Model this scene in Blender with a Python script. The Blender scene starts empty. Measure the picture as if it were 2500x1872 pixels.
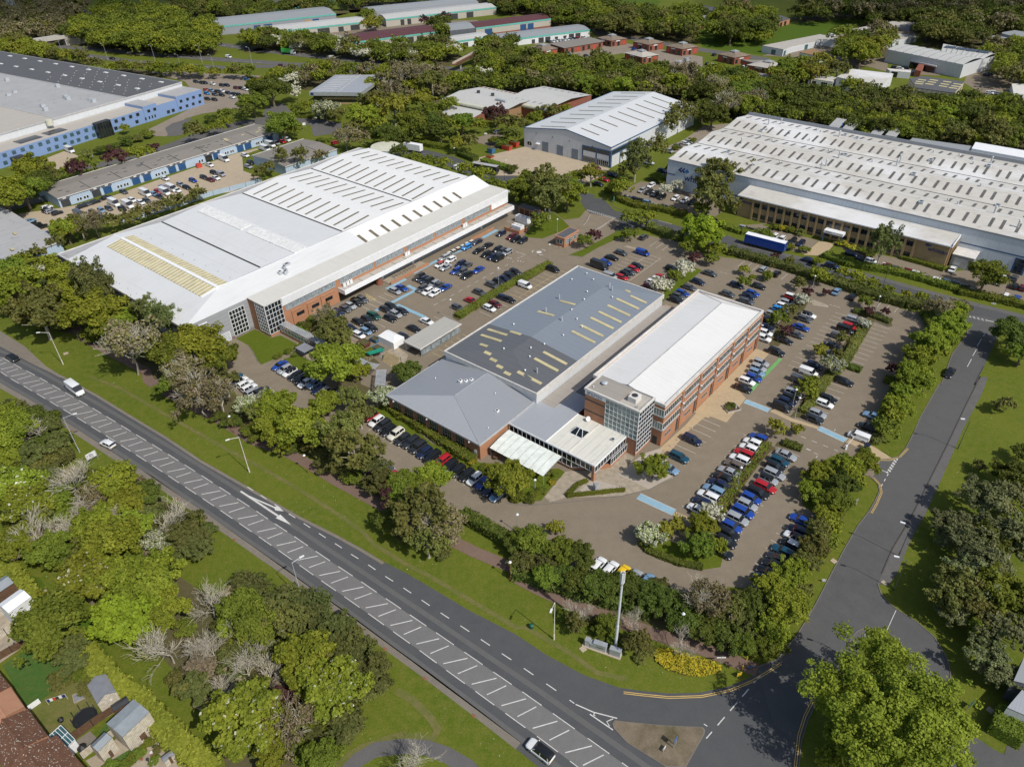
import bpy,math,random,colorsys
import numpy as np
from mathutils import Vector,Matrix
from mathutils.geometry import tessellate_polygon
random.seed(7);RNG=np.random.default_rng(7)
scene=bpy.context.scene
COL=scene.collection
R=math.radians
FPX,PITCH,ROLL,YAW,CAMH=1801.84,0.627868,0.0240826,0.6972322,109.896
W_,H_=2500,1872
def _rot():
 cp,sp=math.cos(PITCH),math.sin(PITCH)
 fwd=np.array([0,cp,-sp]);right=np.array([1.,0,0]);down=np.cross(fwd,right)
 cr,sr=math.cos(ROLL),math.sin(ROLL)
 return np.array([cr*right+sr*down,-sr*right+cr*down,fwd])
CM=_rot()
cam=bpy.data.cameras.new('camera');camo=bpy.data.objects.new('camera',cam);COL.objects.link(camo)
cam.sensor_width=36;cam.lens=36*FPX/W_;cam.clip_start=1;cam.clip_end=5000
m=Matrix.Identity(4)
for i in range(3):
 m[i][0]=CM[0][i];m[i][1]=-CM[1][i];m[i][2]=-CM[2][i]
m[2][3]=CAMH
camo.matrix_world=m;scene.camera=camo
UX,UY=math.sin(YAW),math.cos(YAW)
def G(x,y,z=0.):
 d=CM.T@np.array([(x-1250)/FPX,(y-936)/FPX,1.])
 t=(CAMH-z)/-d[2]
 return(float(d[0]*t),float(d[1]*t),z)
def W(u,v,z=0.):return(u*UX+v*UY,u*UY-v*UX,z)
def toUV(p):return(p[0]*UX+p[1]*UY,p[0]*UY-p[1]*UX)
K=3.45
REG=dict(a=(0,0),b=(620,0),c=(1240,0),d=(1860,0),e=(0,460),f=(620,460),g=(1240,460),h=(1860,460),i=(0,920),j=(620,920),l=(1240,920),m=(1860,920),n=(0,1392),o=(620,1392),p=(1240,1392),q=(1860,1392))
ZM=dict(O=(0,0,1/1.1302),A=(420,640,4.6),B=(800,440,4.6),C=(1450,880,6.9),D=(1250,1040,6.9),E=(1050,200,4.608))
def px(reg,x,y):
 if reg in ZM:
  ox,oy,k=ZM[reg];return ox+x/k,oy+y/k
 ox,oy=REG[reg];return ox+x/K,oy+y/K
def P(reg,x,y,z=0.):return G(*px(reg,x,y),z)
def pts(s,z=0.):
 0
 out,r=[],None
 for t in s.split():
  if t.isalpha():r=t
  else:
   x,y=t.split(',');out.append(P(r,float(x),float(y),z))
 return out
MATS={}
class NT:
 def __init__(s,name):
  s.m=bpy.data.materials.new(name);s.m.use_nodes=True;s.t=s.m.node_tree;s.t.nodes.clear()
  s.out=s.n('ShaderNodeOutputMaterial')
 def n(s,typ,**kw):
  nd=s.t.nodes.new(typ)
  for k,v in kw.items():setattr(nd,k,v)
  return nd
 def l(s,a,b):s.t.links.new(a,b)
 def val(s,sock,v):
  if hasattr(v,'links')or isinstance(v,bpy.types.NodeSocket):s.l(v,sock)
  else:sock.default_value=v
 def math(s,op,a,b=0.,clamp=False):
  nd=s.n('ShaderNodeMath',operation=op);nd.use_clamp=clamp
  s.val(nd.inputs[0],a);s.val(nd.inputs[1],b);return nd.outputs[0]
 def mix(s,f,a,b,mode='MIX'):
  nd=s.n('ShaderNodeMix',data_type='RGBA',blend_type=mode)
  s.val(nd.inputs['Factor'],f);s.val(nd.inputs['A'],c4(a));s.val(nd.inputs['B'],c4(b))
  return nd.outputs['Result']
 def pos(s):return s.n('ShaderNodeNewGeometry').outputs['Position']
 def uvpos(s):
  p=s.pos();o=[]
  for vec in((UX,UY,0),(UY,-UX,0)):
   d=s.n('ShaderNodeVectorMath',operation='DOT_PRODUCT');s.l(p,d.inputs[0]);d.inputs[1].default_value=vec;o.append(d.outputs['Value'])
  sp=s.n('ShaderNodeSeparateXYZ');s.l(p,sp.inputs[0])
  return o[0],o[1],sp.outputs[2]
 def comb(s,x,y,z):
  c=s.n('ShaderNodeCombineXYZ')
  for i,v in enumerate((x,y,z)):s.val(c.inputs[i],v)
  return c.outputs[0]
 def noise(s,vec,scale,detail=4.,rough=.55):
  nd=s.n('ShaderNodeTexNoise');s.l(vec,nd.inputs['Vector'])
  nd.inputs['Scale'].default_value=scale;nd.inputs['Detail'].default_value=detail;nd.inputs['Roughness'].default_value=rough
  return nd.outputs['Fac']
 def ramp(s,f,lo,hi):
  nd=s.n('ShaderNodeMapRange');s.val(nd.inputs['Value'],f);nd.inputs['From Min'].default_value=lo;nd.inputs['From Max'].default_value=hi
  return nd.outputs['Result']
 def bump(s,h,dist,strength=1.):
  b=s.n('ShaderNodeBump');s.l(h,b.inputs['Height']);b.inputs['Distance'].default_value=dist;b.inputs['Strength'].default_value=strength
  return b.outputs['Normal']
 def bsdf(s,col,rough=.7,metal=0.,spec=.5,normal=None,coat=0.,finish=True):
  b=s.n('ShaderNodeBsdfPrincipled');s.val(b.inputs['Base Color'],c4(col));s.val(b.inputs['Roughness'],rough)
  b.inputs['Metallic'].default_value=metal;b.inputs['Specular IOR Level'].default_value=spec;b.inputs['Coat Weight'].default_value=coat
  if normal is not None:s.l(normal,b.inputs['Normal'])
  if finish:s.l(b.outputs[0],s.out.inputs[0])
  return b.outputs[0]
def c4(c):
 if isinstance(c,(tuple,list))and len(c)==3:return(c[0],c[1],c[2],1.)
 return c
def reg(key,nt):MATS[key]=nt.m;return nt.m
def plain(key,col,rough=.6,metal=0.,spec=.5,coat=0.,var=.12,scale=.8):
 t=NT(key);oc=t.n('ShaderNodeTexCoord').outputs['Object']
 f=t.noise(oc,scale,3.)
 c=t.mix(t.ramp(f,.3,.7),tuple(x*(1-var)for x in col),tuple(min(1,x*(1+var))for x in col))
 t.bsdf(c,rough,metal,spec,None,coat);return reg(key,t)
def ground(key,c1,c2,c3=None,s1=.05,s2=1.2,fine=9.,rough=.9,bump=.02,spots=None):
 0
 t=NT(key);p=t.pos()
 a=t.ramp(t.noise(p,s1,5.,.6),.35,.65);b=t.ramp(t.noise(p,s2,6.,.65),.3,.7);f=t.noise(p,fine,3.,.7)
 c=t.mix(a,c1,c2);c=t.mix(t.math('MULTIPLY',b,.75),c,c3 or c1)
 c=t.mix(t.ramp(f,.25,.75),t.mix(1.,c,(.72,.72,.72),'MULTIPLY'),t.mix(1.,c,(1.25,1.25,1.25),'MULTIPLY'))
 if spots:
  n1=t.ramp(t.noise(p,spots[1],2.,.5),spots[2],spots[2]+.04);n2=t.ramp(t.noise(p,.06,3.),.5,.62)
  c=t.mix(t.math('MULTIPLY',n1,n2,True),c,spots[0])
 t.bsdf(c,rough,0,.12,t.bump(f,bump,.6));return reg(key,t)
def sheet(key,col,dirt=(.3,.28,.24),along='v',pitch=1.,rough=.45,metal=0.,dirtamt=.35,line=.85,spec=.5,width=.06,blotch=0.,white=0.):
 0
 t=NT(key);u,v,z=t.uvpos()
 a,b=(u,v)if along=='v' else(v,u)
 sm=t.math('FRACT',t.math('MULTIPLY',a,1/pitch));ln=t.math('LESS_THAN',sm,width)
 st=t.noise(t.comb(t.math('MULTIPLY',a,2.2),t.math('MULTIPLY',b,.12),0),1.,5.,.7)
 br=t.noise(t.comb(u,v,z),.11,4.,.6)
 c=t.mix(t.math('MULTIPLY',t.math('MULTIPLY',t.ramp(st,.42,.75),t.ramp(br,.3,.7)),dirtamt,True),col,dirt)
 if blotch:
  bl=t.ramp(t.noise(t.comb(u,v,z),.35,6.,.7),.56,.72)
  c=t.mix(t.math('MULTIPLY',bl,blotch,True),c,dirt)
 if white:c=t.mix(t.math('MULTIPLY',t.ramp(t.noise(t.comb(t.math('MULTIPLY',u,.035),t.math('MULTIPLY',v,.022),0),1.,5.,.65),.5,.62),white,True),c,(.74,.745,.75))
 fn=t.noise(t.comb(u,v,z),3.,3.,.6)
 c=t.mix(t.ramp(fn,.2,.8),t.mix(1.,c,(.93,)*3,'MULTIPLY'),c)
 c=t.mix(ln,c,t.mix(1.,c,(line,)*3,'MULTIPLY'))
 t.bsdf(c,rough,metal,spec);return reg(key,t)
def cladding(key,col,pitch=.5,vertical=True,line=.8,rough=.5,dirtamt=.25,metal=0.):
 t=NT(key);u,v,z=t.uvpos()
 a=t.math('ADD',u,v)if vertical else z
 sm=t.math('FRACT',t.math('MULTIPLY',a,1/pitch));ln=t.math('LESS_THAN',sm,.14)
 st=t.noise(t.comb(t.math('MULTIPLY',t.math('ADD',u,v),1.2),t.math('MULTIPLY',z,.25),0),1.,4.,.65)
 c=t.mix(t.math('MULTIPLY',t.ramp(st,.45,.8),dirtamt,True),col,(.25,.24,.22))
 c=t.mix(ln,c,t.mix(1.,c,(line,)*3,'MULTIPLY'))
 t.bsdf(c,rough,metal);return reg(key,t)
def brick(key,c1,c2,mortar):
 t=NT(key);u,v,z=t.uvpos()
 b=t.n('ShaderNodeTexBrick');t.l(t.comb(t.math('ADD',u,v),z,0),b.inputs['Vector'])
 b.inputs['Scale'].default_value=1.;b.inputs['Brick Width'].default_value=.45;b.inputs['Row Height'].default_value=.15;b.inputs['Mortar Size'].default_value=.014
 b.inputs['Color1'].default_value=c4(c1);b.inputs['Color2'].default_value=c4(c2);b.inputs['Mortar'].default_value=c4(mortar)
 n=t.noise(t.comb(u,v,z),.5,4.,.6)
 c=t.mix(t.ramp(n,.3,.75),t.mix(1.,b.outputs['Color'],(.86,)*3,'MULTIPLY'),b.outputs['Color'])
 t.bsdf(c,.85,0,.3);return reg(key,t)
def leafmat(key,c1,c2,transl=.36,hue=.02):
 0
 t=NT(key);g=t.n('ShaderNodeNewGeometry');oi=t.n('ShaderNodeObjectInfo');oc=t.n('ShaderNodeTexCoord').outputs['Object']
 c=t.mix(g.outputs['Random Per Island'],c1,c2)
 wn=t.noise(t.pos(),.13,2.);c=t.mix(t.ramp(wn,.35,.65),t.mix(1.,c,(.8,.82,.8),'MULTIPLY'),t.mix(1.,c,(1.12,1.08,1.),'MULTIPLY'));n=t.noise(oc,3.5,2.);c=t.mix(t.ramp(n,.35,.65),t.mix(1.,c,(.8,.84,.8),'MULTIPLY'),c)
 h=t.n('ShaderNodeHueSaturation');t.l(c,h.inputs['Color'])
 t.l(t.math('ADD',t.math('MULTIPLY',oi.outputs['Random'],hue*2),.5-hue),h.inputs['Hue'])
 t.l(t.math('ADD',t.math('MULTIPLY',oi.outputs['Random'],.4),.8),h.inputs['Value']);h.inputs['Saturation'].default_value=.95
 d=t.bsdf(h.outputs['Color'],.65,0,.16,finish=False)
 tr=t.n('ShaderNodeBsdfTranslucent');t.l(h.outputs['Color'],tr.inputs['Color'])
 mx=t.n('ShaderNodeMixShader');mx.inputs[0].default_value=transl;t.l(d,mx.inputs[1]);t.l(tr.outputs[0],mx.inputs[2]);t.l(mx.outputs[0],t.out.inputs[0])
 return reg(key,t)
def tiles(key,c1,c2,lichen):
 t=NT(key);p=t.pos();oc=t.n('ShaderNodeTexCoord').outputs['Object']
 a=t.noise(oc,.6,5.,.6);w=t.noise(oc,5.,3.,.7)
 c=t.mix(t.ramp(a,.3,.7),c1,c2);c=t.mix(t.ramp(w,.2,.8),t.mix(1.,c,(.75,)*3,'MULTIPLY'),c)
 sp=t.ramp(t.noise(oc,4.,1.,.4),.66,.7);c=t.mix(sp,c,lichen)
 t.bsdf(c,.9,0,.2);return reg(key,t)
def planks(key,col,pitch=.3):
 t=NT(key);oc=t.n('ShaderNodeTexCoord').outputs['Object'];sp=t.n('ShaderNodeSeparateXYZ');t.l(oc,sp.inputs[0])
 s=t.math('FRACT',t.math('MULTIPLY',t.math('ADD',sp.outputs[0],sp.outputs[1]),1/pitch));n=t.noise(oc,2.,4.)
 c=t.mix(t.ramp(n,.3,.7),tuple(x*.75 for x in col),tuple(x*1.2 for x in col));c=t.mix(t.math('LESS_THAN',s,.1),c,tuple(x*.4 for x in col))
 t.bsdf(c,.85,0,.2);return reg(key,t)
ground('grass',(.068,.112,.008),(.108,.142,.012),(.158,.155,.030),.05,.7,3.2,spots=((.62,.64,.52),2.6,.70))
ground('lawn',(.072,.115,.007),(.09,.13,.010),(.118,.132,.018),.06,.8,4.)
ground('meadow',(.062,.115,.010),(.078,.125,.012),(.07,.105,.012),.02,.3,4.)
ground('garden_grass',(.045,.12,.022),(.06,.13,.022),(.10,.13,.035),.08,.6,6.)
ground('soil',(.085,.055,.035),(.11,.07,.045),(.06,.042,.026),.1,1.5,8.)
ground('leaf_litter',(.10,.085,.045),(.06,.075,.02),(.14,.11,.06),.08,1.,8.)
ground('asphalt_east',(.088,.090,.092),(.105,.105,.104),(.118,.116,.112),.04,.35,14.,.85,.005)
ground('asphalt',(.074,.078,.083),(.088,.091,.095),(.102,.102,.102),.04,.35,14.,.85,.005)
ground('asphalt_worn',(.175,.17,.165),(.195,.19,.185),(.155,.152,.148),.06,.6,14.,.9,.005)
ground('asphalt_old',(.125,.12,.118),(.145,.14,.135),(.11,.105,.10),.05,.5,14.,.9,.005)
ground('carpark',(.225,.186,.137),(.255,.212,.158),(.195,.162,.120),.045,.35,14.,.9,.005)
ground('carpark_pale',(.30,.255,.20),(.26,.22,.175),(.22,.185,.15),.05,.4,14.,.9,.005)
ground('concrete',(.42,.34,.24),(.36,.295,.215),(.46,.39,.29),.04,.4,10.,.9,.005)
ground('paving',(.44,.335,.20),(.38,.29,.18),(.47,.38,.25),.15,.9,10.,.9,.005)
ground('gravel',(.40,.35,.29),(.34,.30,.25),(.46,.41,.35),.2,2.,18.,.95,.02)
ground('redpath',(.185,.125,.095),(.16,.11,.086),(.205,.145,.115),.06,.6,12.,.9,.005)
ground('worn_grass',(.20,.16,.07),(.14,.14,.04),(.09,.125,.02),.15,.9,7.)
ground('island_soil',(.17,.135,.10),(.085,.075,.035),(.25,.20,.145),.12,.45,6.)
ground('yellow_flowers',(.42,.32,.008),(.34,.27,.01),(.10,.12,.015),.3,1.6,9.,.9,.05)
plain('kerb',(.17,.152,.13),.9);plain('kerb_shadow',(.075,.068,.06),.9);ground('road_white',(.70,.69,.66),(.62,.61,.58),(.50,.49,.47),.2,1.2,9.,.8,.002);plain('road_yellow',(.62,.42,.12),.7)
plain('bay_white',(.58,.54,.48),.8,var=.25,scale=2.);plain('bay_yellow',(.60,.46,.20),.8,var=.25,scale=2.)
ground('blue_path',(.26,.42,.52),(.30,.46,.55),(.22,.36,.45),.1,.7,9.,.8,.003)
ground('green_path',(.15,.38,.12),(.19,.42,.15),(.13,.33,.11),.1,.7,9.,.8,.003)
ground('tyre_worn',(.125,.125,.122),(.135,.132,.128),(.115,.114,.112),.06,.4,14.,.9,.003)
ground('dust_edge',(.21,.185,.15),(.24,.21,.17),(.17,.15,.125),.1,.6,12.,.9,.003)
sheet('roof_white',(.67,.68,.68),(.40,.385,.35),'u',1.,.5,dirtamt=.45,line=.93,blotch=.12)
sheet('roof_white_new',(.79,.79,.77),(.52,.50,.46),'u',1.,.5,dirtamt=.28,line=.95,blotch=.06)
sheet('roof_cream',(.66,.64,.58),(.36,.33,.27),'v',1.,.6,dirtamt=.45,line=.92)
sheet('roof_lobby',(.68,.67,.60),(.27,.26,.20),'u',2.,.7,dirtamt=.45,line=.8,blotch=.3)
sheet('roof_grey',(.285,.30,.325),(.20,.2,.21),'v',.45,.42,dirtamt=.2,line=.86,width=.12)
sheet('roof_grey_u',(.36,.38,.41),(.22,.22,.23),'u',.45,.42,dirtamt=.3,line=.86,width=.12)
sheet('roof_slate_dark',(.125,.13,.14),(.09,.09,.09),'v',1.8,.5,dirtamt=.3,line=.7,width=.035)
sheet('roof_slate_blue',(.215,.245,.285),(.16,.17,.19),'v',1.8,.5,dirtamt=.3,line=.75,width=.035)
sheet('roof_office',(.74,.74,.72),(.40,.36,.30),'v',1.2,.5,dirtamt=.35,line=.95)
sheet('roof_strip',(.34,.31,.275),(.2,.19,.17),'v',3.,.8,dirtamt=.3,line=.72,width=.03)
sheet('roof_weathered',(.58,.56,.51),(.24,.20,.15),'v',1.1,.7,dirtamt=.7,line=.88,blotch=.45,white=.8)
sheet('roof_gable',(.62,.635,.64),(.42,.43,.44),'u',1.,.45,dirtamt=.2,line=.96)
sheet('roof_asbestos',(.235,.215,.19),(.14,.125,.105),'u',.8,.9,dirtamt=.4,line=.85,blotch=.5)
sheet('roof_felt_dark',(.095,.098,.105),(.16,.16,.16),'u',2.,.8,dirtamt=.5,line=.9,blotch=.3)
sheet('roof_felt_pale',(.40,.40,.40),(.16,.155,.15),'u',2.4,.8,dirtamt=.6,line=.92,blotch=.5)
sheet('roof_pale',(.52,.52,.50),(.3,.28,.25),'u',1.2,.7,dirtamt=.5,line=.93,blotch=.25)
sheet('roof_slate',(.30,.32,.33),(.2,.2,.2),'u',1.2,.6,dirtamt=.4,line=.9,blotch=.2)
sheet('roof_maroon',(.11,.035,.035),(.16,.08,.07),'u',1.2,.6,dirtamt=.4,line=.85)
sheet('roof_flat_beige',(.45,.42,.375),(.26,.24,.2),'u',6.,.85,dirtamt=.4,line=.9,blotch=.35)
sheet('shelter_roof',(.42,.41,.37),(.27,.25,.2),'u',.5,.8,dirtamt=.5,line=.85,blotch=.3)
tiles('roof_pavilion',(.20,.155,.115),(.28,.225,.175),(.36,.31,.25));tiles('roof_brown',(.145,.075,.048),(.20,.10,.062),(.55,.5,.42));tiles('roof_terracotta',(.50,.25,.15),(.56,.30,.19),(.45,.24,.15))
tiles('roof_tan_tile',(.30,.18,.10),(.36,.22,.12),(.3,.2,.13))
cladding('clad_silver',(.33,.34,.36),1.2,False,.82);cladding('clad_white',(.70,.71,.72),1.,True,.9);cladding('clad_pale',(.62,.64,.66),.6,True,.86)
cladding('clad_blue',(.20,.30,.52),.8,False,.93,dirtamt=.12);cladding('clad_bluegrey',(.42,.52,.64),.8,True,.82);cladding('clad_grey',(.27,.29,.32),.6,True,.86)
cladding('clad_dark',(.10,.11,.13),.8,True,.8);cladding('clad_whittan',(.58,.64,.70),.7,True,.85);cladding('clad_ply',(.45,.42,.36),.6,True,.8)
brick('brick',(.46,.205,.105),(.41,.18,.09),(.42,.29,.20));brick('brick_red',(.30,.10,.06),(.25,.082,.05),(.26,.15,.11));brick('brick_tan',(.44,.31,.155),(.39,.27,.135),(.42,.32,.2))
plain('trim_white',(.80,.81,.82),.5,var=.05);plain('trim_grey',(.42,.42,.42),.6);plain('trim_pale',(.62,.60,.56),.7);plain('trim_blue',(.045,.10,.20),.5);plain('trim_teal',(.12,.42,.36),.6)
plain('trim_dark',(.04,.042,.046),.6);plain('gutter',(.025,.024,.022),.8);plain('rooflight',(.155,.13,.088),.5,var=.2);plain('rooflight_cream',(.50,.44,.25),.6,var=.15,scale=.4)
plain('rooflight_white',(.72,.72,.70),.4);plain('rooflight_grey',(.12,.115,.105),.55,var=.25);plain('solar',(.018,.022,.04),.25)
plain('glass',(.014,.018,.020),.06,spec=.8,var=.5,scale=.35);plain('glass_green',(.20,.26,.24),.12,spec=.7,var=.35,scale=.3);plain('glass_teal',(.05,.12,.13),.1,spec=.7,var=.3)
plain('glass_pale',(.24,.28,.30),.15,spec=.6,var=.4,scale=1.5)
plain('door_blue',(.02,.075,.19),.5);plain('door_grey',(.18,.22,.27),.5);plain('metal',(.46,.48,.50),.4,.4);plain('galv',(.50,.53,.56),.45,.3);plain('pole_cream',(.66,.63,.55),.5);plain('pole_dark',(.06,.07,.07),.5)
plain('rust',(.24,.10,.055),.8);plain('canvas_white',(.84,.85,.84),.6,var=.04);plain('canvas_green',(.72,.76,.70),.6);plain('tarp_green',(.01,.27,.17),.6)
plain('skip_blue',(.05,.17,.33),.6);plain('skip_red',(.48,.06,.035),.6);plain('skip_brown',(.13,.045,.03),.7);plain('bright_green',(.08,.5,.09),.5);plain('yellow_paint',(.66,.43,.02),.5);plain('orange',(.7,.2,.03),.6)
plain('black_plastic',(.016,.017,.018),.5);plain('white_plastic',(.75,.76,.76),.45);plain('cabinet_grey',(.60,.63,.64),.5);plain('sign_green',(.01,.10,.06),.5);plain('sign_blue',(.02,.12,.42),.5);plain('logo_navy',(.012,.03,.16),.5);plain('logo_blue',(.02,.16,.42),.5)
plain('tank',(.30,.36,.37),.5);plain('tank_lid',(.55,.55,.44),.8);planks('timber',(.42,.33,.19));planks('fence_pale',(.52,.47,.38));planks('fence_brown',(.13,.075,.045));plain('decking',(.34,.27,.18),.9);plain('stone',(.42,.40,.36),.9)
plain('shed_grey',(.22,.23,.25),.7);plain('shed_felt',(.24,.27,.29),.8);plain('patio',(.33,.28,.21),.9,var=.2)
plain('bark',(.17,.13,.09),.95,var=.3,scale=3.);plain('bark_pale',(.42,.38,.30),.95,var=.3,scale=3.);plain('twig',(.47,.43,.34),.95,var=.3)
leafmat('leaf_y',(.22,.27,.016),(.34,.38,.03));leafmat('leaf_g',(.16,.215,.018),(.25,.30,.03));leafmat('leaf_o',(.17,.18,.04),(.26,.26,.065));leafmat('leaf_d',(.10,.135,.018),(.165,.20,.032))
leafmat('leaf_t',(.18,.20,.08),(.28,.30,.13));leafmat('leaf_L',(.27,.35,.012),(.38,.45,.02));leafmat('leaf_r',(.095,.04,.045),(.17,.075,.075));leafmat('leaf_w',(.48,.48,.36),(.74,.73,.62),.2,.005)
leafmat('leaf_k',(.15,.175,.05),(.22,.24,.075));leafmat('leaf_h',(.15,.19,.018),(.23,.265,.03));leafmat('leaf_b',(.26,.215,.13),(.34,.285,.18),.2);leafmat('leaf_q',(.28,.29,.025),(.37,.37,.04));leafmat('leaf_m',(.12,.14,.032),(.20,.205,.06));leafmat('leaf_gold',(.50,.38,.01),(.62,.48,.015),.2)
for k_,c_ in dict(black=(.010,.011,.012),charcoal=(.030,.034,.040),grey=(.095,.102,.112),silver=(.40,.42,.44),white=(.76,.77,.77),cream=(.66,.64,.55),blue=(.012,.055,.30),navy=(.010,.018,.055),sky=(.02,.24,.62),powder=(.22,.36,.52),teal=(.008,.06,.10),red=(.40,.012,.018),maroon=(.12,.012,.018),yellow=(.80,.52,.01),green=(.012,.085,.055),brown=(.17,.135,.11),olive=(.13,.12,.09),orange=(.55,.09,.02),lime=(.10,.52,.09)).items():
 t=NT('paint_'+k_);t.bsdf(c_,.28 if k_ not in('white',)else.35,.25 if k_ in('silver','grey','charcoal','powder','brown')else 0.,.5,None,.6);reg('paint_'+k_,t)
plain('car_glass',(.012,.014,.016),.05,spec=.9,var=.1);plain('tyre',(.014,.014,.014),.8);plain('alloy',(.3,.3,.31),.35,.6);plain('lamp_glass',(.62,.64,.66),.15);plain('tail_red',(.30,.008,.008),.25);plain('plate_yellow',(.72,.52,.04),.5);plain('plate_white',(.75,.75,.72),.5)
plain('rubber',(.02,.02,.021),.7)
def M(k):return MATS[k]
class MB:
 def __init__(s):s.v,s.f,s.k=[],[],[]
 def add(s,vs,fs,k=0):
  o=len(s.v);s.v+=[tuple(p)for p in vs];s.f+=[tuple(o+i for i in f)for f in fs];s.k+=[k]*len(fs);return s
 def quad(s,a,b,c,d,k=0):return s.add([a,b,c,d],[(0,1,2,3)],k)
 def face(s,ps,k=0):return s.add(ps,[tuple(range(len(ps)))],k)
 def hexa(s,b,t,k=0,bottom=True):
  f=[(0,1,5,4),(1,2,6,5),(2,3,7,6),(3,0,4,7),(4,5,6,7)]
  if bottom:f.append((3,2,1,0))
  return s.add(list(b)+list(t),f,k)
 def ubox(s,u0,u1,v0,v1,z0,z1,k=0):
  r=[(u0,v0),(u0,v1),(u1,v1),(u1,v0)]
  return s.hexa([W(u,v,z0)for u,v in r],[W(u,v,z1)for u,v in r],k)
 def box(s,c,sz,k=0,rz=0.):
  x,y,z=sz[0]/2,sz[1]/2,sz[2]/2;cs,sn=math.cos(rz),math.sin(rz)
  f=lambda a,b,d:(c[0]+a*cs-b*sn,c[1]+a*sn+b*cs,c[2]+d)
  r=[(-x,-y),(x,-y),(x,y),(-x,y)]
  return s.hexa([f(a,b,-z)for a,b in r],[f(a,b,z)for a,b in r],k)
 def prism(s,poly,z0,z1,k=0,ktop=None,cap=True):
  0
  n=len(poly);b=[(p[0],p[1],z0)for p in poly];t=[(p[0],p[1],z1)for p in poly]
  s.add(b+t,[(i,(i+1)%n,n+(i+1)%n,n+i)for i in range(n)],k)
  if cap:s.poly(t,k if ktop is None else ktop)
  return s
 def poly(s,ps,k=0):
  tri=tessellate_polygon([[Vector(p)for p in ps]])
  fs=[]
  for a,b,c in tri:
   A,B,C=Vector(ps[a]),Vector(ps[b]),Vector(ps[c])
   fs.append((a,b,c)if(B-A).cross(C-A).z>=0 else(a,c,b))
  return s.add(ps,fs,k)
 def tube(s,p0,p1,r0,r1=None,n=6,k=0,cap=True):
  p0,p1=Vector(p0),Vector(p1);r1=r0 if r1 is None else r1;d=(p1-p0)
  if d.length<1e-6:return s
  d.normalize();a=d.orthogonal().normalized();b=d.cross(a)
  vs=[]
  for p,r in((p0,r0),(p1,r1)):
   for i in range(n):
    th=2*math.pi*i/n;vs.append(tuple(p+a*(r*math.cos(th))+b*(r*math.sin(th))))
  fs=[(i,(i+1)%n,n+(i+1)%n,n+i)for i in range(n)]
  if cap:fs+=[tuple(range(n,2*n)),tuple(range(n-1,-1,-1))]
  return s.add(vs,fs,k)
 def strip(s,line,width,z,k=0):
  s.c=getattr(s,'c',0)+1;z+=(s.c%9)*.0006
  line=[Vector((p[0],p[1],0))for p in line];L,Rr=[],[]
  for i,p in enumerate(line):
   d=(line[min(i+1,len(line)-1)]-line[max(i-1,0)]).normalized();nrm=Vector((-d.y,d.x,0))*width/2
   L.append(p+nrm);Rr.append(p-nrm)
  for i in range(len(line)-1):
   s.add([(*Rr[i].xy,z),(*Rr[i+1].xy,z),(*L[i+1].xy,z),(*L[i].xy,z)],[(0,1,2,3)],k)
  return s
 def dash(s,line,width,z,on,off,k=0,start=0.):
  line=[Vector((p[0],p[1]))for p in line];cum=[0.]
  for a,b in zip(line,line[1:]):cum.append(cum[-1]+(b-a).length)
  def at(t):
   for i in range(len(line)-1):
    if t<=cum[i+1]or i==len(line)-2:
     return line[i].lerp(line[i+1],(t-cum[i])/max(1e-6,cum[i+1]-cum[i]))
  t=start
  while t+on*.4<cum[-1]:
   e=min(t+on,cum[-1]);s.strip([at(t),at((t+e)/2),at(e)],width,z,k);t+=on+off
  return s
 def bar(s,a,b,width,z,k=0):return s.strip([a,b],width,z,k)
 def build(s,name,mats,parent=None,smooth=False,**props):
  me=bpy.data.meshes.new(name)
  off=parent.location if(parent is not None and parent.get('_w',1))else Vector((0,0,0))
  if parent is not None and parent.parent is not None:off=off+parent.parent.location
  me.from_pydata([(p[0]-off[0],p[1]-off[1],p[2]-off[2])for p in s.v],[],s.f)
  if not isinstance(mats,(list,tuple)):mats=[mats]
  for m_ in mats:me.materials.append(M(m_)if isinstance(m_,str)else m_)
  if len(mats)>1:me.polygons.foreach_set('material_index',s.k)
  if smooth:me.polygons.foreach_set('use_smooth',[True]*len(me.polygons))
  me.update()
  o=bpy.data.objects.new(name,me);COL.objects.link(o)
  if parent is not None:o.parent=parent
  for k_,v_ in props.items():o[k_]=v_
  return o
def thing(name,loc,label,category,group=None):
 o=bpy.data.objects.new(name,None);COL.objects.link(o);o.location=loc;o.empty_display_size=.5
 o['label']=label;o['category']=category
 if group:o['group']=group
 return o
def solo(mb,name,mats,label,category,group=None,smooth=False):
 0
 z0=min(p[2]for p in mb.v);cx=sum(p[0]for p in mb.v)/len(mb.v);cy=sum(p[1]for p in mb.v)/len(mb.v)
 mb.v=[(p[0]-cx,p[1]-cy,p[2]-z0)for p in mb.v]
 o=mb.build(name,mats,None,smooth);o.location=(cx,cy,z0);o['label']=label;o['category']=category
 if group:o['group']=group
 return o
def setting(mb,name,mat):
 o=mb.build(name,mat);o['kind']='structure';return o
ORD=['first','second','third','fourth','fifth','sixth','seventh','eighth','ninth','tenth','eleventh','twelfth','thirteenth','fourteenth','fifteenth','sixteenth','seventeenth','eighteenth','nineteenth','twentieth','twenty-first','twenty-second','twenty-third','twenty-fourth','twenty-fifth','twenty-sixth','twenty-seventh','twenty-eighth','twenty-ninth','thirtieth']
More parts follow.
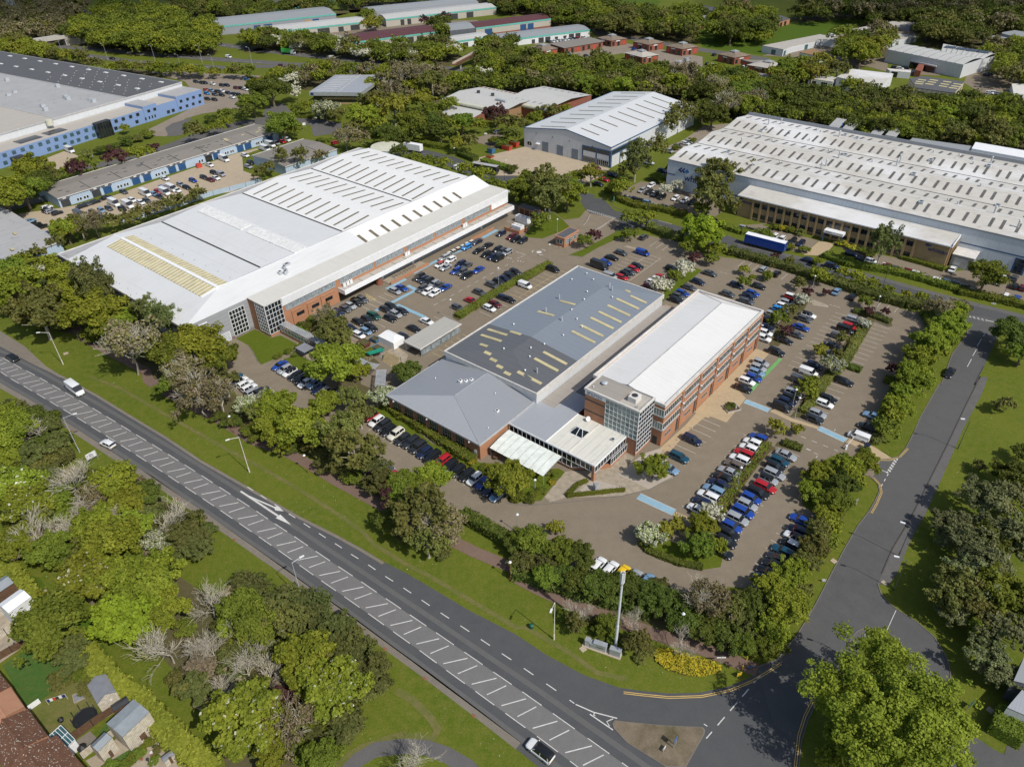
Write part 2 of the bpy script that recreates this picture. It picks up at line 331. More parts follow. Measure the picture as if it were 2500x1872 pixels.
def textmesh(name,body,size,mat,parent,origin,right,up,extrude=.03):
 cu=bpy.data.curves.new('t','FONT');cu.body=body;cu.size=size;cu.extrude=extrude
 o=bpy.data.objects.new('t',cu);COL.objects.link(o)
 dg=bpy.context.evaluated_depsgraph_get();me=bpy.data.meshes.new_from_object(o.evaluated_get(dg));COL.objects.unlink(o);bpy.data.objects.remove(o)
 r,u=Vector(right).normalized(),Vector(up).normalized();n=r.cross(u)
 off=Vector((0,0,0))
 q=parent
 while q is not None:off+=q.location;q=q.parent
 for v in me.vertices:v.co=Vector(origin)-off+r*v.co.x+u*v.co.y+n*v.co.z
 me.materials.clear();me.materials.append(M(mat));me.name=name
 ob=bpy.data.objects.new(name,me);COL.objects.link(ob);ob.parent=parent;return ob
LV={}
def surf(name,mat,s,z):
 LV[z]=LV.get(z,0)+1;setting(MB().poly(pts(s,z+LV[z]*.0012)),name,mat)
def spoly(name,mat,P3,z):setting(MB().poly([(p[0],p[1],z)for p in P3]),name,mat)
g_=MB();g_.quad((-1500,-300,0),(1500,-300,0),(1500,2600,0),(-1500,2600,0));setting(g_,'ground','grass')
low="i -345,-130 0,92 200,207 400,330 600,457 800,588 1000,722 1250,868 1480,1032 1710,1192 1970,1372 2208,1540 o 230,22 420,165 760,405 1100,660 1430,900 1850,1220 2208,1500 p 260,1656 900,2150"
upp="i -300,-380 e 0,1310 280,1462 i 545,0 820,150 1100,322 1400,502 1700,702 2000,872 2208,992 j 400,1180 700,1330 900,1440 1100,1560 1290,1656 o 1500,150 1800,330 2208,540 p 330,715 640,880 930,985 1100,1010 1350,1035 1600,1030 1850,980 2040,900 2208,800"
LOW,UPP=pts(low),pts(upp)
spoly('main_road','asphalt',LOW+pts("q 300,2150 310,1656 330,1450 390,1250 560,910 610,860 300,650")+UPP[::-1],.02)
surf('east_road','asphalt_east',"q -40,820 130,750 300,540 450,290 600,0 m 700,1440 810,1250 850,1200 905,1130 960,1030 990,960 975,900 900,830 820,780 930,690 1000,690 1150,670 1215,595 1280,470 1340,330 1500,50 h 1510,1656 1600,1400 1720,1240 1735,1190 1700,1110 1600,1030 2208,1145 2500,1215 2500,1290 2208,1225 2120,1130 2030,1190 1960,1300 1870,1500 1795,1656 m 1700,280 1560,580 1400,900 1250,1200 1100,1450 1010,1656 q 975,110 920,480 830,500 760,560 610,860 560,910 300,1450 100,1300",.03)
surf('side_road','asphalt_east',"q 880,470 975,100 1000,190 1060,270 1150,340 1300,430 1450,560 1560,740 1590,880 1560,1040 1640,1290 1800,1400 1930,1490 2040,1550 2060,1480 2208,1380 2420,1320 2420,1800 1650,1800 1500,1400 1250,1050 1190,900 1225,830 1235,720 1160,610 1060,520 960,488",.04)
surf('footpath','asphalt_old',"m 1010,1656 1100,1450 1250,1200 1400,900 1560,580 1700,280 1840,0 1905,0 1850,150 1700,430 1540,800 1390,1130 1240,1400 1140,1656 q 1060,130 975,110",.06)
surf('footpath','asphalt_old',"q 610,860 760,560 800,510 900,490 860,580 820,650 790,740 690,930 600,1000 560,910",.06)
north=pts("b 1300,1270 1600,1350 1800,1425 2070,1485 c 130,1540 g 380,10 720,130 1050,235 1400,320 1800,430 h 69,570 400,655 760,735 1100,830 1400,910 1700,1000 2208,1125 2700,1250")
spoly('north_road','asphalt',MB().strip(north,9.,.025).v and[p for p in[]]or pts("g 600,50 700,80 800,85 900,190 1250,262 1500,338 1850,398 2208,530 h 200,560 700,690 870,732 1300,852 1700,962 2208,1085 2600,1180 2600,1280 2208,1170 1700,1045 1350,945 870,795 400,690 0,585 g 1700,470 1300,350 1080,330 960,400 660,190 630,140"),.025)
setting(MB().strip(pts("b 1200,1250 1450,1300 1650,1355 1850,1440 2070,1490 c 0,1510 130,1550 300,1625 g 480,20 680,90"),9.,.022),'north_road','asphalt')
MBk=MB().strip(pts("h -200,470 300,585 700,688 880,728 1310,848 1720,958 2208,1080 2600,1176"),2.2,.05);setting(MBk,'footpath','asphalt_old')
surf('car_park','carpark',"A 470,930 560,1000 600,1250 j -150,150 100,230 300,320 470,420 600,580 720,680 900,800 1060,930 1150,960 1300,930 1420,1030 1720,1110 1900,1250 2208,1400 l 100,1440 400,1560 700,1640 p 1250,180 1500,190 1700,130 1900,140 2120,160 2200,60 m 170,1640 280,1500 390,1330 440,1240 450,1150 340,1080 340,900 400,800 560,680 640,650 780,770 930,860 1000,700 950,640 900,590 960,460 1020,380 1070,260 1160,100 1210,0 h 1210,1640 1290,1500 1390,1330 1430,1180 1380,1060 1250,1035 900,925 700,855 560,815 300,730 0,630 g 2000,600 1850,585 1700,560 1500,500 1420,440 1200,400 1080,395 900,420 900,330 960,290 900,250 690,210 660,180 600,250 470,265 380,195 290,190 100,240 0,250 B 2060,250 1500,300 200,900 A 1100,600",.035)
for i_,(nm,mt,s)in enumerate([('lawn','lawn',"g 130,410 290,422 480,352 520,322 460,262 380,200 290,200 210,300"),('lawn','lawn',"g 510,562 630,578 780,490 960,405 1000,385 930,350 870,388 640,510"),('lawn','lawn',"A 720,858 930,752 1120,848 1215,822 1430,930 1360,1000 1000,1150 960,1110 910,1010 850,930"),('lawn','lawn',"A 1250,1085 1420,1040 1580,1120 1480,1240 1300,1140"),('lawn','lawn',"g 1300,955 1640,690 1570,665 1300,850"),('lawn','leaf_litter',"f 1668,1082 1720,1116 1950,960 2208,812 g 120,810 380,650 365,622 250,650 0,765 f 2000,850"),('lawn','lawn',"l 1085,1330 1140,1440 1250,1510 1430,1580 1640,1622 1790,1600 1830,1440 1700,1330 1600,1420 1480,1430 1260,1330"),('lawn','leaf_litter',"l 2110,600 2200,560 m 120,600 60,640 l 2130,720 1700,1300 1600,1290 1640,1220"),('lawn','leaf_litter',"h 760,1030 800,1012 960,1060 1090,1130 1100,1160 1060,1165 950,1120 730,1490 840,1530 810,1556 700,1500 560,1656 m 350,350 240,330 480,40 h 560,1500 850,1080"),('lawn','leaf_litter',"m 130,545 340,600 325,635 110,580"),('lawn','leaf_litter',"h 390,960 280,1150 140,1330 60,1320 130,1150 300,940"),('lawn','grass',"m 1020,40 1200,120 1100,340 960,460 900,590 960,600 1080,660 1200,590 1500,50 1400,-30"),('lawn','lawn',"j 1500,560 1240,340 1100,220 1010,270 1180,420 1700,720 1860,830 2150,1040 2208,1070 l 100,1055 280,1040 350,950 430,850 480,800 430,770 200,780 j 2208,740 1900,720"),]):surf(nm,mt,s,.055)
surf('lawn','leaf_litter',"f 340,1150 520,1090 660,1010 690,1090 760,1200 830,1330 700,1360 500,1220",.055)
surf('lawn','leaf_litter',"f 870,1380 980,1400 1060,1470 900,1500 j 900,60 1000,100 920,250 740,220 700,100",.055)
for mt,s in(('paving',"l 1280,600 1500,400 1800,60 1900,60 2005,180 1840,385 1680,322 1500,470 1310,700 1180,700"),('gravel',"l 930,822 1190,944 1390,850 1400,800 1330,690 1280,600 1160,640 1040,720"),('patio',"l 480,1020 700,860 720,780 1000,640 1060,680 930,822 1190,944 1010,985 950,1000"),('patio',"l 310,1010 480,800 530,790 740,790 690,900 480,1025 360,1060"),('gravel',"l 590,975 690,880 760,870 960,930"),('paving',"m 65,290 105,268 250,345 480,420 470,440 240,372"),('paving',"m 720,500 950,590 1060,660 1100,690 990,690 700,550"),('patio',"h 410,945 440,935 560,985 560,1003 430,985"),('patio',"g 970,490 1010,482 1140,520 1130,530"),('carpark_pale',"B 2060,250 2110,260 2208,330 2208,520 2000,480"),('patio',"f 1050,1400 1200,1330 1300,1400 1240,1560 1120,1480"),('patio',"A 1350,960 1560,1100 1480,940 1420,900"),('patio',"g 360,480 440,500 600,440 590,420 420,500")):
 surf('paving',mt,s,.078)
bp=MB()
for s,w in(("B 1905,560 1740,650",1.5),("B 1540,780 1380,835",1.2),("B 1240,900 960,1050",1.3),("B 880,1112 660,1225",1.3),("B 900,1185 1000,1238",1.3),("B 985,1240 540,1470",1.3),("B 780,1400 1100,1545",1.3),("l 1100,1005 1400,1143",1.7),("l 1995,205 2200,285",1.5),("m 478,432 705,537",1.6)):
 bp.strip(pts(s),w,.1)
setting(bp,'walkway_paint','blue_path')
be=MB()
for s,w in(("l 1100,1005 1400,1143",1.7),("l 1995,205 2200,285",1.5),("m 478,432 705,537",1.6)):
 a,b=[Vector(p)for p in pts(s)];n=(b-a).normalized().cross(Vector((0,0,1)))*(w/2+.08)
 be.bar(a+n,b+n,.13,.1);be.bar(a-n,b-n,.13,.1)
setting(be,'walkway_edge_line','road_white')
setting(MB().strip(pts("l 2030,140 2130,20 h 160,1435"),0.9,.104),'walkway_paint','green_path')
def offs(line,d):
 line=[Vector((p[0],p[1],0))for p in line];o=[]
 for i,p in enumerate(line):
  t=(line[min(i+1,len(line)-1)]-line[max(i-1,0)]).normalized();o.append(p+Vector((-t.y,t.x,0))*d)
 return o
HU=pts("e -250,1310 20,1425 115,1480 220,1535 i 335,8 440,68 550,132 665,198 780,264 895,332 1020,408 1148,487 1282,568 1415,651 1555,740 1697,830 1848,927 1997,1024 2160,1130 j 175,1235 340,1343 520,1467 710,1595 o 903,95 1110,236 1312,373 1533,523 1772,687 2015,854 p 122,1022 378,1203 672,1412 960,1618 1250,1830")
HL=pts("e -260,1388 -170,1440 -80,1492 5,1545 i 92,17 200,78 312,142 421,208 533,274 651,344 768,417 892,494 1018,574 1147,656 1281,742 1418,833 1560,926 1707,1023 1858,1124 2015,1232 2180,1345 j 207,1460 385,1585 o 568,87 762,221 962,363 1173,515 1395,673 1622,841 1865,1017 2118,1202 p 245,1395 522,1604 820,1830")
wm=MB()
for ln,d in((LOW[:-2],1.0),):
 setting(MB().strip(offs(ln,-.55 if False else.55),1.3,.032),'gutter_dust','dust_edge')
setting(MB().strip(offs(UPP[:14],-.35),.6,.032),'gutter_dust','dust_edge')
midU=[Vector(a).lerp(Vector(b),.5)for a,b in zip(HU[:20],pts("e -250,1150 170,1400 i 430,-60 560,10 690,80 810,146 930,210 1040,285 1180,370 1310,450 1460,540 1590,630 1740,730 1880,800 2030,890 2190,985 j 180,1065 330,1145 500,1230 680,1320"))]
setting(MB().strip(offs(HU,1.75),.9,.032),'lane_wear','tyre_worn');setting(MB().strip(offs(HL,-1.85),.9,.032),'lane_wear','tyre_worn')
ctr=MB().poly([tuple(Vector(p)+Vector((0,0,.030)))for p in HU]+[tuple(Vector(p)+Vector((0,0,.030)))for p in HL[::-1]]);setting(ctr,'hatched_centre','asphalt_worn')
hm=MB()
cumU=[0.]
for a,b in zip(HU,HU[1:]):cumU.append(cumU[-1]+(Vector(b)-Vector(a)).length)
def along(line,cum,t):
 for i in range(len(line)-1):
  if t<=cum[i+1]or i==len(line)-2:return Vector(line[i]).lerp(Vector(line[i+1]),(t-cum[i])/max(1e-6,cum[i+1]-cum[i]))
cumL=[0.]
for a,b in zip(HL,HL[1:]):cumL.append(cumL[-1]+(Vector(b)-Vector(a)).length)
for i in range(1,len(HU)-1):
 a,b=Vector(HU[i]),Vector(HU[i+1]);hm.bar(a,a.lerp(b,.64),.13,.045)
for i in range(1,len(HL)-1):
 a,b=Vector(HL[i]),Vector(HL[i+1]);hm.bar(a,a.lerp(b,.64),.13,.045)
n_=min(len(HU),len(HL))
for i in range(1,n_-1):
 for fr in(.27,.60):
  a=Vector(HU[i]).lerp(Vector(HU[i+1]),fr)
  b=Vector(HL[i]).lerp(Vector(HL[i+1]),.72)if fr<.5 else(Vector(HL[i+1]).lerp(Vector(HL[i+2]),.25)if i+2<len(HL)else Vector(HL[i+1]))
  d=(b-a).normalized();hm.bar(a+d*.75,b-d*.75,.17,.046)
setting(hm,'road_hatching','road_white')
dm=MB()
for s in("i 2083,925 2110,940|i 2130,955 2160,973|i 2185,990 2208,1003",):pass
dl=pts("i 2083,925 2185,990 j 45,988 148,1055 250,1125 365,1197 475,1270 590,1345 710,1420 830,1500 960,1580 o 1090,40 1225,125 1360,215 1500,310 1645,405 1795,503 1950,607 2110,715 p 55,770 218,882 390,1000 560,1120")
dm.dash(dl,.16,.045,2.0,2.6)
dm.dash(pts("q 370,855 290,995"),.14,.045,99,1);dm.dash(pts("q 245,1078 165,1226"),.14,.045,99,1);dm.dash(pts("q 115,1322 28,1485"),.14,.045,99,1);dm.dash(pts("p 2208,1440 2165,1486"),.14,.045,99,1);dm.dash(pts("p 2115,1580 2070,1656"),.14,.045,99,1)
dm.dash(pts("p 2125,885 1670,1415"),.16,.045,1.9,1.5)
dm.strip(pts("p 570,1127 720,1193 920,1245"),.18,.045).bar(*pts("p 690,1210 885,1343"),.18,.045).strip(pts("p 728,1200 722,1216 736,1224"),.16,.047).strip(pts("p 886,1248 832,1272 855,1312"),.16,.047).bar(*pts("p 1650,1292 1680,1312"),.14,.045)
dm.bar(*pts("i 2028,963 j 205,1172"),.38,.045);dm.bar(*pts("i 2095,1005 j 175,1100"),.33,.049)
dm.poly(pts("j 165,1092 200,1088 252,1130 182,1124",.052)[:4]);dm.poly(pts("j 222,1157 313,1245 183,1187",.052))
dm.dash(pts("m 1120,700 1050,812"),.28,.047,.55,.4);dm.dash(pts("m 1142,690 1075,800"),.28,.047,.55,.4);dm.dash(pts("m 1065,815 1000,930"),.16,.047,.9,1.1);dm.bar(*pts("m 950,762 1062,808"),.16,.047)
dm.dash(pts("h 1740,1072 1900,1110"),.28,.042,.6,.45);dm.dash(pts("h 1745,1082 1895,1120"),.28,.042,.6,.45);dm.bar(*pts("h 1900,1115 2050,1140"),.3,.042)
dm.bar(*pts("h 1882,1220 1865,1245"),.14,.047);dm.bar(*pts("h 1848,1270 1812,1330"),.14,.047);dm.bar(*pts("h 1805,1360 1775,1412"),.14,.047);dm.bar(*pts("h 1765,1438 1730,1502"),.14,.047)
dm.dash(pts("g 668,182 905,250"),.3,.05,.5,.35);dm.dash(pts("g 672,190 900,258"),.3,.052,.5,.35);dm.bar(*pts("g 740,350 895,252"),.14,.05);dm.bar(*pts("g 760,348 830,300"),.14,.05);dm.bar(*pts("g 1265,272 1380,302"),.14,.047)
dm.dash(pts("g 640,310 670,275 690,225"),.16,.05,.5,.4);dm.bar(*pts("q 1130,335 1050,512"),.1,.06)
dm.dash(pts("B 1190,1408 2090,912"),.12,.05,1.6,2.);dm.dash(pts("m 150,430 640,625"),.12,.05,1.2,1.3);dm.dash(pts("h 570,980 660,1005"),.14,.05,.8,.3);dm.dash(pts("m 640,520 590,480 620,440"),.12,.05,.9,.7);dm.dash(pts("m 440,640 475,655 430,720"),.12,.05,.9,.5);dm.bar(*pts("m 375,605 410,620"),.25,.05)
dm.dash(pts("B 2120,805 2208,835"),.14,.05,.9,.4);dm.dash(pts("g 70,535 150,560 60,600"),.12,.05,1.2,.5);dm.dash(pts("g 1785,705 1860,722"),.12,.05,1.,.3);dm.dash(pts("B 2020,870 2080,885"),.35,.05,.5,.5);dm.dash(pts("B 2130,905 2200,920"),.35,.052,.5,.5)
c0=Vector(P('g',263,538));dm.poly([tuple(c0+Vector((.9*math.cos(i*.5236),.9*math.sin(i*.5236),.05)))for i in range(12)])
for k_ in range(3):
 th=k_*2.094+.4;dm.strip([c0+Vector((2.3*math.cos(th+q),2.3*math.sin(th+q),0))for q in(0,.25,.5,.7)],.22,.05)
setting(dm,'road_markings','road_white')
ym=MB()
yl=pts("p 975,1005 1150,1025 1350,1045 1620,1037 1850,990 2040,912 2208,812 q 140,765")
ym.strip(offs(yl,-.35),.12,.045).strip(offs(yl,-.65),.12,.045)
yr=pts("q 565,912 470,1080 390,1240 340,1400 312,1656 300,1800");ym.strip(offs(yr,-.35),.12,.047).strip(offs(yr,-.65),.12,.047)
for s in("m 990,690 1070,692 1150,662 1215,597","m 905,1140 950,1060 990,965 975,905 925,850"):
 l_=pts(s);ym.strip(offs(l_,-.3),.1,.053).strip(offs(l_,-.55),.1,.053)
setting(ym,'yellow_lines','road_yellow')
isl=pts("p 900,1262 960,1272 1300,1305 1640,1322 1662,1345 1655,1380 1500,1656 1330,1656 1000,1450 890,1330 878,1290")
setting(MB().prism(isl,.0,.13),'traffic_island','kerb');setting(MB().poly([tuple(Vector(p).lerp(Vector(P('p',1300,1440)),.035)+Vector((0,0,.137)))for p in isl]),'island_soil','island_soil')
kb=MB()
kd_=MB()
def kerb(s,w=.15,kb=kb):
 l_=[Vector((p[0],p[1],0))for p in pts(s)]
 for a,b in zip(l_,l_[1:]):
  d=(b-a).normalized();n=Vector((-d.y,d.x,0))*w/2
  kb.hexa([tuple(a-n),tuple(b-n),tuple(b+n),tuple(a+n)],[tuple(q+Vector((0,0,.13)))for q in(a-n,b-n,b+n,a+n)])
for s in("q 310,1656 330,1450 390,1250 560,910 610,860 760,560 795,520 840,495 920,482 980,492 1060,520 1160,612 1235,720 1225,830 1190,900","q 975,110 1000,190 1060,270 1150,340 1300,430 1450,560 1560,740 1590,880 1560,1040","q -40,815 130,750 300,540 450,290 600,0 m 700,1440 810,1250 850,1200 905,1130 960,1030 990,960 975,900 900,830","m 720,555 990,695 1080,692 1155,670 1215,595 1280,470 1340,330 1500,50 h 1510,1656 1600,1400 1720,1240 1735,1190 1700,1110","l 1085,1330 1140,1440 1250,1510 1430,1580 1640,1622","l 0,1065 150,1085 350,1070 560,1050 950,1005 1190,950 1390,845","l 360,1060 480,1020 700,860","g 510,562 630,578 780,490","g 660,180 690,212 640,300","g 860,118 900,160 1000,200","A 850,930 910,1010 960,1110 1000,1150","g 1310,960 1640,692","h 1090,1160 950,1120 730,1490 840,1530","m 340,350 570,30","m 110,585 330,640"):kerb(s)
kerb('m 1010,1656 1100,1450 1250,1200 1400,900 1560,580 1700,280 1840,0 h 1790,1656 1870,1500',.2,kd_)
setting(kb,'kerb','kerb');setting(kd_,'kerb','kerb_shadow')  # right-hand east kerb: its shadow line is put into the dark colour
setting(MB().strip(pts("e 560,1050 700,1260 1230,1540 i 1250,30 1400,130 1900,390 j 0,540 250,620 470,740 700,880 1000,1040 1250,1180 1650,1370 1850,1470 2208,1620 p 70,60 300,180 560,290 900,420 1250,540 1600,650 1850,740 2100,840"),2.6,.045),'footpath','redpath')
setting(MB().strip(pts("i 760,0 1000,90 1540,400 1950,630 2208,770 j 300,900 700,1150 900,1290 1000,1400 1250,1560 o 1500,60 1700,180 2208,480 p 150,480 500,680 750,860 1000,915"),.9,.03),'worn_track','worn_grass')
setting(MB().strip(pts("o 1200,1010 1330,1090 1480,1230 1550,1340 1500,1420 1400,1420 1250,1390 1100,1430 900,1500 750,1600 650,1656"),1.3,.03),'worn_track','worn_grass')
setting(MB().strip(pts("o 780,1700 880,1590 1020,1510 1250,1480 1450,1490 1620,1550 1800,1656 1900,1760"),2.4,.04),'footpath','asphalt_old')
surf('layby','dust_edge',"e -100,1130 0,1200 210,1330 390,1500 560,1600 500,1590 0,1320 -120,1250",.035)
surf('woodland_floor','leaf_litter',"i 1050,-420 1250,-100 1330,20 1560,150 1880,330 j 0,440 300,560 700,820 1000,1010 1200,1130 1300,1160 1700,1330 1600,1200 1150,960 900,820 700,690 600,580 450,430 0,260 i 1900,100 1700,-250 1500,-350",.03)
surf('woodland_floor','leaf_litter',"e -100,700 200,640 480,600 700,720 1150,1000 1550,1200 1850,1330 2000,1500 1900,1600 1400,1656 1000,1450 700,1250 300,1150 0,1000",.028)
surf('woodland_floor','leaf_litter',"p 0,40 300,150 600,260 1000,400 1400,520 1700,620 1950,700 2200,620 2300,300 2200,150 1500,200 900,150 400,0",.03)
surf('woodland_floor','leaf_litter',"i 0,250 300,330 560,560 600,700 430,740 150,770 0,740",.03)
surf('woodland_floor','leaf_litter',"n 250,-250 800,150 900,330 1200,560 1600,980 1800,1150 1850,1400 1900,1656 2500,1656 o 700,1300 900,1060 1150,1000 1100,780 800,560 500,300 200,150 -100,420 i 1400,1600 1750,1430 1700,1250 1150,900 800,860 400,800",.026)
surf('field','meadow',"c 880,15 980,100 1160,88 1290,20 1200,-40 900,-60",.03);surf('field','meadow',"c 1590,215 2208,200 2208,470 1640,400",.03);surf('field','meadow',"d 0,225 500,175 700,150 1000,165 700,240 400,330 20,370",.03)
surf('field','meadow',"n 60,0 330,60 560,350 760,400 900,680 1250,1100 1600,1440 1850,1656 1600,1656 1200,1150 700,640 400,250 0,-60",.028)
for nm,mt,s in(('yard','concrete',"e 150,215 480,170 820,110 1300,-60 a 2000,1290 2208,1240 b 180,1160 240,1190 -100,1310 a 2050,1440 2208,1500 1950,1620 e 1760,50 1400,170 1050,270 870,300 540,380 520,420 430,440"),('yard','concrete',"c -250,1330 150,1235 860,1420 800,1480 620,1560 480,1500 250,1480 -100,1480 b 1900,1390 1800,1330"),('yard','carpark_pale',"a 1280,610 1500,605 2208,640 b 120,690 30,740 a 2100,900 1700,960 1560,1000 1400,1150 1150,1140 1700,870 1560,690"),('yard','concrete',"a 190,1410 540,1275 740,1330 560,1440 320,1450"),('estate_road','asphalt_old',"a 0,1500 700,1400 1200,1290 1500,1180 1800,1060 2208,990 b 100,900 250,870 320,950 740,1040 730,1120 500,1150 480,1060 380,1030 80,1050 -100,1060 a 1900,1120 1500,1230 900,1400 300,1500 0,1600"),('estate_road','asphalt_old',"a 1390,1080 1450,1040 1620,990 1580,1040 1530,1140 1420,1150"),('yard','carpark_pale',"c 1260,1500 1450,1300 1300,1250 1480,1180 1650,1060 1880,1040 1500,1260 1350,1380 1330,1460"),('yard','carpark',"c 880,1640 1120,1530 1400,1560 1700,1656 g 1800,200 1700,270 1530,215 1250,150 900,85"),('yard','carpark',"g 1900,320 2208,290 h 0,310 480,440 360,550 0,470"),('yard','paving',"h 350,560 480,445 620,460 520,570"),('yard','carpark',"h 640,480 900,540 1150,590 1600,700 2208,650 2400,900 2208,960 2050,950 1700,870 1400,770 1100,690 860,620"),('estate_road','asphalt_old',"c 700,250 1000,300 1660,410 2208,490 2208,520 1640,440 980,330 760,290"),('yard','carpark_pale',"c 160,360 480,440 700,500 960,450 1290,520 1640,620 1640,480 1300,420 960,360 820,380"),('yard','carpark',"d 0,470 330,390 700,280 1250,250 1330,300 880,420 1060,500 820,570 560,500"),('yard','carpark',"d 780,530 1060,490 1060,570 1500,600 1500,640 1100,620"),('yard','carpark',"d 1760,560 2000,600 2208,620 2208,800 1880,800 1700,700"),('yard','carpark',"b -200,290 690,150 1100,190 1880,170 1990,290 1560,300 850,380 650,330"),('yard','carpark',"c 0,285 300,240 700,290 660,330 160,365"),('yard','carpark',"b 1820,1170 2208,1080 c 0,1130 -80,1260 b 1880,1200")):
 surf(nm,mt,s,.03)
setting(MB().strip(pts("a 330,365 560,400 900,425 1400,465 1800,500 2208,525 b 300,545 700,545 1100,590"),9.,.05),'dual_carriageway','asphalt_old')
setting(MB().strip(pts("a 560,440 760,475 1100,520 1500,545 1900,575 b 0,560 500,570 800,600 1100,600"),8.,.045),'dual_carriageway','asphalt_old')
setting(MB().strip(pts("a 1800,370 2208,425 b 0,420 400,465 900,515 1300,560 1800,590 c 0,620 200,640 600,650 1000,660"),9.,.055),'dual_carriageway','asphalt_old')
setting(MB().strip(pts("a 690,90 780,110 830,200"),9.,.05),'estate_road','asphalt_old');setting(MB().strip(pts("a 1150,65 1440,80 1650,110"),8.,.05),'estate_road','asphalt_old')
hw=MB();hw.dash(pts("a 560,410 900,432 1400,472 1800,506 2208,532"),.2,.07,3,6);hw.dash(pts("a 1800,375 2208,430 b 400,470 900,520 1150,548"),.2,.07,3,6);hw.dash(pts("a 760,480 1100,525 1500,550 1900,580"),.2,.07,3,6);setting(hw,'road_markings','road_white')
surf('garden_lawn','garden_grass',"n 20,800 230,660 420,760 690,840 540,950 340,1100 220,1150",.03);surf('garden_patio','worn_grass',"n 350,1100 690,840 900,940 1010,1060 960,1180 610,1440 400,1400 250,1190",.03);surf('garden_lawn','garden_grass',"n 830,1360 960,1230 1050,1250 1000,1340 850,1450",.05);surf('garden_lawn','worn_grass',"n 400,1150 560,1010 760,1000 860,1150 700,1330 560,1250",.05)
surf('garden_patio','patio',"n 720,1600 830,1540 960,1430 1060,1370 1210,1260 1330,1350 1600,1656 1600,1800 900,1800",.032);surf('garden_lawn','garden_grass',"n 900,1620 1100,1500 1190,1480 1200,1560 1050,1700",.05);surf('garden_patio','patio',"n -200,60 100,160 260,330 200,640 0,780 -300,700",.03);surf('garden_lawn','garden_grass',"n 0,430 90,375 120,420 20,480",.05)
surf('garden_patio','concrete',"n 0,480 110,400 160,440 40,520",.055);surf('garden_patio','dust_edge',"n 700,1530 840,1440 760,1350 610,1450",.05)
spoly('paving','paving',[W(*c)for c in((133.5,-55.4),(168.2,-55.4),(168.2,-51.6),(133.5,-51.6))][::-1],.0765)
bl,by=MB(),MB()
def bays(org,n,du,dv,lu,lv,mb=bl,z=.052):
 0
 for k_ in range(n+1):
  u,v=org[0]+du*k_,org[1]+dv*k_;mb.bar(Vector(W(u,v)),Vector(W(u+lu,v+lv)),.10,z)
for a_ in(((104.2,-42.6),12,2.4,0,0,5.),((97.5,-34.6),15,2.4,0,0,5.),((97.,-24.6),8,2.4,0,0,5.),((113.2,-53.),8,2.4,0,0,5.),((178.,-35.4),9,2.4,0,0,5.2),((160.,-35.),3,2.4,0,0,5.),((166.,-45.5),14,2.4,0,0,5.),((150.,-35.),4,2.4,0,0,5.),((180.5,-111.6),8,2.4,0,0,9.),((205.5,-110.),4,0,2.4,5.,0),((209.6,-37.),4,0,2.4,5.,0),((209.4,-80.),6,0,2.4,5.,0),((123.,-136.),3,2.4,0,0,5.),((123.,-121.5),6,2.4,0,0,5.),((105.5,-151.),5,2.4,0,0,8.),((119.,-158.),4,2.4,0,0,5.),((80.9,-112.),13,0,2.5,5.,0),((138.,-127.2),5,2.4,0,0,4.6)):
 bays(*a_)
for a_ in(((151.5,-127.),9,2.4,0,0,7.),((113.8,-123.),5,2.4,0,0,4.5)):bays(*a_,mb=by)
by.bar(Vector(W(151.5,-123.5)),Vector(W(173,-123.5)),.1,.056)
bl.bar(Vector(W(180.5,-107.1)),Vector(W(199.7,-107.1)),.1,.056);bl.bar(Vector(W(180.5,-102.5)),Vector(W(199.7,-102.5)),.1,.056)
for a_,b_ in(((117.,-161.),(121.,-155.)),):pass
for k_ in range(6):
 by.bar(Vector(P('f',940+k_*14,880+k_*9)),Vector(P('f',965+k_*14,955-k_*3)),.12,.056)
 by.bar(Vector(P('f',830+k_*14,1290+k_*8)),Vector(P('f',815+k_*2,1310+k_*8)),.12,.056)
for s in("l 1400,1130 1590,1215","l 1385,1155 1560,1240","l 1330,1215 1520,1300","l 1255,1305 1465,1420","l 1240,1325 1440,1425"):by.bar(Vector(pts(s)[0]),Vector(pts(s)[1]),.12,.056)
for k_ in range(9):
 t_=k_/9;by.bar(Vector(P('l',1400+t_*190,1130+t_*85)),Vector(P('l',1400+t_*175,1163+t_*80)),.12,.058)
 by.bar(Vector(P('l',1440+t_*60,1280+t_*30)),Vector(P('l',1450+t_*70,1330+t_*20)),.12,.058)
setting(bl,'bay_lines','bay_white');setting(by,'bay_lines','bay_yellow')
def U3(u,v,z):return W(u,v,z)
def wall_window(root,a,b,s0,s1,z0,z1,nx=2,ny=1,glass='glass',frame='trim_white',name='window',fw=.07,proud=.05):
 0
 a,b=Vector((a[0],a[1],0)),Vector((b[0],b[1],0));d=(b-a).normalized();n=Vector((d.y,-d.x,0));mb=MB();fm_=MB()
 p=lambda s,z,o:tuple(a+d*s+n*o+Vector((0,0,z)))
 mb.quad(p(s0,z0,.025),p(s1,z0,.025),p(s1,z1,.025),p(s0,z1,.025),0)
 def bar(sa,sb,za,zb):fm_.hexa([p(sa,za,.0),p(sb,za,.0),p(sb,za,proud),p(sa,za,proud)],[p(sa,zb,.0),p(sb,zb,.0),p(sb,zb,proud),p(sa,zb,proud)])
 for k_ in range(nx+1):
  s=s0+(s1-s0)*k_/nx;bar(s-fw/2,s+fw/2,z0,z1)
 for k_ in range(ny+1):
  z=z0+(z1-z0)*k_/ny
  for j_ in range(nx):
   sa=s0+(s1-s0)*j_/nx+fw/2;sb=s0+(s1-s0)*(j_+1)/nx-fw/2;bar(sa,sb,z-fw/2,z+fw/2)
 fr_=MB();fr_.v,fr_.f=fm_.v,fm_.f;fr_.k=fm_.k;w_o=mb.build(name,glass,root);fr_.build('frame',frame,w_o);return w_o
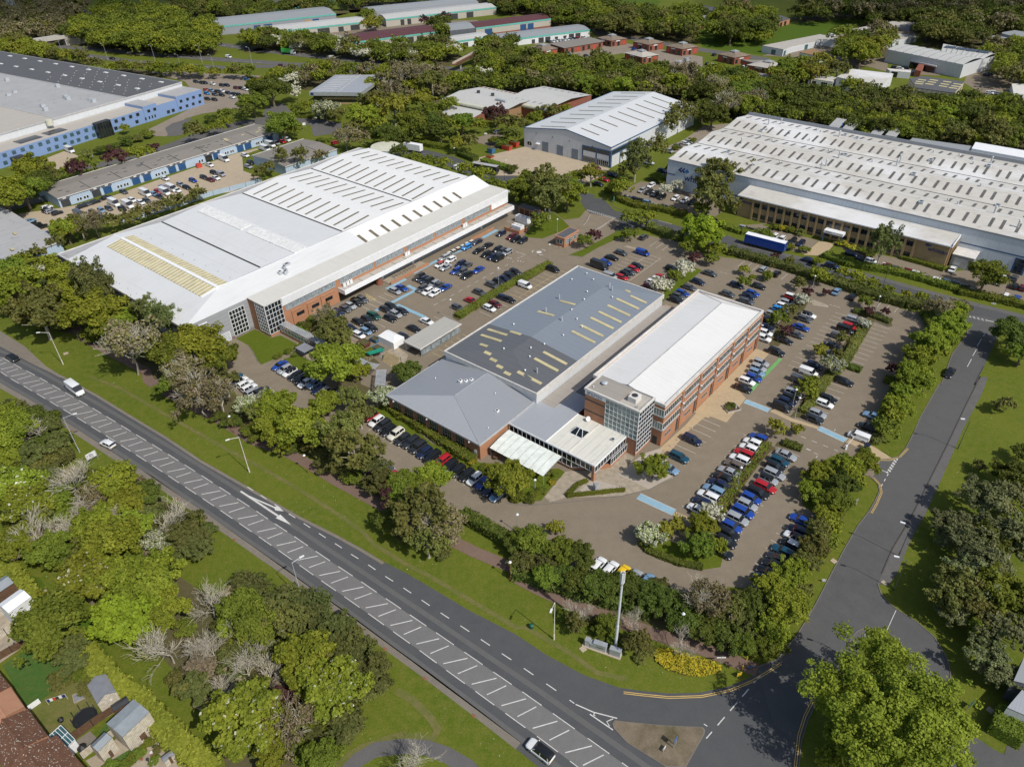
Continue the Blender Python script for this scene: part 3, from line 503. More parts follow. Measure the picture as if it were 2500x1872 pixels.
def wall_panel(root,a,b,s0,s1,z0,z1,mat,name,proud=.06):
 a,b=Vector((a[0],a[1],0)),Vector((b[0],b[1],0));d=(b-a).normalized();n=Vector((d.y,-d.x,0));mb=MB()
 p=lambda s,z,o:tuple(a+d*s+n*o+Vector((0,0,z)))
 mb.hexa([p(s0,z0,0),p(s1,z0,0),p(s1,z0,proud),p(s0,z0,proud)],[p(s0,z1,0),p(s1,z1,0),p(s1,z1,proud),p(s0,z1,proud)])
 return mb.build(name,mat,root)
def glyphs(root,a,b,s0,z,words,h):
 0
 a,b=Vector((a[0],a[1],0)),Vector((b[0],b[1],0));d=(b-a).normalized();n=Vector((d.y,-d.x,0));mb=MB();rr=random.Random(int(z*100))
 p=lambda s,zz,o:tuple(a+d*s+n*o+Vector((0,0,zz)))
 for s1,cnt in words:
  w=(s1-.25-s0)/cnt
  for k_ in range(cnt):
   x=s0+k_*w;hh=h*(1. if k_==0 else rr.choice((.7,.7,1.)))
   for q0,q1 in((0,.25),(.45,.7)):
    if q0 and rr.random()<.25:continue
    mb.hexa([p(x+w*q0,z,.06),p(x+w*q1,z,.06),p(x+w*q1,z,.09),p(x+w*q0,z,.09)],[p(x+w*q0,z+hh,.06),p(x+w*q1,z+hh,.06),p(x+w*q1,z+hh,.09),p(x+w*q0,z+hh,.09)])
   if rr.random()<.6:mb.hexa([p(x,z+hh*.8,.06),p(x+w*.7,z+hh*.8,.06),p(x+w*.7,z+hh*.8,.09),p(x,z+hh*.8,.09)],[p(x,z+hh,.06),p(x+w*.7,z+hh,.06),p(x+w*.7,z+hh,.09),p(x,z+hh,.09)])
  s0=s1
 mb.build('lettering','logo_navy',root)
def quadstrip(root,name,mat,corners):
 mb=MB()
 for c in corners:mb.face(c)
 return mb.build(name,mat,root)
def roof_patch(f,c0,c1,c2,c3,lift=.04,thick=.10):
 0
 mb=MB();cs=(c0,c1,c2,c3)
 mb.hexa([W(u,v,f(u,v)+lift-.02)for u,v in cs],[W(u,v,f(u,v)+lift+thick)for u,v in cs]);return mb
def vent(root,u,v,z,r=.28,h=.6,name='roof_vent',mat='galv'):
 mb=MB();mb.tube(W(u,v,z-.1),W(u,v,z+h*.7),r*.6,r*.6,8);mb.tube(W(u,v,z+h*.7),W(u,v,z+h),r,r*.5,8);return mb.build(name,mat,root)
def ac_unit(root,u,v,z,su=1.2,sv=.9,h=1.,name='roof_unit',mat='white_plastic'):
 mb=MB();mb.ubox(u-su/2,u+su/2,v-sv/2,v+sv/2,z,z+h,0);mb.tube(W(u,v,z+h),W(u,v,z+h+.06),min(su,sv)*.36,None,10,1);return mb.build(name,[mat,'trim_dark'],root)
F=thing('factory',W(134,-208,0),'large white roofed factory with rows of rooflights and a brick and glass office front','factory')
fu0,fu1,fv0,fv1,fe=72.5,196.5,-244.5,-172.4,9.7
val=[fu0,104.4,135.8,166.9,fu1];RH,FT=2.7,10.3
vh0=-238.5
mb=MB();r=[(fu0,fv0),(fu0,fv1),(fu1,fv1),(fu1,fv0)]
mb.prism([W(u,v)for u,v in r],0,fe,cap=False);mb.build('wall','clad_silver',F)
for a_,b_ in(((fu0,fv1),(92.,fv1)),):wall_panel(F,W(92,fv1),W(fu0,fv1),0,19.5,0,.9,'brick','plinth',.08)
ZV,ZR,VS,VT=10.8,12.1,-183.5,-180.4
mids=[88.5,120.1,151.3,182.5];zval=[fe,ZV,ZV,ZV,10.9]
def bay_z(u):
 for i_ in range(4):
  if val[i_]<=u<=val[i_+1]:
   if u<=mids[i_]:return zval[i_]+(ZR-zval[i_])*(u-val[i_])/(mids[i_]-val[i_])
   return ZR+(zval[i_+1]-ZR)*(u-mids[i_])/(val[i_+1]-mids[i_])
 return fe
def front_z(u,v):return fe+(ZR-fe)*(fv1-v)/(fv1-VT)
def roof_z(u,v):return front_z(u,v)if v>VT else bay_z(u)
RH=ZR-fe
for i_,(a_,b_)in enumerate(zip(val,val[1:])):
 mid=mids[i_];za,zb=zval[i_],zval[i_+1];m2='roof_white' if i_<2 else 'roof_white_new';nx_=mids[i_+1]if i_<3 else b_
 mb=MB();mb.face([W(a_,vh0,za),W(a_,fv1 if i_==0 else VS,za),W(mid,VT,ZR),W(mid,vh0,ZR)][::-1]);mb.build('roof',m2,F)
 mb=MB();mb.face([W(mid,vh0,ZR),W(mid,VT,ZR),W(b_,VS,zb),W(b_,vh0,zb)][::-1]);mb.build('roof',m2,F)
 hb=MB();hb.face([W(mid,VT,ZR),W(nx_,VT,ZR),W(b_,VS,zb)]);hb.build('roof',m2,F)
 p_=[W(a_,fv1,fe),W(b_,fv1,fe),W(b_,VT,ZR),W(max(a_,88.5),VT,ZR)];hb=MB();hb.face(p_);hb.build('roof',m2,F)
 gb=MB();gb.face([W(a_,vh0,fe),W(a_,vh0,za),W(mid,vh0,ZR),W(b_,vh0,zb),W(b_,vh0,fe)][::-1]if za>fe else[W(a_,vh0,fe),W(mid,vh0,ZR),W(b_,vh0,zb),W(b_,vh0,fe)][::-1]);gb.build('gable','clad_pale',F)
 for k_ in range(15):
  u=a_+1.5+k_*(b_-a_-3)/14;h_=bay_z(u)-fe
  if h_>.5:lv=MB();lv.ubox(u-.5,u+.5,vh0-.06,vh0-.02,fe+.15,fe+h_*.8);lv.build('louvre','rooflight_grey',F)
 rd=MB();rd.ubox(mid-.12,mid+.12,vh0,VT,ZR-.02,ZR+.05);rd.build('ridge_cap','trim_white',F)
 if i_<3:gu=MB();gu.ubox(b_-.28,b_+.28,vh0,VS-.1,ZV+.03,ZV+.09);gu.build('valley_gutter','gutter',F)
rd=MB();rd.ubox(88.5,196.4,VT-.1,VT+.1,ZR-.02,ZR+.05);rd.build('ridge_cap','trim_white',F)
ew=MB();ew.face([W(fu1,fv1,fe),W(fu1,VT,ZR),W(fu1,VS,10.9),W(fu1,vh0,10.9),W(fu1,vh0,fe)][::-1]);ew.build('gable','clad_pale',F)
wk=MB();wk.face([W(fu0,fv0,fe),W(fu0,vh0,fe),W(fu1,vh0,fe),W(fu1,fv0,fe)][::-1]);wk.build('gutter_walkway','roof_felt_pale',F)
fl=MB();fl.ubox(fu0-.25,fu0,fv0-.1,fv1,fe-.6,fe+.12);fl.ubox(fu1,fu1+.25,fv0,-163.7,fe-.4,fe+.2);fl.ubox(fu0,fu1,fv0-.25,fv0,fe-.3,fe+.2);fl.build('eaves_trim','trim_pale',F)
db=MB();db.ubox(fu0-.5,fu0-.25,fv0,fv1,fe-1.1,fe-.3);db.build('gutter','gutter',F)
wb=MB();wb.ubox(fu0-.06,fu0-.005,fv0+3,fv1-1,5.6,7.8);wb.build('window_band','glass_pale',F)
for a_,b_,sets in((135.8,166.9,((137.2,148.2,-234,-186,4.93),(153.5,164.,-234,-186,4.93))),(166.9,196.5,((168.2,179.2,-234,-186,4.93),(184.,192.8,-234,-184.7,4.93)))):
 for u0_,u1_,va,vb,st in sets:
  n=int(round((vb-va)/st))
  for k_ in range(n+1):
   v=va+k_*st+.2;ua,ub=u0_,u1_
   if u0_>183 and k_==11:ua,ub=188.6,191
   roof_patch(lambda u,v_:bay_z(u),(ua,v-.36),(ua,v+.36),(ub,v+.36),(ub,v-.36),.02,.05).build('rooflight','rooflight',F)
for k_ in range(10):
 u=136.6+k_*4.93
 roof_patch(front_z,(u-.55,-176.9),(u+.55,-176.9),(u+.55,-172.9),(u-.55,-172.9),.02,.05).build('rooflight','rooflight',F)
mr=MB()
for side in(-1,1):
 for k_ in range(33):
  v=-233.5+k_*1.6;u0_,u1_=(87.9,83.2)if side<0 else(88.9,92.)
  cs=[(u0_,v),(u1_,v),(u1_,v+1.25),(u0_,v+1.25)]
  if side<0:cs=cs[::-1]
  mr.hexa([W(u,v_,bay_z(u)+.02)for u,v_ in cs],[W(u,v_,bay_z(u)+.22)for u,v_ in cs])
mr.build('rooflight','rooflight_cream',F)
fr=MB();
for side in(-1,1):
 u0_,u1_=(87.9,83.2)if side<0 else(88.9,92.)
 cs=[(u0_,-234),(u1_,-234),(u1_,-180.3),(u0_,-180.3)]
 if side<0:cs=cs[::-1]
 fr.hexa([W(u,v_,bay_z(u)+.01)for u,v_ in cs],[W(u,v_,bay_z(u)+.14)for u,v_ in cs])
fr.ubox(87.9,88.9,-234,-180.3,ZR-.1,ZR+.35);fr.build('rooflight_frame','trim_white',F)
mw=MB()
for va,vb in((-234.5,-209.),(-206.5,-180.5)):
 n=int((vb-va)/1.7)
 for k_ in range(n):
  v=va+k_*1.7;cs=[(119.6,v),(115.4,v),(115.4,v+1.5),(119.6,v+1.5)][::-1]
  mw.hexa([W(u,v_,bay_z(u)+.03)for u,v_ in cs],[W(u,v_,bay_z(u)+.3)for u,v_ in cs])
mw.build('rooflight','rooflight_white',F)
mw=MB();[mw.ubox(115.05,115.25,va,vb,fe+RH-.75,fe+RH-.5)for va,vb in((-234.5,-209.),(-206.5,-180.5))];mw.build('rooflight_frame','rooflight_grey',F)
for u in(76.,80.):
 sm=MB();sm.ubox(u-.06,u+.06,vh0,-179,bay_z(u)+.01,bay_z(u)+.04)
for u in(76.3,98.,108.):
 sm=MB();sm.ubox(u-.05,u+.05,vh0+1,-181,bay_z(u)-.03,bay_z(u)+.03);sm.build('roof_lap','trim_pale',F)
for k_ in range(14):vent(F,74.3,-238+k_*4.8,fe+.2,.2,.35)
for k_ in range(9):vent(F,94.5,-233+k_*6.2,bay_z(94.5),.22,.4)
for k_ in range(4):vent(F,119.+k_*.0+.3,-226+k_*11,fe+RH,.2,.35)
for u,v in((108.,-176.5),(106.8,-174.6),(105.6,-175.4),(107.4,-175.)):ac_unit(F,u,v,roof_z(u,v),.9,.8,1.1,mat='galv')
ac_unit(F,109.8,-177.8,roof_z(109.8,-177.8)-.1,2.,1.2,.5,mat='galv')
ov=-164.9
for ua,ub in((92.,117.),(117.,196.5)):
 ob_=MB();ob_.ubox(ua,ub,fv1,ov,0,9.9)if ub<118 else ob_.ubox(ua,ub,fv1,ov,3.6,9.9);ob_.build('wall','brick',F)
gw=MB();gw.ubox(133.,196.5,fv1,ov,0,3.6);gw.build('wall','clad_grey',F)
gd=MB();gd.ubox(117.,133.,fv1,-170.5,0,3.6);gd.build('wall','clad_dark',F)
rt=MB();rt.ubox(91.8,196.6,fv1,ov+.3,9.93,10.05);rt.build('roof','roof_cream',F)
fa=MB();fa.hexa([W(97.4,ov+.02,7.45),W(97.4,ov+.35,7.45),W(196.6,ov+.35,7.45),W(196.6,ov+.02,7.45)],[W(97.4,ov+.02,10.0),W(97.4,ov+.75,10.0),W(196.6,ov+.75,10.0),W(196.6,ov+.02,10.0)]);fa.build('fascia','trim_white',F)
fa=MB();fa.ubox(187.5,196.6,ov+.02,ov+.36,5.4,7.44);fa.ubox(196.5,196.7,-172.4,ov+.3,5.4,10);fa.build('fascia','trim_white',F)
A0,B0=W(0,ov),W(200,ov)
segs=[(98.6,116.4),(118.2,131.5),(132.6,144.6),(146.,158.3),(159.5,171.8),(173.6,186.4)]
for ua,ub in segs:wall_window(F,A0,B0,ua,ub,5.5,7.4,int((ub-ua)/.75),1,'glass_pale','trim_grey','ribbon_window',.09,.12)
for u in(101.6,107.,112.):
 wall_window(F,A0,B0,u,u+2.6,2.2,3.2,4,1,'glass','trim_dark');wall_panel(F,A0,B0,u-1.6,u-1.3,.3,4.6,'brick','pier',.3)
for u0_,u1_ in((100.,103.5),(105.5,109.5),(111.,116.)):wall_panel(F,A0,B0,u0_,u1_,4.2,4.5,'brick','string_course',.16)
cp=MB();cp.ubox(117.3,196.4,ov+.02,-162.0,4.3,4.5);cp.build('canopy_roof','roof_flat_beige',F)
cf=MB();cf.ubox(117.2,196.5,-162.0,-161.7,3.3,4.75);cf.ubox(117.0,117.2,ov+.05,-161.7,3.3,4.75);cf.ubox(196.5,196.7,ov+.05,-161.7,3.3,4.75);cf.build('canopy_fascia','trim_white',F)
cj=MB()
for k_ in range(17):cj.ubox(120+k_*4.6,120.08+k_*4.6,ov+.5,-162.1,4.5,4.56)
cj.build('roof_joint','trim_dark',F)
rl=MB()
for k_ in range(5):rl.tube(W(187.5+k_*2,-161.9,4.7),W(187.5+k_*2,-161.9,5.7),.03)
rl.tube(W(187.5,-161.9,5.7),W(195.5,-161.9,5.7),.03);rl.tube(W(117.4,-161.9,5.4),W(117.4,-164.5,5.4),.03);rl.tube(W(117.4,-161.9,4.7),W(117.4,-161.9,5.4),.03);rl.build('handrail','metal',F)
for u in(119.,120.3,121.6,144.6,145.7,172.2,173.3):ac_unit(F,u,ov+.75,4.5,.95,.45,1.25,'air_conditioner')
for k_,u in enumerate((136.,142.,150.,158.,164.,171.,178.,184.)):wall_window(F,A0,B0,u,u+2.,1.6,2.4,3,1,'glass','trim_dark')
for u in(134.,147.5,181.5):wall_panel(F,A0,B0,u,u+.9,.1,2.2,'white_plastic','door')
rb=MB();rb.tube(W(131.8,-163.6,0),W(131.8,-163.6,2.6),1.1,.9,10);rb.build('lobby_drum','brick_red',F)
tw=MB();tw.ubox(92.0,97.3,ov-.3,ov+.25,0,.9);tw.ubox(91.9,92.,-172.3,-169.2,0,9.9);tw.build('plinth','brick',F)
wall_window(F,W(92,ov+.27),W(97.3,ov+.27),0,5.3,.9,9.8,5,6,'glass','trim_white','stair_glazing',.1,.08)
wall_window(F,W(91.9,-169.2),W(91.9,ov+.25),0,4.5,.9,9.8,5,8,'glass','trim_white','stair_glazing',.1,.08)
wall_panel(F,W(91.98,-172.3),W(91.98,-169.3),0,3.,0,9.9,'brick','wall',.06)
wall_window(F,W(72.5,fv1),W(92,fv1),13.,17.8,.6,8.4,5,6,'glass','trim_white','tall_window',.12,.08)
wall_window(F,W(72.5,fv1),W(92,fv1),7.2,11.8,0.2,2.8,1,6,'glass_pale','trim_white','roller_door',.14,.1)
wall_panel(F,W(72.5,fv1),W(92,fv1),1.8,6.4,8.35,8.55,'white_plastic','sign_rail',.25)
glyphs(F,W(72.5,fv1),W(92,fv1),2.0,7.7,((6.3,22),),.42);glyphs(F,W(72.5,fv1),W(92,fv1),2.9,7.15,((3.,9),(5.4,7)),.3)
H=thing('low_hall',W(99,-99,0),'low brick hall under a hipped pale grey metal roof with a glazed lobby side','hall')
hb=MB();hb.ubox(89.4,109,-113.1,-84.5,0,4.7);hb.build('wall','brick',H)
ez,rz_=5.,7.6;e0=(88.9,-113.6);e1=(88.9,-84.1);e2=(109.3,-84.1);e3=(109.3,-113.6)
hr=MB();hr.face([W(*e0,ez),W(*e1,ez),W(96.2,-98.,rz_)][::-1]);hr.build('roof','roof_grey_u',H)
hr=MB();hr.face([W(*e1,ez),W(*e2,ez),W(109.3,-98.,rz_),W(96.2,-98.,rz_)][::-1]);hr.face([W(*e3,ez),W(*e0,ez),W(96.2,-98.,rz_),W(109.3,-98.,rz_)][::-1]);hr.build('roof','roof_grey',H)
ht=MB();ht.ubox(88.75,88.9,-113.75,-83.95,4.6,5.06);ht.ubox(88.9,109.2,-84.1,-83.95,4.6,5.06);ht.ubox(88.9,107.,-113.75,-113.6,4.6,5.06);ht.build('eaves_trim','trim_grey',H)
rd=MB();rd.tube(W(96.2,-98.,rz_),W(107.,-98.,rz_),.09);rd.tube(W(88.9,-113.6,ez+.03),W(96.2,-98.,rz_),.07);rd.tube(W(88.9,-84.1,ez+.03),W(96.2,-98.,rz_),.07);rd.build('ridge_cap','metal',H)
for k_ in range(7):
 v=-112.9+k_*4.05;wall_panel(H,W(89.4,-113.1),W(89.4,-84.5),v+112.9,v+113.4,0,4.6,'brick','pier',.35)
for k_ in range(6):
 v=-112.3+k_*4.05;wall_window(H,W(89.4,-113.1),W(89.4,-84.5),v+113.3,v+116.3,1.3,4.2,4,3,'glass','trim_grey')
wall_panel(H,W(89.4,-113.1),W(89.4,-84.5),26.8,27.6,.1,2.2,'white_plastic','door')
for v in(-111.,-100.,-87.):
 fl=MB();fl.box(Vector(W(88.7,v,4.4)),(.35,.35,.18));fl.build('floodlight','white_plastic',H)
ac_unit(H,99.5,-88.,ez+2.5*(88+1-84.6)/13.9-.1,.8,.8,.45,'roof_vent');
for u,v in((94.,-86.),(103.6,-92.),(100.,-108.)):vent(H,u,v,ez+2.6*min((-84.1-v)/13.9 if v>-98 else(v+113.6)/15.6,1.),.22,.35)
for u,v in((101.5,-101.),(102.3,-100.),(103.4,-99.2)):ac_unit(H,u,v,rz_-.6,.9,.7,.7,'roof_unit','white_plastic')
T=thing('tall_hall',W(137,-98,0),'long taller hall with dark slate coloured metal roof and rows of cream rooflights','hall')
tz=7.6;t0,t1,tv0,tv1=108.3,166.2,-112.3,-83.4;tm=(tv0+tv1)/2;TR=1.5
tb=MB();tb.ubox(t0,t1,tv0,tv1,0,tz);tb.build('wall','clad_pale',T)
def tzf(u,v):return tz+.12+TR*max(0,min(1-abs(v-tm)/((tv1-tv0)/2),(t1-u)/9.,(u-t0)/9.))
for mt,ua,ub in(('roof_slate_dark',t0,125.),('roof_slate_blue',125.,t1)):
 rr=MB();c=lambda u,v:W(u,v,tzf(u,v));a_,b_=(t0+9 if ua==t0 else ua),(t1-9 if ub==t1 else ub)
 rr.face([c(ua,tv1),c(ub,tv1),c(b_,tm),c(a_,tm)]);rr.face([c(ub,tv0),c(ua,tv0),c(a_,tm),c(b_,tm)])
 if ua==t0:rr.face([c(ua,tv0),c(ua,tv1),c(a_,tm)])
 else:rr.face([c(ub,tv1),c(ub,tv0),c(b_,tm)])
 rr.build('roof',mt,T)
tp=MB();tp.ubox(t0-.3,t0,tv0-.3,tv1+.3,tz-1.,tz+.35);tp.ubox(t1,t1+.3,tv0-.3,tv1+.3,tz-1.,tz+.35);tp.ubox(t0,t1,tv0-.3,tv0,tz-.8,tz+.35);tp.ubox(t0,t1,tv1,tv1+.3,tz-.8,tz+.35);tp.build('parapet','trim_pale',T)
for u in[159.4,155.4,150.9,146.6,142.7,138.,134.2,122.,118.4,111.8]:
 roof_patch(tzf,(u-.45,-91.8 if u<157 else-89.8),(u+.45,-91.8 if u<157 else-89.8),(u+.45,-84.7),(u-.45,-84.7),.02,.12).build('rooflight','rooflight_cream',T)
for u,va,vb in((145.,-103.5,-98.6),(137.,-105.,-99.8),(122.5,-110.5,-104.),(119.3,-110.,-103.2),(115.5,-107.,-104.6),(113.2,-103.5,-101.5),(112.,-100.6,-98.6),(110.9,-97.6,-95.8),(110.,-94.5,-92.6),(124.5,-104.5,-101.),(161.,-92.5,-91.)):
 roof_patch(tzf,(u-.45,va),(u+.45,va),(u+.45,vb),(u-.45,vb),.02,.12).build('rooflight','rooflight_cream',T)
for u,v in((163.,-107.),(157.6,-108.5),(160.5,-103.),(153.,-100.),(148.6,-98.),(142.,-97.5),(155.,-93.),(139.5,-94.),(137.5,-91.),(131.,-92.3),(127.8,-106.),(124.6,-93.5),(121.,-95.),(118.,-93.),(116.5,-100.),(113.,-90.5)):vent(T,u,v,tzf(u,v),.3,.5)
for u,v in((146.,-104.5),(159.5,-96.8),(158.,-95.),(136.2,-96.5),(137.9,-103.),(114.5,-88.)):
 mb=MB();mb.tube(W(u,v,tzf(u,v)-.1),W(u,v,tzf(u,v)+1.3),.2,.2,8);mb.build('flue','galv',T)
lr=MB();lr.ubox(109.5,t1,tv1+.3,-79.,4.4,4.62);lr.build('link_roof','roof_strip',T)
lr=MB();lr.face([W(117.6,-79.,4.66),W(117.6,-74.35,4.1),W(168.,-74.35,4.1),W(168.,-79.,4.66)][::-1]);lr.build('link_roof','roof_slate_dark',T)
lr=MB();lr.ubox(109.5,168.,-79.08,-78.9,4.5,4.75);lr.build('roof_kerb','trim_grey',T)
lw=MB();lw.ubox(109.6,168.,tv1+.31,-74.35,0,4.05);lw.build('wall','brick',T)
lr=MB();lr.face([W(109.5,-78.9,4.72),W(109.5,-73.8,4.55),W(117.6,-73.8,4.55),W(117.6,-78.9,4.72)][::-1]);lr.build('link_roof','roof_grey_u',T)
O=thing('office_block',W(143,-65,0),'three storey brick office block with ribbon windows and a pale hipped roof','office')
o0,o1,ov0,ov1,oz=117.7,168.4,-74.2,-55.5,11.2
bb=MB();bb.ubox(o0,o1,ov0,ov1,0,oz);bb.build('wall','brick',O)
op=MB();op.ubox(o0-.05,o1+.05,ov0-.05,ov0+.35,oz-.2,11.75);op.ubox(o0-.05,o1+.05,ov1-.35,ov1+.06,oz-.2,11.75);op.ubox(o1-.35,o1+.06,ov0+.35,ov1-.35,oz-.2,11.75);op.ubox(o0-.05,o0+.35,ov0+.35,ov1-.35,oz-.2,11.75);op.build('parapet','trim_pale',O)
q=lambda u,v,z:W(u,v,z)
r1=MB();mz=12.6;vm=-65.2
r1.face([q(o0+.4,ov1-.5,11.25),q(o1-.5,ov1-.5,11.25),q(164,vm,mz),q(o0+.4,vm,mz)]);r1.face([q(o1-.5,ov0+.5,11.25),q(o0+.4,ov0+.5,11.25),q(o0+.4,vm,mz),q(164,vm,mz)]);r1.face([q(o1-.5,ov1-.5,11.25),q(o1-.5,ov0+.5,11.25),q(164,vm,mz)]);r1.build('roof','roof_office',O)
rc=MB();rc.tube(q(o0+.4,vm,mz),q(164,vm,mz),.16);rc.tube(q(164,vm,mz),q(o1-.5,ov1-.5,11.3),.09);rc.tube(q(164,vm,mz),q(o1-.5,ov0+.5,11.3),.09);rc.build('ridge_cap','trim_grey',O)
a_,b_=W(o0,ov1),W(o1,ov1)
nb=6;bw=(o1-o0)/nb
for k_ in range(nb):
 s0,s1=k_*bw+(.05 if k_==0 else.75),(k_+1)*bw-.75
 for z0,z1 in((4.7,6.5),(8.4,10.2)):
  wall_window(O,a_,b_,s0,s1,z0,z1,9,1,'glass','trim_pale','ribbon_window',.1,.09);wall_panel(O,a_,b_,s0-.05,s1+.05,z0-.28,z0-.08,'metal','window_sill',.22)
 wall_window(O,a_,b_,s0+1.4,s0+4.2,1.9,2.7,3,1,'glass','trim_grey')
 wall_panel(O,a_,b_,(k_+1)*bw-.55,(k_+1)*bw-.05,0,10.6,'brick','pier',.25)
 wall_panel(O,a_,b_,s1-1.,s1-.1,.05,3.6,'trim_dark','recess_shade',.02)  # flat dark panel; the shade of a recess is put into its colour
 lp=MB();p_=Vector(W(o0+(k_+1)*bw-.3,ov1+.6,7.6));lp.tube(p_-Vector((.3*UY,-.3*UX,-.1)),p_,.05);lp.box(p_,(.45,.3,.16));lp.build('floodlight','white_plastic',O)
for z0,z1 in((4.7,6.5),(8.4,10.2)):
 wall_window(O,W(o0,-58.1),W(o0,ov1),0.05,2.55,z0,z1,4,1,'glass_green','trim_pale','ribbon_window',.1,.09);wall_panel(O,W(o0,-58.1),W(o0,ov1),0,2.6,z0-.28,z0-.08,'metal','window_sill',.2)
 wall_window(O,W(o1,ov1),W(o1,ov0),1.2,8.4,z0,z1,9,1,'glass','trim_pale','ribbon_window',.1,.09);wall_window(O,W(o1,ov1),W(o1,ov0),9.9,17.4,z0,z1,9,1,'glass','trim_pale','ribbon_window',.1,.09)
 wall_window(O,W(o1,ov0),W(o0,ov0),2,48,z0,z1,48,1,'glass','trim_pale','ribbon_window',.1,.09)
wall_panel(O,W(o0,-58.1),W(o0,ov1),.4,1.6,0,2.3,'trim_dark','door')
st=MB();st.ubox(111.4,117.6,-72.1,-58.2,0,12.2);st.build('wall','brick',O)
sp=MB();sp.ubox(111.2,117.65,-72.3,-71.9,12.2,12.7);sp.ubox(111.2,111.6,-71.9,-58.4,12.2,12.7);sp.ubox(111.2,117.65,-58.4,-58.,12.2,12.7);sp.build('parapet','trim_pale',O)
sr=MB();sr.ubox(111.5,117.6,-72.,-63.8,12.22,12.5);sr.build('roof','roof_strip',O);sr=MB();sr.ubox(111.5,117.6,-63.7,-58.4,12.2,12.26);sr.build('roof','roof_flat_beige',O)
ac_unit(O,114.6,-61.4,12.26,2.4,2.,1.3,'plant_box','trim_pale');vent(O,115.3,-69.6,12.5,.8,.7);vent(O,112.9,-71.,12.5,.25,.3);vent(O,112.6,-59.4,12.26,.15,.9)
bk=MB();bk.ubox(117.55,117.75,-72.,-58.,11.2,12.6);bk.build('upstand','trim_grey',O)
wall_window(O,W(111.39,-66.6),W(111.39,-58.2),0,8.4,4.6,12.2,8,6,'glass_green','trim_white','stair_glazing',.08,.1)
wall_window(O,W(111.4,-58.19),W(117.6,-58.19),0,6.2,.9,12.2,6,9,'glass','trim_white','stair_glazing',.08,.1)
wall_panel(O,W(111.39,-72.1),W(111.39,-66.7),0,5.4,11.1,12.15,'trim_white','sign_band',.05)
glyphs(O,W(111.39,-72.1),W(111.39,-66.7),.6,11.72,((2.4,9),(4.9,9)),.26);glyphs(O,W(111.39,-72.1),W(111.39,-66.7),.6,11.3,((1.6,5),(3.,5),(4.8,7)),.26)
for z in(9.6,6.6):wall_panel(O,W(111.39,-72.1),W(111.39,-66.7),0,5.35,z,z+.35,'trim_dark','recess_shade',.01)  # dark strips painting the shade of recessed bands on flat brick
Lb=thing('glazed_lobby',W(105,-72,0),'single storey glazed lobby with cream roof and a brick corner post','lobby')
lb=MB();lb.ubox(99.1,111.4,-73.7,-60.9,4.32,4.5);lb.build('roof','roof_lobby',Lb)
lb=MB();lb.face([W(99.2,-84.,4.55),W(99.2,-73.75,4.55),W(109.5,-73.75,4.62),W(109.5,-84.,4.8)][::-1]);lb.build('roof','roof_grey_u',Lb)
lt=MB();lt.ubox(98.95,99.1,-84.2,-60.75,4.25,4.62);lt.ubox(99.1,111.4,-60.9,-60.75,4.25,4.62);lt.ubox(99.1,111.4,-73.78,-73.62,4.5,4.64);lt.build('roof_trim','trim_white',Lb)
lt=MB();lt.ubox(99.3,111.2,-67.9,-67.6,4.5,4.66);lt.build('roof_joint','trim_pale',Lb)
core=MB();core.prism([W(99.5,-84),W(109.4,-84),W(111.3,-72),W(111.3,-61.2),W(104.9,-61.2),W(103.3,-62.3),W(99.5,-67)][::-1],0,4.28,cap=False);core.build('wall','trim_dark',Lb)
pl=MB();pl.prism([W(99.15,-84),W(111.2,-84),W(111.3,-60.4),W(104.9,-60.4),W(103.,-61.9),W(99.15,-66.8)][::-1],0,.85);pl.build('plinth','brick',Lb)
wall_window(Lb,W(99.05,-84.1),W(99.05,-60.8),.1,17.3,.85,4.25,14,2,'glass','trim_white','glazing',.1,.08)
wall_window(Lb,W(99.05,-84.1),W(99.05,-60.8),17.3,23.3,2.6,4.25,5,1,'glass','trim_white','glazing',.1,.08)
wall_window(Lb,W(99.,-60.8),W(111.4,-60.8),0,12.2,2.6,4.25,11,1,'glass','trim_white','glazing',.1,.08)
wall_window(Lb,W(104.9,-60.45),W(111.4,-60.45),0,6.4,.85,2.55,7,1,'glass','trim_white','glazing',.1,.08)
wall_window(Lb,W(99.05,-66.8),W(102.95,-61.95),.1,6.1,.85,2.58,4,1,'glass','trim_white','glazing',.1,.08)
cp=MB();cp.ubox(98.9,99.6,-61.5,-60.85,0,4.25);cp.build('corner_post','brick',Lb)
sk=MB();cx,cv=106.2,-69.7
base=[W(cx-1.5,cv-1.7,4.5),W(cx-1.5,cv+1.7,4.5),W(cx+1.5,cv+1.7,4.5),W(cx+1.5,cv-1.7,4.5)];r0_,r1_=W(cx,cv-.8,5.7),W(cx,cv+.8,5.7)
for f_ in([base[1],base[0],r0_,r1_],[base[3],base[2],r1_,r0_],[base[0],base[3],r0_],[base[2],base[1],r1_]):sk.face(f_[::-1],0)
for p_,q_ in((base[0],r0_),(base[3],r0_),(base[1],r1_),(base[2],r1_),(r0_,r1_),(base[0],base[1]),(base[1],base[2]),(base[2],base[3]),(base[3],base[0]),(W(cx-1.5,cv,4.5),W(cx,cv,5.7)),(W(cx+1.5,cv,4.5),W(cx,cv,5.7))):sk.tube(p_,q_,.07,.07,4,1)
sk.build('roof_lantern',['glass','trim_white'],Lb)
for u,v,s_ in((108.4,-62.4,.8),):ac_unit(Lb,u,v,4.5,s_,s_,.4,'roof_unit','galv')
ds=MB();c_=Vector(W(110.6,-70.6,5.1));ds.tube(c_-Vector((0,0,.6)),c_,.06);ds.tube(c_,c_+Vector((.12,-.2,.12)),.55,.6,12);ds.build('satellite_dish','white_plastic',Lb)
cn=thing('fabric_canopy',W(94.8,-76,0),'pale ribbed fabric canopy over a patio beside the glazed lobby','canopy')
fc=MB();n=16
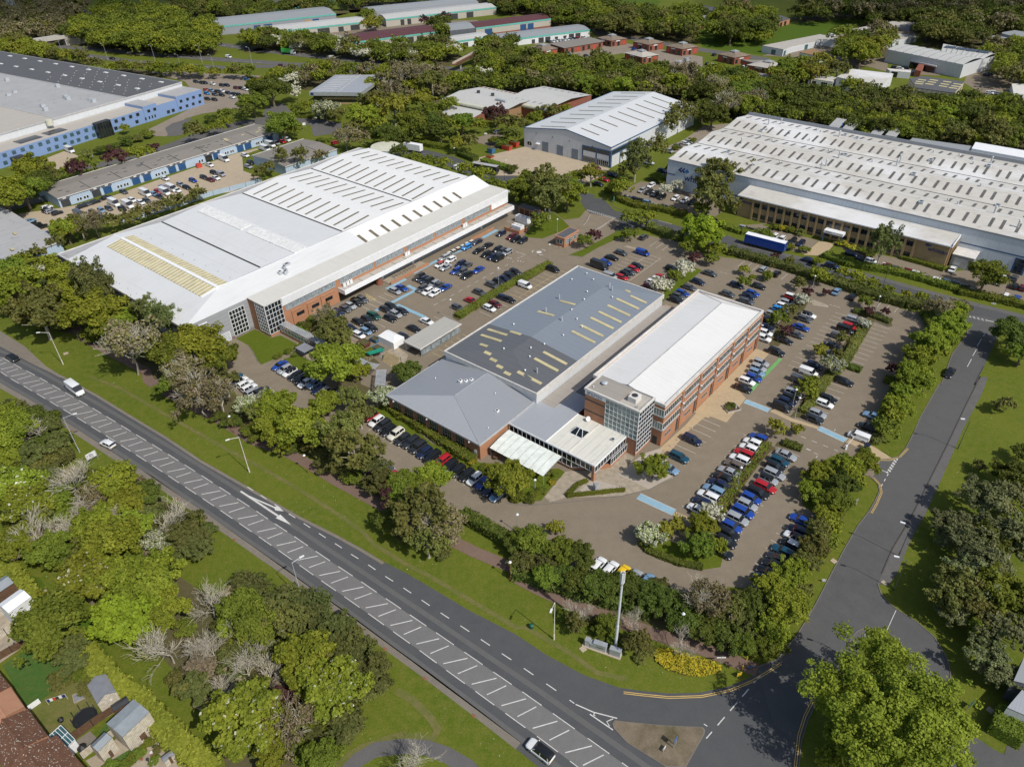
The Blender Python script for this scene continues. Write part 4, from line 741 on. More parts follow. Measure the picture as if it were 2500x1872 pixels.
for k_ in range(n):
 va,vb=-83.6+k_*14.9/n,-83.6+(k_+1)*14.9/n
 for j_ in range(5):
  ua,ub=98.3-j_*1.34,98.3-(j_+1)*1.34;z_=lambda u:3.35-.9*((98.3-u)/6.7)**2*.9
  fc.face([W(ua,va,z_(ua)),W(ua,vb,z_(ua)),W(ub,vb,z_(ub)),W(ub,va,z_(ub))][::-1]if False else[W(ub,va,z_(ub)),W(ub,vb,z_(ub)),W(ua,vb,z_(ua)),W(ua,va,z_(ua))])
fc.build('canopy','canvas_green',cn,True)
fr=MB()
for k_ in range(0,n+1,2):
 v=-83.6+k_*14.9/n
 for j_ in range(5):
  ua,ub=98.3-j_*1.34,98.3-(j_+1)*1.34;fr.tube(W(ua,v,z_(ua)+.03),W(ub,v,z_(ub)+.03),.05,.05,4)
fr.build('frame','metal',cn)
for v in(-83.5,-78.5,-73.6,-68.8):
 q_=MB();q_.tube(W(91.8,v,0),W(91.8,v,2.5),.07);q_.build('post','metal',cn)
S=thing('cycle_shelter',W(118,-126.6,0),'open flat roofed shelter with grey sheet roof beside the tall hall','shelter')
s_=MB();s_.ubox(110.1,126.1,-129.9,-123.6,2.9,3.1);s_.build('roof','shelter_roof',S)
s_=MB();s_.ubox(110.,126.2,-123.6,-123.45,2.7,3.12);s_.ubox(109.95,110.1,-129.9,-123.5,2.7,3.12);s_.build('roof_trim','trim_pale',S)
for k_ in range(5):
 q_=MB();q_.tube(W(110.6+k_*3.8,-123.9,0),W(110.6+k_*3.8,-123.9,2.9),.08);q_.tube(W(110.6+k_*3.8,-129.6,0),W(110.6+k_*3.8,-129.6,2.9),.08);q_.build('post','galv',S)
s_=MB()
for k_ in range(4):s_.ubox(110.9+k_*3.8,114.2+k_*3.8,-124.02,-123.94,.3,2.)
s_.build('mesh_panel','glass_pale',S)
s_=MB();s_.ubox(110.4,125.8,-129.7,-129.5,0,2.4);s_.build('back_wall','trim_pale',S)
for u,w_,m_ in((113,1.,'skip_blue'),(116,.9,'bright_green'),(119.5,1.1,'trim_grey'),(122,.8,'black_plastic')):
 q_=MB();q_.ubox(u,u+w_,-128.6,-127.5,.1,1.2);q_.ubox(u-.04,u+w_+.04,-128.65,-127.45,1.2,1.28);solo(q_,'wheeled_bin',m_,{'skip_blue':'blue wheeled bin inside the grey roofed shelter','bright_green':'green wheeled bin inside the grey roofed shelter','trim_grey':'grey wheeled bin inside the grey roofed shelter','black_plastic':'black wheeled bin inside the grey roofed shelter'}[m_],'bin','bins in the shelter')
MQ=thing('marquee',W(110.6,-135.6,0),'white fabric marquee tent beside blue skips and the grey shelter','marquee')
mq=MB();u0_,u1_,v0_,v1_=108.6,112.6,-138.6,-132.4
mq.hexa([W(u0_,v0_,0),W(u0_,v1_,0),W(u1_,v1_,0),W(u1_,v0_,0)],[W(u0_,v0_,2.1),W(u0_,v1_,2.1),W(u1_,v1_,2.1),W(u1_,v0_,2.1)]);mq.build('wall','canvas_white',MQ)
mq=MB();um=(u0_+u1_)/2;z_=3.3
for f_ in([(u0_,v0_,2.12),(u0_,v1_,2.12),(um,v1_-1.2,z_),(um,v0_+1.2,z_)],[(u1_,v1_,2.12),(u1_,v0_,2.12),(um,v0_+1.2,z_),(um,v1_-1.2,z_)],[(u0_,v1_,2.12),(u1_,v1_,2.12),(um,v1_-1.2,z_)],[(u1_,v0_,2.12),(u0_,v0_,2.12),(um,v0_+1.2,z_)]):mq.face([W(*c)for c in f_][::-1])
mq.build('roof','canvas_white',MQ)
def pergola(label,line,w,z):
 t=thing('pergola',(*line[0][:2],0),label,'pergola');sl=MB();bm_=MB();L_=0
 for a,b in zip(line,line[1:]):
  a,b=Vector((*a[:2],z)),Vector((*b[:2],z));d=(b-a).normalized();n=Vector((-d.y,d.x,0));ln=(b-a).length
  for k_ in range(int(ln/.55)):
   p=a+d*(k_*.55+.2);r_=[p-n*w/2-d*.12,p+n*w/2-d*.12,p+n*w/2+d*.12,p-n*w/2+d*.12];sl.hexa([tuple(q)for q in r_],[tuple(q+Vector((0,0,.12)))for q in r_])
  for sgn in(-1,1):bm_.tube(tuple(a+n*sgn*w*.42-Vector((0,0,.12))),tuple(b+n*sgn*w*.42-Vector((0,0,.12))),.09,.09,4)
  for k_ in range(int(ln/4)+1):
   for sgn in(-1,1):
    q_=MB();p=a+d*min(ln,k_*4)+n*sgn*w*.42;q_.tube((p.x,p.y,0),(p.x,p.y,z-.1),.08);q_.build('post','galv',t)
 sl.build('slats','galv',t);bm_.build('beam','metal',t);return t
pergola('long slatted metal pergola walkway from the glass stair tower across the lawn',[W(96.,-164.),W(96.2,-142.),W(96.5,-129.5),W(97.5,-126.2)],2.3,3.)
pergola('short slatted metal pergola walkway leading to the hipped grey roof',[W(97.2,-124.6),W(91.8,-119.4)],2.6,3.)
fs=thing('footway_wall',W(95.2,-156,0),'low brick wall with glazed panels below the long metal pergola','wall');q_=MB();q_.ubox(94.9,95.1,-163.5,-152,0,1.);q_.build('base','brick',fs);wall_window(fs,W(94.9,-163.5),W(94.9,-152),0,11.5,1.,2.5,8,1,'glass_green','trim_pale','glazing')
sh=thing('smoking_shelter',W(92.2,-149.5,0),'small square glazed shelter with flat grey roof beside the lawn path','shelter');q_=MB();q_.ubox(90.6,93.8,-151.6,-147.6,2.3,2.42);q_.build('roof','shed_grey',sh)
for u,v in((90.8,-151.4),(93.6,-151.4),(93.6,-147.8),(90.8,-147.8)):
 q_=MB();q_.tube(W(u,v,0),W(u,v,2.3),.06);q_.build('post','trim_dark',sh)
q_=MB();q_.ubox(93.55,93.65,-151.3,-147.9,.2,2.1);q_.build('glass_panel','glass_green',sh)
GH=thing('gatehouse',W(190.8,-133.8,0),'small brick gatehouse with terracotta edged flat roof at the works entrance','gatehouse')
q_=MB();q_.ubox(187.2,195.2,-136.,-132.4,0,3.2);q_.build('wall','brick',GH);q_=MB();q_.ubox(186.9,195.5,-136.3,-132.1,3.2,3.65);q_.build('fascia','roof_terracotta',GH);q_=MB();q_.ubox(187.3,195.1,-135.9,-132.5,3.65,3.72);q_.build('roof','roof_felt_dark',GH)
for s0,s1 in((1.2,2.6),(3.4,4.6),(5.4,7.2)):wall_window(GH,W(187.2,-132.4),W(195.2,-132.4),s0,s1,1.1,2.6,2,2,'glass_teal','trim_white')
wall_window(GH,W(187.2,-136),W(187.2,-132.4),.6,2.8,1.1,2.6,2,1,'glass_teal','trim_white');wall_panel(GH,W(187.2,-132.4),W(195.2,-132.4),2.7,3.3,.1,2.2,'door_blue','door')
SB=thing('substation',W(202,-158.6,0),'small brick plant house with dark pitched roof behind white tanks','plant house')
q_=MB();q_.ubox(200.3,203.6,-162.6,-154.8,0,3.);q_.build('wall','brick',SB);q_=MB();a_=[(200.,-162.9),(200.,-154.5),(203.9,-154.5),(203.9,-162.9)]
q_.face([W(*a_[0],3.),W(*a_[1],3.),W(201.95,-155.6,3.9),W(201.95,-161.8,3.9)][::-1]);q_.face([W(*a_[2],3.),W(*a_[3],3.),W(201.95,-161.8,3.9),W(201.95,-155.6,3.9)][::-1]);q_.face([W(*a_[1],3.),W(*a_[2],3.),W(201.95,-155.6,3.9)][::-1]);q_.face([W(*a_[3],3.),W(*a_[0],3.),W(201.95,-161.8,3.9)][::-1]);q_.build('roof','roof_felt_dark',SB)
for k_ in range(3):wall_panel(SB,W(200.3,-162.6),W(200.3,-154.8),.6+k_*2.4,2.4+k_*2.4,.1,2.4,'fence_brown','door')
wall_window(SB,W(200.3,-154.8),W(203.6,-154.8),1,2.2,1.2,2.3,1,1,'glass_teal','trim_blue')
for lab,u,v,lu,lv,h_ in(('white boxy chiller with three top fans beside the brick plant house',195.3,-156.6,2.2,5.6,2.4),('single white box tank inside the low brick enclosure',188.6,-153.6,2.2,4.2,2.3)):
 c_=thing('chiller',W(u,v,0),lab,'chiller');q_=MB();q_.ubox(u-lu/2,u+lu/2,v-lv/2,v+lv/2,.2,h_);q_.build('cabinet','white_plastic',c_);q_=MB()
 q_.ubox(u-lu/2+.1,u+lu/2-.1,v-lv/2+.1,v+lv/2-.1,0,.2);q_.build('base','trim_dark',c_)
 for k_ in range(3):q_=MB();q_.tube(W(u,v-lv/3+k_*lv/3,h_),W(u,v-lv/3+k_*lv/3,h_+.12),.55,.5,12);q_.build('fan','trim_grey',c_)
BW=thing('enclosure_wall',W(187.6,-154,0),'low brick enclosure wall around the white tanks by the factory corner','wall')
q_=MB();[q_.ubox(*b,0,1.3)for b in((186.2,186.5,-158,-151),(186.5,191.,-151.3,-151.),(190.8,191.,-158,-151.3))];q_.build('wall','brick',BW)
RW=thing('ramp_wall',W(140,-160,0),'long low brick ramp wall in front of the factory canopy','wall');q_=MB();q_.ubox(133.5,150.5,-160.3,-160.05,0,1.1);q_.build('wall','brick',RW);q_=MB();q_.ubox(133.5,150.5,-164.8,-160.35,.0,.25);q_.build('ramp','patio',RW)
RW2=thing('ramp_wall',W(178,-160,0),'low brick wall beside the blue path near the far canopy end','wall');q_=MB();q_.ubox(172,184.5,-161.3,-161.05,0,1.);q_.build('wall','brick',RW2)
TK=thing('water_tank',pts("b 1120,1290")[0],'round grey water tank with cream lid behind the factory roof','tank')
c_=Vector(P('b',1120,1320));q_=MB();q_.tube(c_,c_+Vector((0,0,4.6)),6.6,6.6,32,cap=False);q_.build('shell','tank',TK);q_=MB();q_.tube(c_+Vector((0,0,4.6)),c_+Vector((0,0,4.7)),6.7,6.6,32);q_.tube(c_+Vector((0,0,4.7)),c_+Vector((0,0,5.1)),6.4,.3,32);q_.build('lid','tank_lid',TK)
q_=MB();q_.box(c_+Vector((1.,-6.7,2.3)),(.7,.3,4.6));q_.build('ladder','galv',TK);TK.location=c_
for ch in TK.children:ch.data.transform(Matrix.Translation(Vector(pts("b 1120,1290")[0])-c_))
def lerp3(a,b,t):return tuple(x+(y-x)*t for x,y in zip(a,b))
def gable_building(root,F0,F1,R0,R1,B0,B1,wall,roof,over=0.):
 0
 w=MB();fl=lambda p:(p[0],p[1],0)
 for a,b in((F0,F1),(F1,B1),(B1,B0),(B0,F0)):w.face([fl(a),fl(b),b,a])
 w.face([F1,B1,R1]);w.face([B0,F0,R0]);w.build('wall',wall,root)
 r=MB();r.face([F0,F1,R1,R0]);r.face([R0,R1,B1,B0]);
 up=[(x,y,z+.06)for x,y,z in r.v];r.v=up;r.build('roof',roof,root)
def roof_at(F0,F1,R0,R1,s,t,lift=.09):
 a,b=lerp3(F0,F1,s),lerp3(R0,R1,s);p=lerp3(a,b,t);return(p[0],p[1],p[2]+lift)
def on_roof(root,name,mat,F0,F1,R0,R1,boxes,thick=.06):
 for s0,s1,t0,t1 in boxes:
  cs=[roof_at(F0,F1,R0,R1,s,t)for s,t in((s0,t0),(s1,t0),(s1,t1),(s0,t1))]
  mb=MB();mb.hexa(cs,[(x,y,z+thick)for x,y,z in cs]);mb.build(name,mat,root)
GW=thing('warehouse',W(297,-185,0),'pale blue grey gabled warehouse with thin brown rooflights and a dark blue glazed corner','warehouse')
gu0,gu1,gv0,gv1,ge,gr=261.,334.,-208.,-161.8,8.5,11.8;gm=(gv0+gv1)/2
gF0,gF1,gR0,gR1,gB0,gB1=W(gu0,gv1,ge),W(gu1,gv1,ge),W(gu0,gm,gr),W(gu1,gm,gr),W(gu0,gv0,ge),W(gu1,gv0,ge)
gable_building(GW,gF0,gF1,gR0,gR1,gB0,gB1,'clad_pale','roof_gable')
on_roof(GW,'rooflight','rooflight',gF0,gF1,gR0,gR1,[(s/73,(s+.7)/73,(.22 if i_>2 else.45),.86)for i_,s in enumerate((6,13,20.5,28,35.5,43,50.5,58,65.5))])
on_roof(GW,'rooflight','rooflight',gB0,gB1,gR0,gR1,[(s/73,(s+.7)/73,.3,.88)for s in(3,10.5,17.5,25,32.5,40,47.5,55,62,69)])
tb=MB();tb.tube(gF0,gR0,.22,None,4);tb.tube(gR0,gB0,.22,None,4);tb.tube(gF0,gF1,.22,None,4);tb.tube(gB0,gB1,.2,None,4);tb.build('eaves_trim','trim_blue',GW)
wl=(W(gu0,gv0),W(gu0,gv1));wr=(W(gu0,gv1),W(gu1,gv1))
for s in(10.2,18.2,26.2):wall_panel(GW,*wl,s,s+3.4,0,4.4,'door_grey','loading_door',.05)
wall_panel(GW,*wl,31.6,46.1,0,7.,'trim_blue','corner_frame',.12)
for s0,s1 in((32.3,38.5),(39.3,45.2)):
 wall_panel(GW,*wl,s0,s1,2.7,4.9,'clad_white','spandrel',.16);wall_window(GW,*[Vector(q)+Vector((-.13*UX,-.13*UY,0))for q in wl],s0,s1,5.,6.6,6,1,'glass','trim_blue');wall_window(GW,*[Vector(q)+Vector((-.13*UX,-.13*UY,0))for q in wl],s0,s1,.2,2.5,6,1,'glass','trim_white')
wall_panel(GW,*wr,0,21,5.,7.4,'trim_blue','corner_frame',.1);wall_window(GW,*[Vector(q)+Vector((.12*UY,-.12*UX,0))for q in wr],.6,20.4,5.5,6.9,18,1,'glass','trim_blue')
for s in(0,6.8,13.6,20.4):wall_panel(GW,*wr,s,s+.6,0,5.,'trim_blue','post',.12)
wall_window(GW,*wl,1.8,4.4,1.2,3.,2,1,'glass','trim_white');wall_panel(GW,*wl,7.2,9.,2.9,3.2,'trim_white','door_canopy',1.2)
for s in(7.,16.,25.,37.):
 q_=MB();a_=Vector(wl[0]).lerp(Vector(wl[1]),s/46.2)+Vector((0,0,7.3));q_.box(a_+Vector((-.25*UX,-.25*UY,0)),(.4,.4,.25));q_.build('floodlight','trim_dark',GW)
WW=thing('works',W(292,-60,0),'very long weathered white multi ridged works with blue grey walls and navy lettering','factory')
w0,wv0,wv1,we=255.9,-132.6,46.,11.
wu=[w0,279.6,303.4,327.4];RHW=1.7
w_=MB();w_.prism([W(w0,wv0),W(w0,wv1),W(wu[3],wv1),W(wu[3],wv0)],0,we,cap=False);w_.build('wall','clad_whittan',WW)
n_rl=0;extra=MB()
for i_ in range(3):
 a_,b_=wu[i_],wu[i_+1];m_=(a_+b_)/2;r=MB()
 r.face([W(a_,wv0,we),W(a_,wv1,we),W(m_,wv1,we+RHW),W(m_,wv0,we+RHW)][::-1]);r.face([W(m_,wv0,we+RHW),W(m_,wv1,we+RHW),W(b_,wv1,we),W(b_,wv0,we)][::-1]);r.build('roof','roof_weathered',WW)
 g=MB();g.face([W(a_,wv0-.02,we),W(m_,wv0-.02,we+RHW),W(b_,wv0-.02,we)]);g.face([W(a_,wv1,we),W(m_,wv1,we+RHW),W(b_,wv1,we)]);g.build('gable','clad_whittan',WW)
 rc=MB();rc.ubox(m_-.15,m_+.15,wv0,wv1,we+RHW-.02,we+RHW+.08);rc.build('ridge_cap','trim_white',WW)
 if i_:gt=MB();gt.ubox(a_-.2,a_+.2,wv0,wv1,we+.02,we+.08);gt.build('valley_gutter','gutter',WW)
 for side in(0,1):
  zf=lambda u,v:we+RHW*(1-abs(u-m_)/(m_-a_))
  ua,ub=(a_+3.2,a_+9.)if side==0 else(m_+3.,m_+8.5)
  for k_ in range(36):
   v=wv0+3.+k_*3.7+(.55 if k_%2 else 0)
   pch=roof_patch(zf,(ua,v-.45),(ua,v+.45),(ub,v+.45),(ub,v-.45),.02,.05)
   if n_rl<100:pch.build('rooflight','rooflight_grey',WW);n_rl+=1
   else:extra.add(pch.v,pch.f)
ex=extra.build('rooflights_far','rooflight_grey',WW);ex['kind']='stuff'
rr_=random.Random(5)
for k_ in range(46):
 v=rr_.uniform(-118,-12);u=rr_.uniform(261,322)if k_%3 else rr_.uniform(285,318);i_=int((u-w0)//23.8);i_=min(2,max(0,i_));m_=(wu[i_]+wu[i_+1])/2;z=we+RHW*(1-abs(u-m_)/11.9)
 if k_%4==0:ac_unit(WW,u,v,z-.1,2.2,1.5,.7,'roof_unit','galv')
 elif k_%4==1:
  q_=MB();q_.tube(W(u,v,z-.2),W(u,v,z+2.2),.28,.28,8);q_.tube(W(u,v,z+2.2),W(u,v,z+2.5),.45,.2,8);q_.build('flue','galv',WW)
 else:vent(WW,u,v,z,.4,1.)
pb=MB();pb.ubox(wu[3],wu[3]+.4,wv0,wv1,we-.6,we+1.3);pb.ubox(w0-.15,w0,wv0,wv1,we-.3,we+.15);pb.ubox(w0,wu[3],wv0-.2,wv0,we-.2,we+.4);pb.build('parapet','clad_grey',WW)
a_,b_=W(w0,wv0),W(w0,wv1)
wall_panel(WW,a_,b_,0,3.6,5.4,5.8,'trim_blue','stripe',.05);wall_panel(WW,a_,b_,21,33.,3.2,3.6,'trim_blue','stripe',.05);wall_panel(WW,a_,b_,105,178,5.6,6.,'trim_blue','stripe',.05)
textmesh('lettering','whittan',3.6,'logo_navy',WW,Vector(W(w0-.12,wv0+7.6,4.3)),Vector(W(0,1)),(0,0,1),.05)
def wmark(root,u,v,z,k):
 q_=MB();p=lambda dv,dz:[(W(u-.06,v+dv*k,z+dz*k)),(W(u-.14,v+dv*k,z+dz*k))]
 for i_,pl_ in enumerate(([(0,.5),(.75,0),(.95,.25),(.55,.55),(.95,.85),(.75,1.1)],[(.75,.5),(1.4,0),(1.6,.3),(1.2,.55),(1.6,.85),(1.4,1.1)],[(1.5,.5),(2.0,.1),(2.55,.5),(2.0,1.)])):
  f=[p(*c)[0]for c in pl_];t_=[p(*c)[1]for c in pl_];n=len(f);q_.add(f+t_,[(j_,(j_+1)%n,n+(j_+1)%n,n+j_)for j_ in range(n)]+[tuple(range(n,2*n))],0 if i_<2 else 1)
 q_.build('emblem',['logo_navy','logo_blue'],root)
wmark(WW,w0,wv0+4.6,7.,1.9)
wall_panel(WW,a_,b_,121,124.4,0,5.2,'trim_blue','door_frame',.1);wall_window(WW,Vector(a_)+Vector((-.1*UX,-.1*UY,0)),Vector(b_)+Vector((-.1*UX,-.1*UY,0)),121.5,123.9,0.1,5.,2,4,'glass','trim_blue')
TO=thing('office_wing',W(251,-63,0),'two storey tan brick office wing with tall piers and a pale ribbed roof','office')
tu0,tu1,tv0_,tv1_,tz_=246.2,255.7,-98.4,-28.2,7.6
q_=MB();q_.ubox(tu0+.4,tu1,tv0_+.3,tv1_-.3,0,tz_);q_.build('wall','brick_tan',TO)
q_=MB();q_.face([W(tu0-.3,tv0_-.2,tz_+.25),W(tu0-.3,tv1_+.2,tz_+.25),W(tu1,tv1_+.2,tz_+.9),W(tu1,tv0_-.2,tz_+.9)][::-1]);q_.build('roof','roof_weathered',TO)
q_=MB();q_.ubox(tu0-.35,tu0-.2,tv0_-.3,tv1_+.3,tz_-.1,tz_+.28);q_.ubox(tu0-.2,tu1,tv1_+.2,tv1_+.35,tz_-.1,tz_+.9);q_.build('eaves_trim','trim_white',TO)
a_,b_=W(tu0+.4,tv0_),W(tu0+.4,tv1_)
for k_ in range(20):
 s=5.5+k_*2.85
 wall_panel(TO,a_,b_,s,s+.7,0,tz_,'brick_tan','pier',.6)
 if k_<19:
  for z0,z1 in((.9,2.5),(4.6,6.2)):wall_window(TO,a_,b_,s+.75,s+2.8,z0,z1,2,1,'glass','trim_blue')
for k_ in range(3):wall_panel(TO,W(tu0+.4,tv1_-.3),W(tu1,tv1_-.3),1+k_*3.6,1.7+k_*3.6,0,tz_,'brick_tan','pier',.5)
textmesh('lettering','whittan',1.9,'logo_navy',TO,Vector(W(tu0+.32,tv1_-6.2,4.6)),Vector(W(0,1)),(0,0,1),.05);wmark(TO,tu0+.4,tv1_-7.4,5.9,.8);textmesh('lettering','whittan',1.5,'logo_navy',TO,Vector(W(tu0+.32,tv0_+1.2,5.2)),Vector(W(0,1)),(0,0,1),.05);wmark(TO,tu0+.4,tv0_+.5,6.3,.6)
PO=thing('entrance_porch',W(243.5,-67,0),'white canopied entrance porch with blue posts in front of the tan brick offices','porch')
ent=toUV(P('h',585,400,3.4));eu,ev=243.6,ent[1]
q_=MB();q_.ubox(eu,tu0+.3,ev-3.2,ev+3.2,3.2,4.1);q_.build('canopy','trim_white',PO)
for dv in(-3.,3.):
 q_=MB();q_.ubox(eu,eu+.35,ev+dv-.2,ev+dv+.2,0,3.2);q_.build('post','trim_blue',PO)
glyphs(PO,W(eu,ev-3.2),W(eu,ev+3.2),.7,3.5,((3.,8),),.35)
LN=thing('store_annexe',W(249,-25,0),'small white roofed annexe with roller shutter at the end of the tan offices','annexe');q_=MB();q_.ubox(249.5,255.6,-27.6,-21.5,0,4.2);q_.build('wall','clad_grey',LN);q_=MB();q_.ubox(249.2,255.8,-27.7,-21.2,4.2,4.4);q_.build('roof','trim_pale',LN);wall_panel(LN,W(249.5,-27.6),W(249.5,-21.5),.8,4.8,0,3.4,'metal','shutter',.05)
for k_,(x0,y0,x1,y1,w__)in enumerate(((600,1075,660,1020,7),(720,1090,780,1040,7),(965,1125,1028,1070,7),(1090,1140,1155,1085,7))):
 c0,c1=Vector(P('d',x0,y0,6.)),Vector(P('d',x1,y1,6.));t=thing('loading_canopy',(c0.x,c0.y,0),'%s blue sided loading canopy with sloping grey roof behind the white works'%('first','second','third','fourth')[k_]+' from the left','canopy','loading canopies behind the works')
 uu,vv=toUV(c0);q_=MB();q_.hexa([W(uu-1,vv-2.2,5.6),W(uu-1,vv+2.2,5.6),W(uu+10,vv+2.2,7.2),W(uu+10,vv-2.2,7.2)],[W(uu-1,vv-2.2,5.9),W(uu-1,vv+2.2,5.9),W(uu+10,vv+2.2,7.5),W(uu+10,vv-2.2,7.5)]);q_.build('roof','roof_felt_pale',t)
 q_=MB();q_.ubox(uu+5,uu+10,vv+2.0,vv+2.2,1.5,6.9);q_.build('side_panel','sign_blue',t)
 for du in(1,9):
  for dv in(-2.,1.9):q_=MB();q_.ubox(uu+du,uu+du+.2,vv+dv,vv+dv+.2,0,5.7);q_.build('post','metal',t)
BWK=thing('blue_works',P('a',700,900),'large grey roofed works with two storey sky blue office front and square windows','factory')
b0,b1=Vector(W(106.2,-377.1)),Vector(W(214.3,-393.2));bd=(b1-b0).normalized();bn=Vector((bd.y,-bd.x,0))
if bn.dot(Vector(W(0,1)))<0:bn=-bn
BL=lambda s,t,z:tuple(b0+bd*s+bn*t+Vector((0,0,z)))
def bbox(mb,s0,s1,t0,t1,z0,z1,k=0):
 r=[(s0,t1),(s1,t1),(s1,t0),(s0,t0)];return mb.hexa([BL(s,t,z0)for s,t in r],[BL(s,t,z1)for s,t in r],k)
def bs(x,y,z=0):
 v=Vector(P('a',x,y,z))-b0;return v.dot(bd)
MT=-14.;s_e=109.;s_a=bs(1050,820,10);s_b=bs(420,988,10)
bbox(q_:=MB(),-70,s_e,-190,MT,0,9.6).build('wall','clad_pale',BWK)
for nm,s0,s1,mt in(('dark',s_a,s_e,'roof_felt_dark'),('pale',s_b,s_a,'roof_felt_pale'),('beige',-70,s_b,'roof_flat_beige')):
 q_=MB();bbox(q_,s0+.2,s1-.2,-190,MT,9.62,9.9);q_.build('roof',mt,BWK)
q_=MB();bbox(q_,-70,s_e+.2,MT-.1,MT+.25,9.4,10.15);bbox(q_,s_e,s_e+.3,-190,MT,9.4,10.15);bbox(q_,s_a-.3,s_a+.3,-190,MT,9.9,10.1);bbox(q_,s_b-.3,s_b+.3,-190,MT,9.9,10.1);q_.build('parapet','trim_grey',BWK)
for i_ in range(9):
 for j_ in range(8):
  t_,s_=MT-8-j_*9.5-(i_%2)*4,s_a+4+i_*4.
  if i_<6 or j_>5:
   q_=MB();bbox(q_,s_-.25,s_+.25,t_-.25,t_+.25,9.9,10.1);q_.build('roof_dome','trim_grey',BWK)
for j_ in range(10):
 for s_ in(s_e-5,s_e-20):q_=MB();bbox(q_,s_-.7,s_+.7,MT-12-j_*16,MT-9-j_*16,9.9,10.2);q_.build('rooflight','rooflight_white',BWK)
for k_ in range(16):
 q_=MB();s_,t_=rr_.uniform(s_b+4,s_a-3),rr_.uniform(-120,MT-8);bbox(q_,s_-1,s_+1,t_-.8,t_+.8,9.9,10.9 if k_%2 else 11.6);q_.build('roof_unit','galv',BWK)
q_=MB();bbox(q_,-70,s_e,MT+.1,0,0,6.3);q_.build('office_wall','clad_blue',BWK);q_=MB();bbox(q_,-70,s_e,MT+.3,-.3,6.32,6.5);q_.build('office_roof','roof_flat_beige',BWK)
for s0,s1 in((bs(1345,800,7.4),s_e+.4),(bs(1185,905,7.4),bs(1345,880,7.4))):
 q_=MB();bbox(q_,s0,s1,MT+.15,.25,0,7.7);q_.build('office_block','clad_blue',BWK);q_=MB();bbox(q_,s0+.2,s1-.2,MT+.3,.05,7.72,7.85);q_.build('block_roof','roof_felt_pale',BWK)
q_=MB();bbox(q_,bs(80,1190,6.5),bs(290,1140,6.5),-9,-3,6.55,6.7);bbox(q_,bs(320,1120,6.5),bs(500,1080,6.5),-9,-3,6.55,6.7);q_.build('solar_panels','solar',BWK)
fr_a,fr_b=BL(0,.26,0),BL(109,.26,0)
wins=[(15,1300,0),(90,1275,0),(165,1253,0),(240,1232,0),(312,1208,0),(384,1190,0),(450,1168,0),(520,1145,0),(580,1128,0),(635,1112,0),(702,1092,0),(768,1073,0),(953,1015,0),(1015,997,0),(1075,978,0),(1135,960,0),(1228,932,0),(1280,917,0),(1503,850,0),(1556,833,0),(1608,818,0),(1665,802,0),(45,1370,1),(268,1300,1),(410,1255,1),(476,1235,1),(545,1213,1),(605,1195,1),(660,1178,1),(727,1157,1),(790,1138,1),(975,1080,1),(1155,1025,1),(1418,942,1),(1462,930,1),(1520,910,1),(1573,893,1),(1627,877,1),(1683,860,1),(1235,1003,1),(1262,993,1),(1286,985,1),(1310,978,1)]
for x,y,lo in wins:
 z=1.9 if lo else 5.;s=bs(x,y,z);w=.35 if 1230<=x<=1312 and lo else.8
 wall_window(BWK,fr_a,fr_b,s-w,s+w,z-.65,z+.65,2,2,'glass_teal' if x<800 else 'glass','trim_dark')
s0=bs(800,1160);q_=MB();bbox(q_,s0,s0+7.5,0,3.,0,7.);q_.build('entrance_hall','glass',BWK);q_=MB()
for k_ in range(6):bbox(q_,s0-.1+k_*1.5,s0+.05+k_*1.5,2.9,3.1,0,7.1)
bbox(q_,s0-.2,s0+7.7,0,3.2,7.,7.2);q_.build('entrance_frame','trim_dark',BWK)
s0=bs(85,1385);q_=MB();bbox(q_,s0,s0+5,0,3.,0,3.4);q_.build('entrance_porch','trim_dark',BWK)
sgn=MB();c_=Vector(BL(bs(435,1040,9),MT+1.5,8.));sgn.tube(c_,c_+Vector((0,0,2.4)),1.6,1.5,16);sgn.build('roof_drum','tank_lid',BWK)
def unit_block(label,u0,u1,v0,v1,z,wallm,roofm,step=13.):
 t=thing('unit_terrace',W((u0+u1)/2,(v0+v1)/2,0),label,'industrial units');q_=MB();q_.ubox(u0,u1,v0,v1,0,z);q_.build('wall',wallm,t)
 q_=MB();vm_=(v0+v1)/2;a0=.15
 q_.face([W(u0-a0,v1+.3,z+.05),W(u1+a0,v1+.3,z+.05),W(u1+a0,vm_,z+.9),W(u0-a0,vm_,z+.9)]);q_.face([W(u1+a0,v0-.2,z+.05),W(u0-a0,v0-.2,z+.05),W(u0-a0,vm_,z+.9),W(u1+a0,vm_,z+.9)]);q_.build('roof',roofm,t)
 for u_ in(u0,u1):
  q_=MB();f=[W(u_,v0,z),W(u_,v1,z),W(u_,vm_,z+.88)];q_.face(f if u_==u1 else f[::-1]);q_.build('gable',wallm,t)
 q_=MB();k_=u0+step
 while k_<u1-3:q_.hexa([W(k_-.1,v1+.3,z+.06),W(k_+.1,v1+.3,z+.06),W(k_+.1,vm_,z+.91),W(k_-.1,vm_,z+.91)],[W(k_-.1,v1+.3,z+.16),W(k_+.1,v1+.3,z+.16),W(k_+.1,vm_,z+1.01),W(k_-.1,vm_,z+1.01)]);k_+=step
 if q_.v:q_.build('party_wall_flashing','trim_dark',t)
 q_=MB();q_.ubox(u0-.2,u1+.2,v0-.35,v0-.2,z-.2,z+.2);q_.ubox(u0-.2,u1+.2,v1+.3,v1+.42,z-.15,z+.12);q_.build('gutter','trim_pale',t);return t
RU=unit_block('long terrace of pale blue clad workshop units with dark blue doors and grey roofs',99.,201.4,-327.,-309.,3.9,'clad_bluegrey','roof_asbestos')
fa_,fb_=W(99.,-309.),W(201.4,-309.)
